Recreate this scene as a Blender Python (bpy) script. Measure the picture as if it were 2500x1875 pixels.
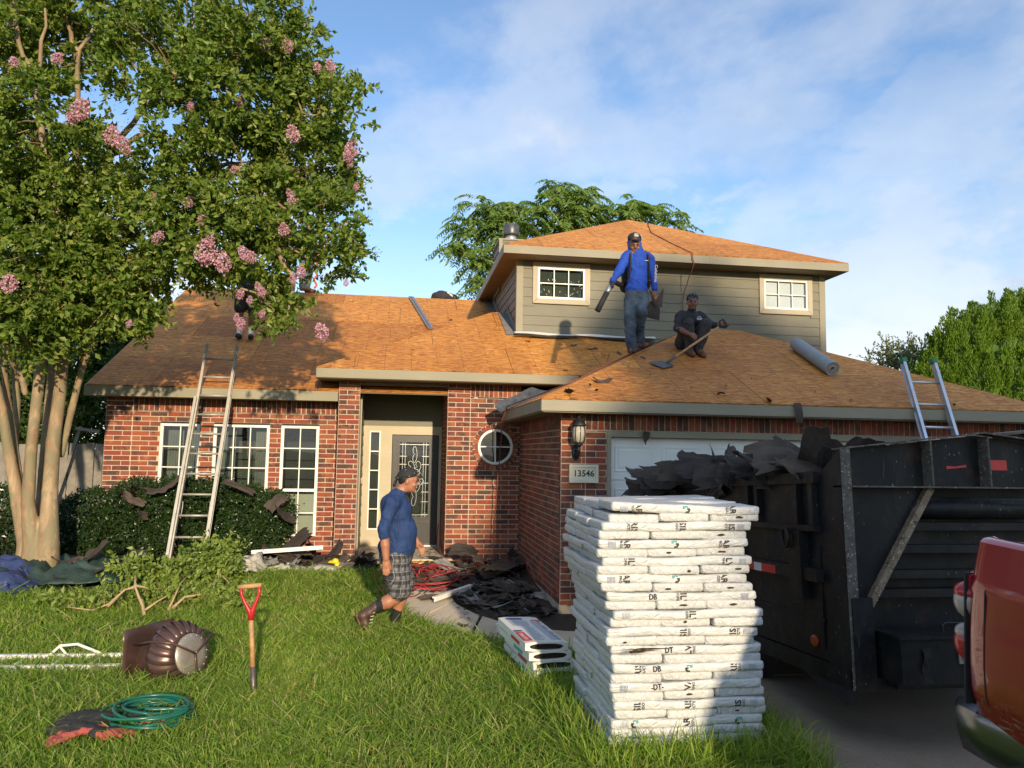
import bpy, bmesh, math, random
import numpy as np
from mathutils import Vector, Matrix, noise
PI = math.pi
rnd = random.Random(7)
RNG = np.random.default_rng(11)
scn = bpy.context.scene
col = scn.collection
for o in list(bpy.data.objects):
    bpy.data.objects.remove(o, do_unlink=True)

# ------------------------------------------------------------------ camera
CAMLOC = Vector((0.0, 0.0, 1.92))
def _cam_axes(yaw, pitch, roll):
    cy, sy, cp, sp = math.cos(yaw), math.sin(yaw), math.cos(pitch), math.sin(pitch)
    f = Vector((sy*cp, cy*cp, sp)); r = Vector((cy, -sy, 0)); u = r.cross(f)
    cr, sr = math.cos(roll), math.sin(roll)
    return cr*r + sr*u, -sr*r + cr*u, f
_R, _U, _F = _cam_axes(math.radians(8.44), math.radians(5.14), math.radians(0.91))
cam_d = bpy.data.cameras.new('camera'); cam = bpy.data.objects.new('camera', cam_d); col.objects.link(cam)
cam_d.sensor_width = 36.0; cam_d.lens = 1850/2500*36.0; cam_d.clip_start = 0.05; cam_d.clip_end = 3000
M = Matrix.Identity(4)
for i in range(3):
    M[i][0] = _R[i]; M[i][1] = _U[i]; M[i][2] = -_F[i]; M[i][3] = CAMLOC[i]
cam.matrix_world = M
scn.camera = cam
scn.render.resolution_x = 1024; scn.render.resolution_y = 768

# ------------------------------------------------------------------ sky and sun
SUN_EL = math.radians(15.0)
SUN_TRAVEL = Vector((-0.125, 1.0, 0.0)).normalized()*math.cos(SUN_EL) + Vector((0, 0, -math.sin(SUN_EL)))
w = bpy.data.worlds.new('World'); scn.world = w; w.use_nodes = True
nt = w.node_tree; nt.nodes.clear()
N = nt.nodes.new; L = nt.links.new
out = N('ShaderNodeOutputWorld'); bg = N('ShaderNodeBackground'); bg.inputs[1].default_value = 0.135
sky = N('ShaderNodeTexSky'); sky.sky_type = 'NISHITA'; sky.sun_disc = False
sky.sun_elevation = math.radians(24.0); sky.sun_rotation = math.atan2(-SUN_TRAVEL.x, -SUN_TRAVEL.y)
sky.air_density = 1.3; sky.dust_density = 0.3; sky.ozone_density = 2.2
tc = N('ShaderNodeTexCoord')
sep = N('ShaderNodeSeparateXYZ'); L(tc.outputs['Generated'], sep.inputs[0])
def wmath(op, a, b=None, clamp=False):
    n = N('ShaderNodeMath'); n.operation = op; n.use_clamp = clamp
    for i, v in enumerate((a, b)):
        if v is None: continue
        if isinstance(v, (int, float)): n.inputs[i].default_value = v
        else: L(v, n.inputs[i])
    return n.outputs[0]
zz = wmath('ADD', wmath('MAXIMUM', sep.outputs[2], 0.0), 0.22)
comb = N('ShaderNodeCombineXYZ')
L(wmath('DIVIDE', sep.outputs[0], zz), comb.inputs[0]); L(wmath('DIVIDE', sep.outputs[1], zz), comb.inputs[1])
mp = N('ShaderNodeMapping'); mp.inputs['Location'].default_value = (3.1, 0.9, 2.0); mp.inputs['Rotation'].default_value = (0, 0, 0.5)
mp.inputs['Scale'].default_value = (1.0, 0.8, 1.0); L(comb.outputs[0], mp.inputs[0])
def wnoise(scale, detail, rough, dist=0.0, vec=None):
    n = N('ShaderNodeTexNoise'); n.inputs['Scale'].default_value = scale; n.inputs['Detail'].default_value = detail
    n.inputs['Roughness'].default_value = rough; n.inputs['Distortion'].default_value = dist
    L(vec or mp.outputs[0], n.inputs['Vector']); return n.outputs['Fac']
def wramp(fac, stops):
    r = N('ShaderNodeValToRGB'); e = r.color_ramp.elements
    r.color_ramp.interpolation = 'EASE'
    while len(e) > len(stops): e.remove(e[-1])
    while len(e) < len(stops): e.new(0.5)
    for k, (p, c) in zip(e, stops): k.position = p; k.color = (c, c, c, 1)
    L(fac, r.inputs[0]); return r.outputs[0]
n1 = wnoise(0.62, 7, 0.52, 0.25)                      # broad cloud fields
n2 = wnoise(2.3, 10, 0.58, 0.15)                      # billows
vz = wmath('MAXIMUM', sep.outputs[2], 0.0)
cov = wmath('ADD', wmath('MULTIPLY', n1, 0.62), wmath('MULTIPLY', n2, 0.38))
mask = wramp(cov, [(0.425, 0.0), (0.50, 0.5), (0.575, 1.0)])
n3 = wnoise(1.3, 6, 0.55, 0.1)
n4 = wnoise(5.0, 6, 0.6, 0.0)
shade = wramp(wmath('ADD', wmath('MULTIPLY', n3, 0.7), wmath('MULTIPLY', n4, 0.3)), [(0.36, 0.0), (0.62, 1.0)])
hz = wmath('SUBTRACT', 1.0, wmath('MULTIPLY', vz, 3.6), True)
# puffy cumulus lower in the sky
mp2 = N('ShaderNodeMapping'); mp2.inputs['Scale'].default_value = (1.0, 1.0, 1.7); mp2.inputs['Location'].default_value = (0.35, 0.2, 0.1); L(tc.outputs['Generated'], mp2.inputs[0])
c1 = wnoise(3.4, 9, 0.56, 0.1, mp2.outputs[0])
puff = wmath('MULTIPLY', wramp(c1, [(0.49, 0.0), (0.545, 0.75), (0.59, 1.0)]), wmath('SUBTRACT', 1.15, wmath('MULTIPLY', vz, 2.1), True))
mask2 = wmath('MAXIMUM', wmath('MULTIPLY', mask, 0.8), wmath('MAXIMUM', puff, wmath('MULTIPLY', hz, 0.60)))
cc = N('ShaderNodeMix'); cc.data_type = 'RGBA'; cc.inputs[6].default_value = (3.7, 4.15, 4.9, 1); cc.inputs[7].default_value = (6.5, 6.5, 6.5, 1)
L(wmath('MAXIMUM', wmath('MULTIPLY', shade, 0.8), wmath('MULTIPLY', puff, wramp(c1, [(0.50, 0.55), (0.66, 1.0)]))), cc.inputs[0])
mx = N('ShaderNodeMix'); mx.data_type = 'RGBA'
L(wmath('MULTIPLY', mask2, 0.90), mx.inputs[0])
gain = N('ShaderNodeMix'); gain.data_type = 'RGBA'; gain.blend_type = 'MULTIPLY'; gain.inputs[0].default_value = 1.0
gain.inputs[7].default_value = (0.98, 1.08, 1.24, 1)
L(sky.outputs[0], gain.inputs[6]); L(gain.outputs[2], mx.inputs[6]); L(cc.outputs[2], mx.inputs[7])
L(mx.outputs[2], bg.inputs[0]); L(bg.outputs[0], out.inputs[0])

sun_d = bpy.data.lights.new('sun', 'SUN'); sun_d.energy = 4.6; sun_d.angle = math.radians(1.1); sun_d.color = (1.0, 0.80, 0.55)
sun = bpy.data.objects.new('sun', sun_d); col.objects.link(sun)
sun.rotation_euler = SUN_TRAVEL.to_track_quat('-Z', 'Y').to_euler(); sun.location = (2, -20, 8)
vs = scn.view_settings
vs.view_transform = 'Standard'; vs.look = 'None'; vs.exposure = 0.30; vs.gamma = 1.0; vs.use_curve_mapping = False
try:
    scn.render.engine = 'CYCLES'
    scn.cycles.max_bounces = 6; scn.cycles.transparent_max_bounces = 12; scn.cycles.diffuse_bounces = 3
    scn.cycles.caustics_reflective = False; scn.cycles.caustics_refractive = False
except Exception: pass

# ------------------------------------------------------------------ materials
MATS = {}
class NT:
    """small helper round a material node tree"""
    def __init__(s, name):
        s.m = bpy.data.materials.new(name); s.m.use_nodes = True
        s.t = s.m.node_tree; s.p = s.t.nodes['Principled BSDF']; s.o = s.t.nodes['Material Output']
    def n(s, t): return s.t.nodes.new(t)
    def l(s, a, b): s.t.links.new(a, b)
    def val(s, sock, v):
        if isinstance(v, (int, float)): sock.default_value = v
        elif isinstance(v, (tuple, list)): sock.default_value = tuple(v) + ((1,) if len(v) == 3 and len(sock.default_value) == 4 else ())
        else: s.l(v, sock)
    def math(s, op, a, b=None, clamp=False):
        n = s.n('ShaderNodeMath'); n.operation = op; n.use_clamp = clamp
        s.val(n.inputs[0], a)
        if b is not None: s.val(n.inputs[1], b)
        return n.outputs[0]
    def mix(s, f, a, b, mode='MIX'):
        n = s.n('ShaderNodeMix'); n.data_type = 'RGBA'; n.blend_type = mode
        s.val(n.inputs[0], f); s.val(n.inputs[6], a); s.val(n.inputs[7], b); return n.outputs[2]
    def coord(s, kind='Object', scale=(1, 1, 1), rot=(0, 0, 0), loc=(0, 0, 0)):
        if kind == 'World':
            v = s.n('ShaderNodeNewGeometry').outputs['Position']
        else:
            v = s.n('ShaderNodeTexCoord').outputs[kind]
        mp = s.n('ShaderNodeMapping'); mp.inputs['Scale'].default_value = scale; mp.inputs['Rotation'].default_value = rot
        mp.inputs['Location'].default_value = loc
        s.l(v, mp.inputs[0]); return mp.outputs[0]
    def noise(s, vec, scale, detail=4, rough=0.55, dist=0.0):
        n = s.n('ShaderNodeTexNoise'); s.l(vec, n.inputs['Vector'])
        n.inputs['Scale'].default_value = scale; n.inputs['Detail'].default_value = detail
        n.inputs['Roughness'].default_value = rough; n.inputs['Distortion'].default_value = dist
        return n.outputs['Fac']
    def voro(s, vec, scale, feature='F1', out='Distance'):
        n = s.n('ShaderNodeTexVoronoi'); n.feature = feature; s.l(vec, n.inputs['Vector']); n.inputs['Scale'].default_value = scale
        return n.outputs[out]
    def ramp(s, f, stops, interp='LINEAR'):
        r = s.n('ShaderNodeValToRGB'); e = r.color_ramp.elements; r.color_ramp.interpolation = interp
        while len(e) < len(stops): e.new(0.5)
        for k, (p, c) in zip(e, stops):
            k.position = p; k.color = (c, c, c, 1) if isinstance(c, (int, float)) else tuple(c) + (1,)
        s.l(f, r.inputs[0]); return r.outputs[0]
    def rand(s):
        oi = s.n('ShaderNodeObjectInfo').outputs['Random']; g = s.n('ShaderNodeNewGeometry').outputs['Random Per Island']
        return s.math('FRACT', s.math('ADD', s.math('MULTIPLY', oi, 7.31), g))
    def bump(s, h, strength=0.3, dist=0.01):
        b = s.n('ShaderNodeBump'); b.inputs['Strength'].default_value = strength; b.inputs['Distance'].default_value = dist
        s.l(h, b.inputs['Height']); s.l(b.outputs[0], s.p.inputs['Normal'])
    def done(s, base=None, rough=0.6, metal=0.0, spec=None):
        if base is not None: s.val(s.p.inputs['Base Color'], base)
        s.val(s.p.inputs['Roughness'], rough); s.val(s.p.inputs['Metallic'], metal)
        if spec is not None: s.p.inputs['Specular IOR Level'].default_value = spec
        MATS[s.m.name] = s.m; return s.m

def simple(name, c, rough=0.6, metal=0.0, var=0.18, scale=6.0, bump=0.15, kind='Object', spec=None, c2=None, bdist=0.004):
    s = NT(name); v = s.coord(kind); f = s.noise(v, scale, 5, 0.6)
    a = tuple(x*(1-var) for x in c); b = c2 or tuple(min(1, x*(1+var)) for x in c)
    basec = s.ramp(f, [(0.3, a), (0.7, b)])
    if bump: s.bump(s.noise(v, scale*7, 4, 0.6), bump, bdist)
    return s.done(basec, rough, metal, spec)

def m_brick():
    s = NT('brick'); r = s.rand(); v = s.coord('World')
    base = s.ramp(r, [(0.0, (0.25, 0.050, 0.026)), (0.25, (0.31, 0.082, 0.036)), (0.5, (0.20, 0.040, 0.025)), (0.72, (0.34, 0.11, 0.052)), (0.88, (0.16, 0.062, 0.038)), (1.0, (0.26, 0.048, 0.032))])
    f = s.noise(v, 5.5, 5, 0.7, 0.6)
    f2 = s.math('ADD', f, s.math('MULTIPLY', s.math('SUBTRACT', s.math('FRACT', s.math('MULTIPLY', r, 13.7)), 0.5), 0.30))
    dark = s.ramp(f2, [(0.50, 0.0), (0.62, 0.85)])
    c = s.mix(dark, base, (0.055, 0.036, 0.032))
    org = s.ramp(s.noise(v, 9, 4, 0.6, 0.4), [(0.58, 0.0), (0.70, 0.6)])
    c = s.mix(org, c, (0.42, 0.20, 0.10))
    fine = s.ramp(s.noise(v, 90, 3, 0.6), [(0.3, 0.8), (0.7, 1.12)])
    c = s.mix(1.0, c, fine, 'MULTIPLY')
    s.bump(s.math('ADD', s.noise(v, 60, 4, 0.65), s.math('MULTIPLY', s.noise(v, 14, 2), 1.0)), 0.6, 0.006)
    return s.done(c, 0.85)
def m_osb():
    s = NT('osb'); v = s.coord('World', (7, 38, 38)); r = s.rand()
    n = s.noise(v, 1.0, 5, 0.66, 0.9)
    n2 = s.noise(s.coord('World', (9, 80, 80), loc=(3, 1, 2)), 1.0, 3, 0.6, 0.5)
    big = s.noise(s.coord('World'), 0.8, 4, 0.6)
    c = s.ramp(n, [(0.31, (0.19, 0.060, 0.009)), (0.43, (0.44, 0.175, 0.032)), (0.54, (0.60, 0.280, 0.060)), (0.68, (0.80, 0.465, 0.145))])
    dk = s.ramp(n2, [(0.36, 0.85), (0.45, 0.0)])
    c = s.mix(dk, c, (0.15, 0.05, 0.015))
    tint = s.ramp(s.math('ADD', s.math('MULTIPLY', big, 0.6), s.math('MULTIPLY', r, 0.4)), [(0.25, (0.74, 0.62, 0.50)), (0.5, (0.96, 0.87, 0.76)), (0.75, (1.06, 0.99, 0.90))])
    c = s.mix(1.0, c, tint, 'MULTIPLY')
    # nail lines struck over the rafters, broken where the strands lift
    g = s.n('ShaderNodeNewGeometry'); sp = s.n('ShaderNodeSeparateXYZ'); s.l(g.outputs['Position'], sp.inputs[0])
    ph = s.math('FRACT', s.math('ADD', s.math('MULTIPLY', sp.outputs[0], 1/0.406), s.math('MULTIPLY', r, 0.21)))
    ln = s.math('LESS_THAN', s.math('ABSOLUTE', s.math('SUBTRACT', ph, 0.5)), 0.011)
    ln = s.math('MULTIPLY', ln, s.math('GREATER_THAN', s.noise(s.coord('World', (2.5, 5, 5)), 1.0, 3), 0.46))
    c = s.mix(s.math('MULTIPLY', ln, 0.6), c, (0.07, 0.03, 0.015))
    sp2 = s.ramp(s.voro(s.coord('World'), 5.0), [(0.035, 1.0), (0.06, 0.0)])
    c = s.mix(s.math('MULTIPLY', sp2, 0.8), c, (0.05, 0.03, 0.02))
    s.bump(n, 0.5, 0.004)
    return s.done(c, 0.72)
def m_siding(name, c, gr=0.12):
    s = NT(name); v = s.coord('World', (1.2, 1.2, 30)); f = s.noise(v, 3.0, 5, 0.65, 0.4); g = s.noise(s.coord('World'), 1.1, 3)
    cc = s.mix(1.0, s.ramp(f, [(0.3, tuple(x*(1-gr) for x in c)), (0.7, tuple(x*(1+gr) for x in c))]), s.ramp(g, [(0.3, 0.88), (0.7, 1.08)]), 'MULTIPLY')
    s.bump(f, 0.35, 0.002); return s.done(cc, 0.62)
def m_felt():
    s = NT('felt'); v = s.coord('Object'); r = s.rand()
    f = s.noise(v, 3.0, 5, 0.65)
    a = s.ramp(f, [(0.3, (0.028, 0.023, 0.020)), (0.7, (0.078, 0.063, 0.052))])
    t = s.ramp(r, [(0.0, (0.55, 0.55, 0.58)), (0.6, (1.0, 0.95, 0.9)), (1.0, (1.7, 1.55, 1.4))])
    c = s.mix(1.0, a, t, 'MULTIPLY')
    c = s.mix(s.ramp(s.voro(v, 38), [(0.05, 0.35), (0.12, 0.0)]), c, (0.14, 0.12, 0.11))
    s.bump(s.noise(v, 160, 3, 0.6), 0.5, 0.003)
    return s.done(c, 0.88)
def m_steel():
    s = NT('black_steel'); v = s.coord('World')
    f = s.noise(v, 2.2, 6, 0.65)
    c = s.ramp(f, [(0.25, (0.004, 0.0045, 0.005)), (0.55, (0.008, 0.009, 0.010)), (0.8, (0.020, 0.017, 0.015))])
    spk = s.ramp(s.voro(s.coord('World', (1, 1, .6)), 26), [(0.10, 1.0), (0.17, 0.0)])
    pm = s.ramp(s.noise(v, 3.0, 5, 0.75), [(0.48, 0.0), (0.62, 1.0)])
    c = s.mix(s.math('MULTIPLY', spk, s.math('MULTIPLY', pm, 0.75)), c, (0.28, 0.25, 0.21))
    scr = s.ramp(s.noise(s.coord('World', (60, 60, 3.0), rot=(0.3, 0.2, 0.3)), 1.0, 2, 0.5), [(0.70, 0.0), (0.73, 1.0)])
    c = s.mix(s.math('MULTIPLY', scr, s.math('MULTIPLY', pm, 0.35)), c, (0.25, 0.24, 0.22))
    film = s.ramp(s.noise(s.coord('World', (1, 1, .45)), 5.0, 6, 0.75, 0.5), [(0.45, 0.0), (0.75, 0.55)])
    c = s.mix(film, c, (0.050, 0.045, 0.038))
    rust = s.ramp(s.noise(v, 4.5, 5, 0.75, 0.3), [(0.58, 0.0), (0.72, 0.75)])
    c = s.mix(rust, c, (0.060, 0.030, 0.017))
    s.bump(s.noise(v, 9, 3), 0.12, 0.01)
    return s.done(c, s.ramp(f, [(0.3, 0.36), (0.7, 0.65)]), 0.0, 0.32)
def m_plastic():
    s = NT('white_wrap'); v = s.coord('Object'); r = s.rand()
    f = s.noise(v, 4, 4, 0.6)
    c = s.ramp(f, [(0.3, (0.50, 0.515, 0.51)), (0.7, (0.575, 0.58, 0.56))])
    wv = s.noise(s.coord('Object', (9, 30, 30), rot=(0.4, 0.5, 0.6)), 1.6, 4, 0.6, 1.2)
    dirt = s.ramp(s.noise(v, 2.2, 5, 0.7), [(0.62, 0.0), (0.85, 0.20)])
    c = s.mix(dirt, c, (0.40, 0.36, 0.28))
    w2 = s.noise(s.coord('Object', (5, 16, 9), rot=(0.2, 0.7, -0.5)), 1.6, 2, 0.5, 1.5)
    s.bump(s.math('ADD', s.math('MULTIPLY', wv, 0.35), w2), 0.75, 0.020)
    return s.done(c, 0.30, 0.0, 0.45)
def m_leaf(name, c1, c2, c3, tr=0.3, rough=0.45, spec=0.4):
    s = NT(name); r = s.n('ShaderNodeNewGeometry').outputs['Random Per Island']
    c = s.ramp(r, [(0.0, c1), (0.5, c2), (1.0, c3)])
    s.done(c, rough, 0.0, spec)
    tl = s.n('ShaderNodeBsdfTranslucent'); s.l(s.mix(1.0, c, (1.25, 1.35, 0.45), 'MULTIPLY'), tl.inputs[0])
    ms = s.n('ShaderNodeMixShader'); ms.inputs[0].default_value = tr
    s.l(s.p.outputs[0], ms.inputs[1]); s.l(tl.outputs[0], ms.inputs[2]); s.l(ms.outputs[0], s.o.inputs[0])
    return s.m
def m_bark():
    s = NT('smooth_bark'); v = s.coord('Object', (1, 1, 0.25)); f = s.noise(v, 6, 5, 0.6, 0.8)
    c = s.ramp(f, [(0.28, (0.16, 0.095, 0.050)), (0.5, (0.30, 0.205, 0.115)), (0.72, (0.44, 0.33, 0.20))])
    pt = s.ramp(s.noise(s.coord('Object', (1, 1, .5)), 5.5, 5, 0.7, 0.8), [(0.47, 0.0), (0.53, 0.75)])
    c = s.mix(pt, c, (0.20, 0.18, 0.10))
    s.bump(s.noise(v, 20, 5, 0.6, 0.5), 0.6, 0.012); return s.done(c, 0.75)
def m_glass():
    s = NT('window_glass'); g = s.n('ShaderNodeBsdfGlossy'); g.inputs['Roughness'].default_value = 0.015; g.inputs[0].default_value = (0.85, 0.9, 0.95, 1)
    t = s.n('ShaderNodeBsdfTransparent'); t.inputs[0].default_value = (0.88, 0.90, 0.89, 1)
    fr = s.n('ShaderNodeFresnel'); fr.inputs[0].default_value = 1.55
    b = s.n('ShaderNodeBump'); b.inputs['Strength'].default_value = 0.05; b.inputs['Distance'].default_value = 0.02
    s.l(s.noise(s.coord('World'), 3.0, 2), b.inputs['Height']); s.l(b.outputs[0], g.inputs['Normal'])
    ms = s.n('ShaderNodeMixShader'); s.l(fr.outputs[0], ms.inputs[0]); s.l(t.outputs[0], ms.inputs[1]); s.l(g.outputs[0], ms.inputs[2])
    s.l(ms.outputs[0], s.o.inputs[0]); MATS[s.m.name] = s.m; return s.m
def m_plaid():
    s = NT('plaid'); v = s.coord('Object'); sp = s.n('ShaderNodeSeparateXYZ'); s.l(v, sp.inputs[0])
    def band(o, per, off, wd):
        ph = s.math('FRACT', s.math('ADD', s.math('MULTIPLY', o, 1/per), off))
        return s.math('LESS_THAN', s.math('ABSOLUTE', s.math('SUBTRACT', ph, 0.5)), wd)
    hx = s.math('ADD', sp.outputs[0], s.math('MULTIPLY', sp.outputs[1], 1.0))
    a = s.math('ADD', band(hx, 0.085, 0.0, 0.20), band(sp.outputs[2], 0.085, 0.3, 0.20))
    ln = s.math('ADD', band(hx, 0.085, 0.35, 0.05), band(sp.outputs[2], 0.085, 0.62, 0.05))
    c = s.ramp(s.math('MULTIPLY', a, 0.5), [(0.0, (0.018, 0.018, 0.020)), (0.5, (0.055, 0.055, 0.06)), (1.0, (0.17, 0.17, 0.18))])
    c = s.mix(s.math('MULTIPLY', ln, 0.35), c, (0.42, 0.42, 0.43))
    s.bump(s.noise(v, 11, 4, 0.6, 0.6), 0.5, 0.02); return s.done(c, 0.85)
def m_cloth(name, c, scale=9, bump=0.5, rough=0.8, var=0.2, c2=None):
    s = NT(name); v = s.coord('Object'); f = s.noise(v, 5, 4, 0.6)
    cc = s.ramp(f, [(0.3, tuple(x*(1-var) for x in c)), (0.7, c2 or tuple(x*(1+var) for x in c))])
    s.bump(s.noise(s.coord('Object', (1, 1, 0.55), rot=(0.3, 0.5, 0.2)), scale, 3, 0.55, 1.2), min(1, bump*1.7), 0.04); return s.done(cc, rough)
def m_dotted(name, c, dot, scale, th):
    s = NT(name); v = s.coord('Object'); d = s.voro(v, scale)
    c2 = s.mix(s.ramp(d, [(th, 1.0), (th+0.08, 0.0)]), c, dot); s.bump(s.noise(v, 25, 3), 0.4, 0.01); return s.done(c2, 0.8)
def m_red():
    s = NT('red_paint'); v = s.coord('World'); z = s.n('ShaderNodeSeparateXYZ'); s.l(v, z.inputs[0])
    c = s.ramp(s.noise(v, 2, 3), [(0.3, (0.25, 0.007, 0.011)), (0.7, (0.29, 0.009, 0.014))])
    # dried mud flung up from the wheel: streaks low down and towards the wheel arch
    wz = s.math('ADD', z.outputs[2], s.math('MULTIPLY', z.outputs[1], 0.42))
    low = s.math('MULTIPLY', s.math('SUBTRACT', s.math('ADD', 2.02, s.math('MULTIPLY', s.noise(v, 4, 3), 0.35)), wz), 4.0, True)
    a = s.ramp(s.noise(s.coord('World', (1, 22, 95), rot=(0.75, 0, 0)), 1.0, 2, 0.5), [(0.62, 0.0), (0.65, 1.0)])
    b = s.ramp(s.noise(s.coord('World', (1, 80, 16), rot=(0.75, 0, 0), loc=(3, 1, 2)), 1.0, 2, 0.5), [(0.64, 0.0), (0.68, 1.0)])
    c = s.mix(s.math('MULTIPLY', s.math('MAXIMUM', a, b), s.math('MULTIPLY', low, 0.85)), c, (0.46, 0.40, 0.35))
    s.p.inputs['Coat Weight'].default_value = 1.0; s.p.inputs['Coat Roughness'].default_value = 0.04
    return s.done(c, 0.30, 0.1, 0.5)
def m_concrete(name='concrete', c=(0.36, 0.30, 0.235)):
    s = NT(name); v = s.coord('World'); f = s.noise(v, 1.3, 6, 0.65)
    cc = s.ramp(f, [(0.3, tuple(x*0.78 for x in c)), (0.7, tuple(x*1.12 for x in c))])
    cc = s.mix(1.0, cc, s.ramp(s.noise(v, 70, 3, 0.7), [(0.3, 0.82), (0.7, 1.12)]), 'MULTIPLY')
    cc = s.mix(s.ramp(s.voro(v, 9), [(0.03, 0.6), (0.06, 0.0)]), cc, (0.08, 0.06, 0.045))
    s.bump(s.noise(v, 120, 4, 0.6), 0.4, 0.004); return s.done(cc, 0.88)
def m_soil(name, a, b):
    s = NT(name); v = s.coord('World'); f = s.noise(v, 7, 6, 0.7)
    c = s.ramp(f, [(0.3, a), (0.7, b)]); s.bump(s.noise(v, 30, 5, 0.7), 0.9, 0.03); return s.done(c, 0.95)

m_brick(); m_osb(); m_felt(); m_steel(); m_plastic(); m_bark(); m_glass(); m_plaid(); m_red(); m_concrete('concrete', (0.27, 0.215, 0.16)); m_concrete('path_concrete', (0.60, 0.50, 0.365))
m_soil('lawn_soil', (0.030, 0.045, 0.010), (0.06, 0.085, 0.022)); m_soil('bed_soil', (0.025, 0.018, 0.012), (0.07, 0.05, 0.033))
simple('mortar', (0.52, 0.44, 0.33), 0.9, 0, 0.12, 9, 0.4, 'World')
simple('foundation', (0.45, 0.37, 0.26), 0.9, 0, 0.2, 4, 0.4, 'World')
m_siding('siding_taupe', (0.175, 0.166, 0.115)); m_siding('trim_tan', (0.42, 0.37, 0.26), 0.06); m_siding('fascia_tan', (0.265, 0.243, 0.170), 0.06); m_siding('soffit_brown', (0.20, 0.155, 0.10), 0.08)
m_siding('cream_trim', (0.50, 0.44, 0.305), 0.05)
simple('white_vinyl', (0.78, 0.77, 0.70), 0.4, 0, 0.04, 3, 0.05)
simple('garage_white', (0.74, 0.75, 0.70), 0.55, 0, 0.05, 2, 0.15, 'World')
simple('door_black', (0.018, 0.016, 0.015), 0.42, 0, 0.25, 8, 0.15)
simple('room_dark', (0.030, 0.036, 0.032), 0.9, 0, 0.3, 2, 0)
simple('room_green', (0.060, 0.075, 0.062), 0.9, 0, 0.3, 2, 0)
simple('curtain', (0.20, 0.23, 0.20), 0.9, 0, 0.2, 4, 0.2)
simple('sky_reflection_white', (0.86, 0.89, 0.92), 0.7, 0, 0.05, 3, 0.05)
simple('cabinet_pale', (0.40, 0.43, 0.34), 0.6, 0, 0.06, 3, 0.05)
simple('leaded', (0.55, 0.56, 0.54), 0.2, 0.7, 0.15, 20, 0.1)
simple('black_iron', (0.020, 0.022, 0.024), 0.45, 0.2, 0.3, 20, 0.3)
simple('lamp_glass', (0.55, 0.48, 0.34), 0.12, 0, 0.15, 12, 0.1)
simple('sign_stone', (0.62, 0.57, 0.43), 0.7, 0, 0.06, 6, 0.15)
simple('ink_black', (0.015, 0.015, 0.016), 0.5, 0, 0.1, 4, 0)
simple('ink_teal', (0.07, 0.36, 0.38), 0.45, 0, 0.05, 4, 0)
simple('ink_blue', (0.06, 0.09, 0.28), 0.5, 0, 0.05, 4, 0)
simple('ink_red', (0.55, 0.05, 0.05), 0.5, 0, 0.05, 4, 0)
simple('ink_grey', (0.33, 0.36, 0.45), 0.5, 0, 0.15, 30, 0)
simple('aluminium', (0.62, 0.63, 0.64), 0.34, 0.75, 0.10, 9, 0.08)
simple('old_aluminium', (0.40, 0.385, 0.34), 0.55, 0.35, 0.16, 9, 0.15)
simple('galvanised', (0.34, 0.35, 0.36), 0.38, 0.7, 0.25, 12, 0.15)
simple('dark_galvanised', (0.10, 0.105, 0.11), 0.4, 0.5, 0.4, 14, 0.15)
simple('white_metal', (0.75, 0.73, 0.66), 0.5, 0, 0.08, 5, 0.1)
simple('green_plastic', (0.03, 0.20, 0.09), 0.5, 0, 0.1, 5, 0.1)
simple('shingle_edge', (0.050, 0.033, 0.024), 0.95, 0, 0.5, 60, 0.8, bdist=0.006)
simple('brown_metal', (0.105, 0.062, 0.053), 0.32, 0.45, 0.15, 9, 0.1)
simple('worn_metal', (0.34, 0.305, 0.255), 0.42, 0.5, 0.2, 10, 0.2)
simple('hose_green', (0.012, 0.115, 0.075), 0.28, 0, 0.12, 6, 0.05)
simple('brass', (0.62, 0.42, 0.14), 0.3, 0.9, 0.1, 9, 0.1)
simple('hose_red', (0.33, 0.030, 0.032), 0.45, 0, 0.15, 6, 0.05)
simple('cord_brown', (0.20, 0.055, 0.035), 0.6, 0, 0.15, 6, 0.05)
simple('orange_rope', (0.65, 0.09, 0.015), 0.8, 0, 0.2, 20, 0.3)
simple('handle_wood', (0.42, 0.235, 0.10), 0.55, 0, 0.28, 18, 0.3)
simple('grip_red', (0.42, 0.018, 0.022), 0.35, 0, 0.1, 6, 0.1)
simple('tool_steel', (0.13, 0.105, 0.085), 0.45, 0.6, 0.35, 14, 0.25)
simple('blade_steel', (0.10, 0.115, 0.12), 0.5, 0.5, 0.2, 14, 0.2)
simple('tarp_blue', (0.028, 0.045, 0.125), 0.42, 0, 0.3, 5, 0.5, bdist=0.02)
simple('tarp_green', (0.022, 0.045, 0.036), 0.5, 0, 0.35, 5, 0.5, bdist=0.02)
simple('tarp_grey', (0.42, 0.40, 0.34), 0.6, 0, 0.2, 6, 0.6, bdist=0.02)
simple('felt_back', (0.20, 0.195, 0.185), 0.8, 0, 0.3, 6, 0.4)
simple('roll_grey', (0.27, 0.295, 0.30), 0.55, 0, 0.10, 8, 0.25)
simple('paper_core', (0.42, 0.34, 0.26), 0.8, 0, 0.1, 6, 0.1)
simple('yellow_wood', (0.60, 0.38, 0.075), 0.6, 0, 0.15, 6, 0.3)
simple('yellow_plastic', (0.70, 0.52, 0.02), 0.45, 0, 0.12, 9, 0.2)
simple('fence_wood', (0.22, 0.20, 0.165), 0.9, 0, 0.25, 7, 0.5, 'World')
simple('twig', (0.42, 0.29, 0.16), 0.8, 0, 0.25, 18, 0.5)
simple('dark_twig', (0.12, 0.085, 0.055), 0.85, 0, 0.3, 12, 0.5)
simple('rubber', (0.018, 0.018, 0.019), 0.75, 0, 0.2, 9, 0.2)
simple('chrome', (0.16, 0.165, 0.17), 0.22, 0.9, 0.1, 5, 0.05)
simple('lamp_red', (0.42, 0.03, 0.035), 0.12, 0, 0.2, 9, 0)
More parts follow.
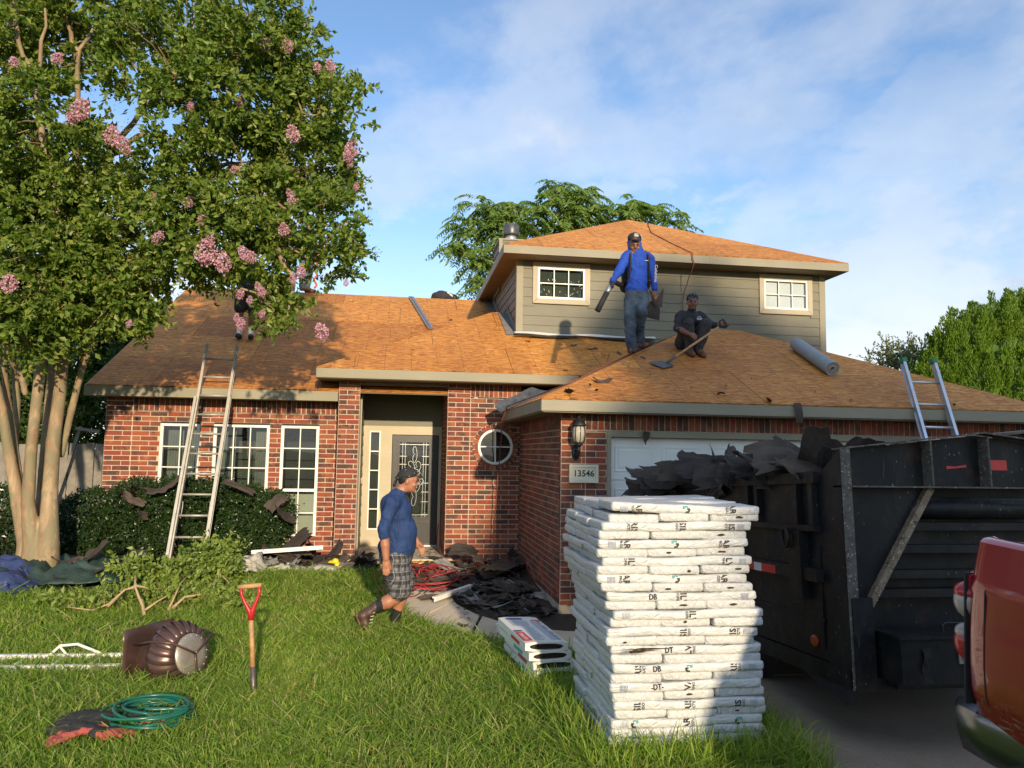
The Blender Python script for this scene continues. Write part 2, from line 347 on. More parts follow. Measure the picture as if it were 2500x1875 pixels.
simple('lamp_clear', (0.40, 0.33, 0.28), 0.1, 0, 0.2, 9, 0)
simple('lamp_amber', (0.35, 0.06, 0.015), 0.3, 0, 0.1, 9, 0)
simple('reflect_red', (0.62, 0.035, 0.03), 0.4, 0, 0.1, 9, 0)
simple('reflect_white', (0.66, 0.64, 0.60), 0.4, 0, 0.1, 9, 0)
simple('car_glass', (0.015, 0.018, 0.02), 0.05, 0, 0.1, 3, 0)
def m_grime(name, a, b, fleck):
    s = NT(name); v = s.coord('World'); c = s.ramp(s.noise(v, 9, 6, 0.75), [(0.3, a), (0.7, b)])
    c = s.mix(s.ramp(s.voro(v, 42), [(0.16, 0.9), (0.26, 0.0)]), c, fleck)
    c = s.mix(s.ramp(s.noise(v, 26, 4, 0.7), [(0.55, 0.0), (0.68, 0.8)]), c, tuple(x*0.3 for x in a)); s.bump(s.noise(v, 60, 4), 0.6, 0.004); return s.done(c, 0.8)
m_grime('grimy_steel', (0.060, 0.052, 0.042), (0.16, 0.14, 0.115), (0.42, 0.39, 0.33)); m_grime('rusted_brace', (0.12, 0.07, 0.04), (0.34, 0.27, 0.18), (0.52, 0.45, 0.34))
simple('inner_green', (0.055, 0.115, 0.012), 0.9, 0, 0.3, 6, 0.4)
simple('skin', (0.36, 0.155, 0.085), 0.5, 0, 0.10, 10, 0.1)
simple('skin_dark', (0.20, 0.085, 0.050), 0.5, 0, 0.10, 10, 0.1)
simple('hair', (0.012, 0.010, 0.009), 0.6, 0, 0.2, 30, 0.4)
simple('eye_white', (0.55, 0.50, 0.46), 0.3, 0, 0.05, 5, 0)
simple('boot_brown', (0.070, 0.036, 0.026), 0.45, 0, 0.3, 14, 0.3)
simple('boot_tan', (0.13, 0.058, 0.028), 0.6, 0, 0.3, 14, 0.3)
simple('sole', (0.20, 0.115, 0.06), 0.7, 0, 0.2, 10, 0.2)
simple('shoe_black', (0.014, 0.015, 0.020), 0.55, 0, 0.3, 12, 0.3)
simple('white_fabric', (0.62, 0.60, 0.57), 0.85, 0, 0.08, 12, 0.3)
m_cloth('shirt_navy', (0.012, 0.037, 0.125)); m_cloth('shirt_royal', (0.012, 0.065, 0.42)); m_cloth('shirt_charcoal', (0.026, 0.026, 0.030)); m_cloth('jeans', (0.035, 0.055, 0.085), 12, 0.5, 0.85, 0.4, (0.12, 0.17, 0.22))
m_cloth('trousers_grey', (0.050, 0.047, 0.047), 12, 0.6, 0.9, 0.3); m_cloth('shorts_black', (0.020, 0.019, 0.020)); m_cloth('sock_black', (0.012, 0.012, 0.013), 30, 0.3); m_cloth('glove_red', (0.36, 0.075, 0.055)); m_cloth('bag_black', (0.022, 0.020, 0.020))
m_dotted('bandana', (0.018, 0.018, 0.018), (0.20, 0.19, 0.18), 17, 0.10); m_dotted('camo', (0.018, 0.026, 0.024), (0.22, 0.25, 0.24), 34, 0.22)
m_leaf('myrtle_leaf', (0.065, 0.120, 0.018), (0.140, 0.225, 0.032), (0.285, 0.335, 0.062), 0.38)
m_leaf('hedge_leaf', (0.016, 0.034, 0.010), (0.026, 0.055, 0.014), (0.045, 0.085, 0.02), 0.12, 0.28, 0.6)
m_leaf('pecan_leaf', (0.11, 0.19, 0.035), (0.17, 0.27, 0.055), (0.25, 0.35, 0.085), 0.42)
m_leaf('cedar_leaf', (0.075, 0.155, 0.012), (0.125, 0.225, 0.018), (0.21, 0.31, 0.03), 0.3)
m_leaf('olive_leaf', (0.10, 0.125, 0.055), (0.16, 0.185, 0.09), (0.24, 0.25, 0.13), 0.3)
m_leaf('back_leaf', (0.028, 0.062, 0.010), (0.050, 0.100, 0.015), (0.085, 0.145, 0.025), 0.3)
m_leaf('grass', (0.115, 0.21, 0.020), (0.215, 0.335, 0.040), (0.33, 0.425, 0.085), 0.42, 0.5, 0.3)
m_leaf('dry_grass', (0.26, 0.26, 0.07), (0.34, 0.33, 0.11), (0.42, 0.38, 0.17), 0.3, 0.6, 0.2)
m_leaf('cut_leaf', (0.12, 0.19, 0.03), (0.20, 0.28, 0.05), (0.29, 0.35, 0.09), 0.35)
m_leaf('petal', (0.50, 0.23, 0.36), (0.64, 0.36, 0.48), (0.78, 0.55, 0.60), 0.3, 0.7, 0.1)
m_leaf('seed_buds', (0.16, 0.17, 0.030), (0.22, 0.20, 0.045), (0.26, 0.20, 0.06), 0.2)

# ------------------------------------------------------------------ mesh helpers
def WO(o):
    """world origin of an unrotated object chain"""
    p = Vector(o.location)
    while o.parent is not None:
        o = o.parent; p = p + o.location
    return p
def tag(o, label=None, cat=None, group=None, kind=None):
    if label: o['label'] = label
    if cat: o['category'] = cat
    if group: o['group'] = group
    if kind: o['kind'] = kind
    return o
def thing(name, label, cat, loc=(0, 0, 0), rot=(0, 0, 0), group=None):
    o = bpy.data.objects.new(name, None); col.objects.link(o); o.location = loc; o.rotation_euler = rot
    o.empty_display_size = 0.1
    return tag(o, label, cat, group)
def link(name, me, parent=None, local=False, loc=None):
    o = bpy.data.objects.new(name, me); col.objects.link(o)
    if loc is not None: o.location = loc
    if parent is not None:
        o.parent = parent
        if not local: o.location = Vector(o.location) - WO(parent)
    return o
def fast_mesh(name, V, Fc, mats, mi=None, smooth=False):
    """V (n,3), Fc (m,k) int arrays"""
    V = np.ascontiguousarray(V, np.float32); Fc = np.ascontiguousarray(Fc, np.int32); m, k = Fc.shape
    me = bpy.data.meshes.new(name)
    me.vertices.add(len(V)); me.vertices.foreach_set('co', V.ravel())
    me.loops.add(m*k); me.loops.foreach_set('vertex_index', Fc.ravel())
    me.polygons.add(m); me.polygons.foreach_set('loop_start', np.arange(0, m*k, k, dtype=np.int32))
    try: me.polygons.foreach_set('loop_total', np.full(m, k, np.int32))
    except Exception: pass
    for a in mats: me.materials.append(MATS[a] if isinstance(a, str) else a)
    if mi is not None: me.polygons.foreach_set('material_index', np.ascontiguousarray(mi, np.int32))
    me.polygons.foreach_set('use_smooth', np.full(m, smooth, bool))
    me.update(calc_edges=True); me.validate(); return me
class MB:
    def __init__(s): s.v = []; s.f = []; s.m = []
    def add(s, vs, fs, mi=0):
        b = len(s.v); s.v += [tuple(p) for p in vs]; s.f += [tuple(b+i for i in f) for f in fs]; s.m += [mi]*len(fs); return s
    def hexa(s, p, mi=0):
        return s.add(p, [(3, 2, 1, 0), (4, 5, 6, 7), (0, 1, 5, 4), (1, 2, 6, 5), (2, 3, 7, 6), (3, 0, 4, 7)], mi)
    def bx(s, x0, x1, y0, y1, z0, z1, mi=0):
        return s.hexa([(x0, y0, z0), (x1, y0, z0), (x1, y1, z0), (x0, y1, z0), (x0, y0, z1), (x1, y0, z1), (x1, y1, z1), (x0, y1, z1)], mi)
    def box(s, c, d, mat=None, mi=0):
        x, y, z = d[0]/2, d[1]/2, d[2]/2; c = Vector(c)
        p = [Vector(q) for q in ((-x, -y, -z), (x, -y, -z), (x, y, -z), (-x, y, -z), (-x, -y, z), (x, -y, z), (x, y, z), (-x, y, z))]
        if mat is not None: p = [mat @ q for q in p]
        return s.hexa([c+q for q in p], mi)
    def bar(s, a, b, wd, th, up=(0, 0, 1), mi=0):
        """rectangular bar from a to b; wd across, th along 'up'"""
        a, b, up = Vector(a), Vector(b), Vector(up); d = (b-a).normalized(); x = d.cross(up).normalized(); u = x.cross(d)
        x *= wd/2; u *= th/2
        return s.hexa([a-x-u, a+x-u, a+x+u, a-x+u, b-x-u, b+x-u, b+x+u, b-x+u], mi)
    def prism(s, poly, ex, mi=0):
        n = len(poly); a = [Vector(p) for p in poly]; e = Vector(ex); b = [p+e for p in a]
        fs = [tuple(range(n-1, -1, -1)), tuple(range(n, 2*n))] + [(i, (i+1) % n, n+(i+1) % n, n+i) for i in range(n)]
        return s.add(a+b, fs, mi)
    def tube(s, path, r, n=8, mi=0, cap=True, closed=False):
        P = [Vector(p) for p in path]; k = len(P); R = r if isinstance(r, (list, tuple)) else [r]*k
        prev = None; rings = []
        for i in range(k):
            if closed: t = P[(i+1) % k]-P[i-1]
            else: t = P[min(i+1, k-1)]-P[max(i-1, 0)]
            t = t.normalized() if t.length > 1e-9 else Vector((0, 0, 1))
            if prev is None:
                a = Vector((0, 0, 1)) if abs(t.z) < 0.9 else Vector((1, 0, 0)); x = t.cross(a).normalized()
            else:
                x = (prev - t*prev.dot(t)); x = x.normalized() if x.length > 1e-6 else t.orthogonal().normalized()
            prev = x; y = t.cross(x)
            rings.append([P[i]+(x*math.cos(2*PI*j/n)+y*math.sin(2*PI*j/n))*R[i] for j in range(n)])
        vs = [q for g in rings for q in g]; fs = []
        for i in range(k if closed else k-1):
            for j in range(n):
                a, b = i*n+j, i*n+(j+1) % n; c, d = ((i+1) % k)*n+(j+1) % n, ((i+1) % k)*n+j; fs.append((a, b, c, d))
        if cap and not closed: fs += [tuple(range(n-1, -1, -1)), tuple((k-1)*n+j for j in range(n))]
        return s.add(vs, fs, mi)
    def lathe(s, prof, n=24, mat=None, mi=0, cap=True):
        vs = []; fs = []; k = len(prof)
        for r, z in prof:
            for j in range(n):
                q = Vector((r*math.cos(2*PI*j/n), r*math.sin(2*PI*j/n), z)); vs.append(mat @ q if mat is not None else q)
        for i in range(k-1):
            for j in range(n): fs.append((i*n+j, i*n+(j+1) % n, (i+1)*n+(j+1) % n, (i+1)*n+j))
        if cap: fs += [tuple(range(n-1, -1, -1)), tuple((k-1)*n+j for j in range(n))]
        return s.add(vs, fs, mi)
    def grid(s, fn, nu, nv, mi=0, thick=0.0):
        P = [[Vector(fn(i/nu, j/nv)) for j in range(nv+1)] for i in range(nu+1)]
        vs = [p for r in P for p in r]; W = nv+1
        fs = [(i*W+j, (i+1)*W+j, (i+1)*W+j+1, i*W+j+1) for i in range(nu) for j in range(nv)]
        if thick:
            nb = len(vs); nn = []
            for i in range(nu+1):
                for j in range(nv+1):
                    a = P[min(i+1, nu)][j]-P[max(i-1, 0)][j]; b = P[i][min(j+1, nv)]-P[i][max(j-1, 0)]
                    c = a.cross(b); nn.append(c.normalized() if c.length > 1e-9 else Vector((0, 0, 1)))
            vs = vs + [p-q*thick for p, q in zip(vs, nn)]
            fs = fs + [tuple(nb+x for x in reversed(f)) for f in fs]
            ring = [i*W for i in range(nu+1)] + [nu*W+j for j in range(1, nv+1)] + [i*W+nv for i in range(nu-1, -1, -1)] + [j for j in range(nv-1, 0, -1)]
            for a, b in zip(ring, ring[1:]+ring[:1]): fs.append((a, nb+a, nb+b, b))
        return s.add(vs, fs, mi)
    def mesh(s, name, mats, smooth=False):
        me = bpy.data.meshes.new(name); me.from_pydata(s.v, [], s.f)
        for a in mats: me.materials.append(MATS[a] if isinstance(a, str) else a)
        me.polygons.foreach_set('material_index', s.m)
        if smooth: me.polygons.foreach_set('use_smooth', [True]*len(s.f))
        me.update(); return me
    def build(s, name, mats, parent=None, smooth=False, local=False, loc=None):
        if isinstance(mats, str): mats = [mats]
        return link(name, s.mesh(name, mats, smooth), parent, local, loc)
def smooth_by_angle(o, ang=40):
    bm = bmesh.new(); bm.from_mesh(o.data); bm.normal_update()
    for f in bm.faces: f.smooth = True
    for e in bm.edges:
        if len(e.link_faces) == 2: e.smooth = e.calc_face_angle(0) < math.radians(ang)
    bm.to_mesh(o.data); bm.free(); return o
def copy_tree(o, parent=None):
    c = o.copy(); col.objects.link(c); c.parent = parent
    for ch in [x for x in bpy.data.objects if x.parent is o]: copy_tree(ch, c)
    return c
def gz(y):
    t = min(1, max(0, (y-8)/3.3)); return 0.16*t*t*(3-2*t)
def text_mesh(name, body, size, mat, parent, M4, depth=0.001, align='CENTER', sx=1.0, clip=None):
    """flat lettering as a mesh; M4 places the text plane (x right, y up)"""
    cu = bpy.data.curves.new(name, 'FONT'); cu.body = body; cu.size = size; cu.align_x = align; cu.align_y = 'CENTER'; cu.extrude = depth
    cu.resolution_u = 2
    t = bpy.data.objects.new(name, cu); col.objects.link(t)
    dg = bpy.context.evaluated_depsgraph_get(); dg.update()
    me = bpy.data.meshes.new_from_object(t.evaluated_get(dg))
    bpy.data.objects.remove(t, do_unlink=True)
    if clip:
        bm = bmesh.new(); bm.from_mesh(me)
        for (co, no) in clip:
            bmesh.ops.bisect_plane(bm, geom=bm.verts[:]+bm.edges[:]+bm.faces[:], plane_co=co, plane_no=no, clear_outer=True)
        bm.to_mesh(me); bm.free()
    S = Matrix.Diagonal((sx, 1, 1, 1)); me.transform(M4 @ S)
    me.materials.clear(); me.materials.append(MATS[mat]); me.name = name
    return link(name, me, parent)
def clip_poly(poly, co, no):
    """keep the side where (p-co).no <= 0"""
    out = []; n = len(poly)
    for i in range(n):
        a, b = poly[i], poly[(i+1) % n]; da, db = (a-co).dot(no), (b-co).dot(no)
        if da <= 0: out.append(a)
        if (da < 0 < db) or (db < 0 < da): out.append(a + (b-a)*(da/(da-db)))
    return out

def at(px, py, Y):
    """world point on the vertical plane y=Y that the photograph shows at (px,py)"""
    d = _F + _R*((px-1250)/1850.0) - _U*((py-937.5)/1850.0); return CAMLOC + d*((Y-CAMLOC.y)/d.y)
# ------------------------------------------------------------------ ground
def setting(o): o['kind'] = 'structure'; return o
ys = [-400, -40, -8, 0, 4, 8] + [8+3.3*i/12 for i in range(1, 13)] + [13, 20, 60, 400]
b = MB(); xs = [-400, -60, -12, -4, 0, 4, 12, 60, 400]
vs_ = [(x, y, gz(y)) for y in ys for x in xs]; W = len(xs)
b.add(vs_, [(j*W+i, j*W+i+1, (j+1)*W+i+1, (j+1)*W+i) for j in range(len(ys)-1) for i in range(W-1)])
setting(b.build('ground', 'lawn_soil'))
def slab(name, pts, top, mat, th=0.10):
    m = MB(); m.prism([(x, y, top(x, y)-th) for x, y in pts], (0, 0, th))
    return setting(m.build(name, mat))
# driveway cast in panels with open joints
b = MB(); b.hexa([(2.44, -14, -0.2), (8.3, -14, -0.2), (8.3, 8.97, -0.2), (2.44, 8.97, -0.2), (2.44, -14, -0.01), (8.3, -14, -0.01), (8.3, 8.97, 0.0), (2.44, 8.97, 0.0)])
drive = setting(b.build('driveway', 'bed_soil'))
yj = [-14, -10, -6.5, -3, 0.4, 3.6, 6.3, 8.96]
for i in range(len(yj)-1):
    for (xa, xb) in ((2.44, 5.36), (5.38, 8.3)):
        ya, yb = yj[i]+0.008, yj[i+1]-0.008; f = lambda y: 0.030 + 0.035*max(0, (y-4)/5)
        m = MB(); m.hexa([(xa, ya, f(ya)-0.06), (xb, ya, f(ya)-0.06), (xb, yb, f(yb)-0.06), (xa, yb, f(yb)-0.06), (xa, ya, f(ya)), (xb, ya, f(ya)), (xb, yb, f(yb)), (xa, yb, f(yb))])
        m.build('slab', 'concrete', drive)
pathL = [(2.43, 6.85), (1.75, 7.12), (1.11, 7.52), (0.83, 7.80), (0.52, 8.18), (0.18, 8.82), (-0.10, 9.8), (-0.22, 11.0), (-0.25, 11.72)]
pathR = [(1.0, 11.72), (0.85, 10.6), (0.70, 9.85), (0.74, 9.35), (0.93, 8.9), (1.25, 8.45), (1.75, 8.12), (2.43, 7.98)]
walk = None
bb = MB()
# walkway as cast slabs between cross joints
Lp = pathL[::-1]; Rp = pathR
pl = MB()
def lerp2(P, t):
    n = len(P)-1; k = min(int(t*n), n-1); u = t*n-k
    return (P[k][0]+(P[k+1][0]-P[k][0])*u, P[k][1]+(P[k+1][1]-P[k][1])*u)
walk = MB()
walk.prism([(x, y, gz(y)-0.12) for x, y in ((2.42, 6.95), (1.1, 7.62), (0.1, 9.1), (-0.15, 11.6), (0.9, 11.6), (0.8, 9.4), (1.3, 8.4), (2.42, 7.9))], (0, 0, 0.11))
walk = setting(walk.build('walkway', 'bed_soil'))
NS = 5
for k in range(NS):
    st = MB(); sub = 6
    A = [lerp2(Lp, k/NS+0.006+(1/NS-0.012)*i/sub) for i in range(sub+1)]; B = [lerp2(Rp, k/NS+0.006+(1/NS-0.012)*i/sub) for i in range(sub+1)]
    for i in range(sub):
        q = [A[i], B[i], B[i+1], A[i+1]]
        lo = [(x, y, gz(y)-0.05) for x, y in q]; hi = [(x, y, gz(y)+0.030) for x, y in q]
        st.hexa(lo[::-1]+hi[::-1])
    st.build('slab', 'path_concrete', walk)
fb = MB()
for (x0, x1, y0, y1) in ((0.70, 1.93, 8.5, 12.0), (0.95, 2.43, 7.9, 8.92), (-4.5, -0.25, 11.0, 12.45), (-9, -4.5, 10.6, 14.5)):
    n = 10
    for i in range(n):
        ya, yb = y0+(y1-y0)*i/n, y0+(y1-y0)*(i+1)/n
        fb.add([(x0, ya, gz(ya)+(0.006 if x1 != 2.43 else 0.010)), (x1, ya, gz(ya)+(0.006 if x1 != 2.43 else 0.010)), (x1, yb, gz(yb)+(0.006 if x1 != 2.43 else 0.010)), (x0, yb, gz(yb)+(0.006 if x1 != 2.43 else 0.010))], [(0, 1, 2, 3)])
setting(fb.build('flower_bed', 'bed_soil'))

# ------------------------------------------------------------------ the house
house = thing('house', 'red brick and taupe siding house with bare plywood roof and attached garage', 'house', (0, 12, 0.12))
BRICKS = []      # (wall, centre, dims, rotz)
CH, BL, MO = 0.0762, 0.254, 0.0125
def sub_iv(ivs, a, b):
    out = []
    for (p, q) in ivs:
        if b <= p or a >= q: out.append((p, q)); continue
        if a > p: out.append((p, a))
        if b < q: out.append((b, q))
    return out
def brick_wall(p0, ang, width, z0, z1, holes=(), circ=None, soldier=True, seed=0, thick=0.10, proud=0.007, start=0.0):
    """running bond; outward normal is to the right of the walking direction 'ang'"""
    d = Vector((math.cos(ang), math.sin(ang), 0)); nrm = Vector((math.sin(ang), -math.cos(ang), 0)); P0 = Vector((p0[0], p0[1], 0))
    r = random.Random(seed); mo = MB(); items = []
    sold = 0.20 if soldier else 0.0
    rows = []; z = z0; k = 0
    while z < z1-sold-0.02:
        zt = min(z+CH, z1-sold); rows.append((z, zt, k)); z = zt; k += 1
    def ivs_at(za, zb):
        iv = [(0.0, width)]; zm = (za+zb)/2
        for (a, b_, h0, h1) in holes:
            if h0 < zm < h1: iv = sub_iv(iv, a, b_)
        if circ:
            cu, cz, cr = circ; q = abs(zm-cz)
            if q < cr: h = math.sqrt(cr*cr-q*q); iv = sub_iv(iv, cu-h, cu+h)
        return iv
    def addmo(u0, u1, za, zb, t=thick):
        q = [P0+d*u0, P0+d*u1, P0+d*u1-nrm*t, P0+d*u0-nrm*t]
        mo.hexa([(p.x, p.y, za) for p in q]+[(p.x, p.y, zb) for p in q])
    for (za, zb, k) in rows:
        for (a, b_) in ivs_at(za, zb):
            addmo(a, b_, za, zb)
            u = start + (0 if k % 2 == 0 else -BL/2) - BL
            while u < b_:
                s, e = max(u, a), min(u+BL, b_)
                if e-s > 0.035:
                    items.append(((s+e)/2, (za+zb)/2, e-s-MO, zb-za-MO))
                u += BL
    if soldier:
        za, zb = z1-sold, z1
        for (a, b_) in ivs_at(za, zb):
            addmo(a, b_, za, zb); n = max(1, round((b_-a)/CH)); pw = (b_-a)/n
            for i in range(n): items.append((a+pw*(i+0.5), (za+zb)/2, pw-MO, sold-MO))
    wall = mo.build('brick_wall', 'mortar', house)
    dep = 0.04
    for (u, zc, w_, h_) in items:
        pr = proud + r.uniform(-0.0022, 0.0022)
        c = P0 + d*u + nrm*(pr-dep/2); BRICKS.append((wall, Vector((c.x, c.y, zc)), (w_, dep, h_), ang))
    return wall

WIN = [(-3.64, -3.06, 3), (-2.85, -2.01, 3), (-1.83, -1.25, 3)]
WZ0, WZ1 = 0.54, 2.285
HB = 0.10
hl = [(a+4.44, c+4.44, WZ0, WZ1) for a, c, _ in WIN]
wallA = brick_wall((-4.44, 12.4), 0, 0.39, HB, 2.67, soldier=False, seed=1)
wallB = brick_wall((-4.05, 12.4), 0, 3.12, HB, 2.67, holes=[(a-0.39, c-0.39, p, q) for a, c, p, q in hl], seed=2)
brick_wall((-0.93, 12.0), 0, 0.32, HB, 2.985, soldier=False, seed=3)                     # porch pier
brick_wall((-0.93, 12.40), -PI/2, 0.39, HB, 2.985, soldier=False, seed=4)                # its left return
brick_wall((0.76, 12.0), 0, 0.36, HB, 2.985, soldier=False, seed=5)
RW = (1.527, 2.00, 0.279)
brick_wall((1.12, 12.0), 0, 0.81, HB, 2.985, circ=(RW[0]-1.12, RW[1], 0.335), seed=6)
brick_wall((0.76, 13.38), -PI/2, 1.37, 0.28, 2.985, soldier=False, seed=7)               # porch right reveal
brick_wall((1.93, 11.99), -PI/2, 3.06, 0.14, 2.40, soldier=True, seed=8)                 # garage side
brick_wall((1.93, 8.92), 0, 0.30, 0.12, 2.40, soldier=False, seed=9)
brick_wall((2.23, 8.92), 0, 0.265, 0.12, 2.20, soldier=False, seed=10)
brick_wall((2.23, 8.92), 0, 5.97, 2.20, 2.40, soldier=True, seed=12)
brick_wall((7.42, 8.92), 0, 0.78, 0.12, 2.20, soldier=False, seed=13)
# ring of bricks round the porthole window
for k in range(26):
    a = 2*PI*k/26; rr = 0.322
    BRICKS.append((wallB, Vector((RW[0]+rr*math.cos(a), 11.985, RW[1]+rr*math.sin(a))), (0.078, 0.05, 0.068), ('ring', a)))
m = MB(); prof = [(0.285, 0), (0.366, 0)]
mm = MB()
for k in range(40):
    a0, a1 = 2*PI*k/40, 2*PI*(k+1)/40
    q = []
    for y in (11.978, 12.02):
        q += [(RW[0]+r_*math.cos(a), y, RW[1]+r_*math.sin(a)) for r_, a in ((0.277, a0), (0.366, a0), (0.366, a1), (0.277, a1))]
    mm.hexa([q[3], q[2], q[1], q[0], q[7], q[6], q[5], q[4]])
mm.build('window_surround', 'mortar', house)
# concrete footing that shows under the garage side
m = MB(); m.bx(1.915, 2.02, 8.905, 12.0, -0.05, 0.14); m.bx(2.02, 2.5, 8.905, 8.99, -0.05, 0.12); m.build('footing', 'foundation', house)
# plain hidden walls so the building is closed
m = MB()
m.bx(-4.44, -4.34, 12.5, 21.9, 0.1, 2.75); m.bx(-4.34, 8.2, 21.8, 21.9, 0.1, 2.75); m.bx(8.1, 8.2, 9.02, 21.8, 0.1, 2.6)
m.prism([(-4.44, 12.5, 2.75), (-4.44, 21.9, 2.75), (-4.44, 17.1, 5.25)], (0.1, 0, 0))
m.build('rear_wall', 'siding_taupe', house)

# --- windows
def pane_window(x0, x1, z0, z1, y, cols, rows_top, rows_bot, mid=None, frame=0.042, mat='white_vinyl', back='room_dark'):
    w_ = MB(); fr = frame
    w_.bx(x0, x1, y-0.02, y+0.05, z1-fr, z1); w_.bx(x0, x1, y-0.03, y+0.05, z0, z0+fr); w_.bx(x0, x0+fr, y-0.02, y+0.05, z0+fr, z1-fr); w_.bx(x1-fr, x1, y-0.02, y+0.05, z0+fr, z1-fr)
    parts = [(z0+fr, z1-fr, rows_top)]
    if mid:
        w_.bx(x0+fr, x1-fr, y-0.016, y+0.05, mid-0.022, mid+0.022); parts = [(mid+0.022, z1-fr, rows_top), (z0+fr, mid-0.022, rows_bot)]
    win = w_.build('window', mat, house)
    mu = MB(); mw = 0.008
    for (a, c, rws) in parts:
        cx = [x0+fr+(x1-x0-2*fr)*i/cols for i in range(cols+1)]; rz = [a+(c-a)*i/rws for i in range(rws+1)]
        for i in range(cols):
            for j in range(rws):
                p = MB(); p.bx(cx[i], cx[i+1], y+0.018, y+0.022, rz[j], rz[j+1]); p.build('pane', 'window_glass', win)
        for i in range(1, cols): mu.bx(cx[i]-mw, cx[i]+mw, y-0.002, y+0.017, a, c)
        for j in range(1, rws): mu.bx(x0+fr, x1-fr, y-0.0035, y+0.0155, rz[j]-mw, rz[j]+mw)
    mu.build('muntin', mat, win)
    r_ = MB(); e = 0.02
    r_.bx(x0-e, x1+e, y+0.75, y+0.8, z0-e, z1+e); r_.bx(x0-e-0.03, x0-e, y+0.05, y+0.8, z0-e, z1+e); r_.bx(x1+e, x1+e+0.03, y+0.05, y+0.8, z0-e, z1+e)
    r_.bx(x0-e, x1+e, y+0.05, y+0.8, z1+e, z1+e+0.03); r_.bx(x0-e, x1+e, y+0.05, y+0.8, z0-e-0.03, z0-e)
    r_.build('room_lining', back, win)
    return win
def curtain(win, x0, x1, z0, z1, y, mat='curtain', n=16, amp=0.018):
    c = MB(); c.grid(lambda u, v: (x0+(x1-x0)*u, y+amp*math.sin(u*n*2.2), z0+(z1-z0)*v), n*4, 1); o = c.build('curtain', mat, win, True); return o
for i, (a, c, cols) in enumerate(WIN):
    cols = (2, 3, 2)[i]
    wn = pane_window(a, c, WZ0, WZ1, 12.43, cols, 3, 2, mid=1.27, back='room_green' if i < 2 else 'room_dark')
    lip = MB(); lip.bx(a-0.005, c+0.005, 12.392, 12.44, WZ1, WZ1+0.012); lip.build('lintel', 'door_black', wn)
    if i < 2: curtain(wn, a+0.06, a+0.30, WZ0+0.05, WZ1-0.1, 12.62); curtain(wn, c-0.24, c-0.05, WZ0+0.05, WZ1-0.1, 12.62)
    else:
        k = MB(); k.bx(a+0.03, c-0.05, 12.60, 12.66, 0.55, 1.25); cab = k.build('cabinet', 'cabinet_pale', wn)
        k = MB()
        for xx in (-1.64, -1.46): k.tube([(xx, 12.59, 1.05), (xx, 12.575, 1.05)], 0.012, 8)
        k.build('knob', 'black_iron', wn)
# porthole
rw = MB(); n = 40
for k in range(n):
    a0, a1 = 2*PI*k/n, 2*PI*(k+1)/n; q = []
    for y in (11.965, 12.03): q += [(RW[0]+r_*math.cos(a), y, RW[1]+r_*math.sin(a)) for r_, a in ((0.243, a0), (0.277, a0), (0.277, a1), (0.243, a1))]
    rw.hexa([q[3], q[2], q[1], q[0], q[7], q[6], q[5], q[4]])
rwin = rw.build('window', 'white_vinyl', house)
for s0 in range(4):
    p = MB(); pts = [(RW[0], 12.005, RW[1])] + [(RW[0]+0.246*math.cos(PI/2*(s0+k/8)), 12.005, RW[1]+0.246*math.sin(PI/2*(s0+k/8))) for k in range(9)]
    p.prism(pts, (0, 0.004, 0)); p.build('pane', 'window_glass', rwin)
p = MB(); p.bx(RW[0]-0.009, RW[0]+0.009, 11.985, 12.004, RW[1]-0.243, RW[1]+0.243); p.bx(RW[0]-0.243, RW[0]+0.243, 11.9835, 12.0025, RW[1]-0.009, RW[1]+0.009); p.build('muntin', 'white_vinyl', rwin)
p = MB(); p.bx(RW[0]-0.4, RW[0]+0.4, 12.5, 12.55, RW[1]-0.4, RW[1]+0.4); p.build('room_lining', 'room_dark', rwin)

# --- lap siding
def planks(P, Q, z0, z1, nrm, holes=(), exp=0.172, mat='siding_taupe', jit=0):
    """laps between plan points P and Q; holes as (u0,u1,z0,z1)"""
    P, Q, nrm = Vector(P), Vector(Q), Vector(nrm); ln = (Q-P).length; d = (Q-P)/ln; wallo = MB()
    zc = sorted(set([z0, z1] + [h for q in holes for h in q[2:] if z0 < h < z1]))
    for za, zb in zip(zc, zc[1:]):
        iv = [(0.0, ln)]
        for (u0, u1, h0, h1) in holes:
            if h0 <= (za+zb)/2 <= h1: iv = sub_iv(iv, u0, u1)
        for (u0, u1) in iv:
            a = [P+d*u0, P+d*u1, P+d*u1-nrm*0.1, P+d*u0-nrm*0.1]; wallo.hexa([(p.x, p.y, za) for p in a]+[(p.x, p.y, zb) for p in a])
    wall = wallo.build('siding_wall', mat, house); z = z0; r = random.Random(jit)
    while z < z1-0.01:
        zt = min(z+exp, z1); iv = [(0.0, ln)]
        zm = (z+zt)/2
        for (u0, u1, h0, h1) in holes:
            if zt > h0+0.02 and z < h1-0.02: iv = sub_iv(iv, u0+0.03, u1-0.03)
        for (u0, u1) in iv:
            segs = [(u0, u1)]
            if u1-u0 > 3.8:
                c = u0+(u1-u0)*r.uniform(0.35, 0.65); segs = [(u0, c-0.0015), (c+0.0015, u1)]
            for (s, e) in segs:
                m = MB(); A, B = P+d*s, P+d*e; t0, t1 = 0.019, 0.006
                m.hexa([Vector((A.x, A.y, z+0.001))+nrm*t0, Vector((B.x, B.y, z+0.001))+nrm*t0, Vector((B.x, B.y, z+0.001)), Vector((A.x, A.y, z+0.001)),
                        Vector((A.x, A.y, zt))+nrm*t1, Vector((B.x, B.y, zt))+nrm*t1, Vector((B.x, B.y, zt)), Vector((A.x, A.y, zt))])
                m.build('siding_plank', mat, wall)
        z = zt
    return wall
UX0, UX1, UY = 2.055, 8.02, 13.35
uw = [(2.329, 3.393, 4.613, 5.375), (6.693, 7.768, 4.613, 5.372)]
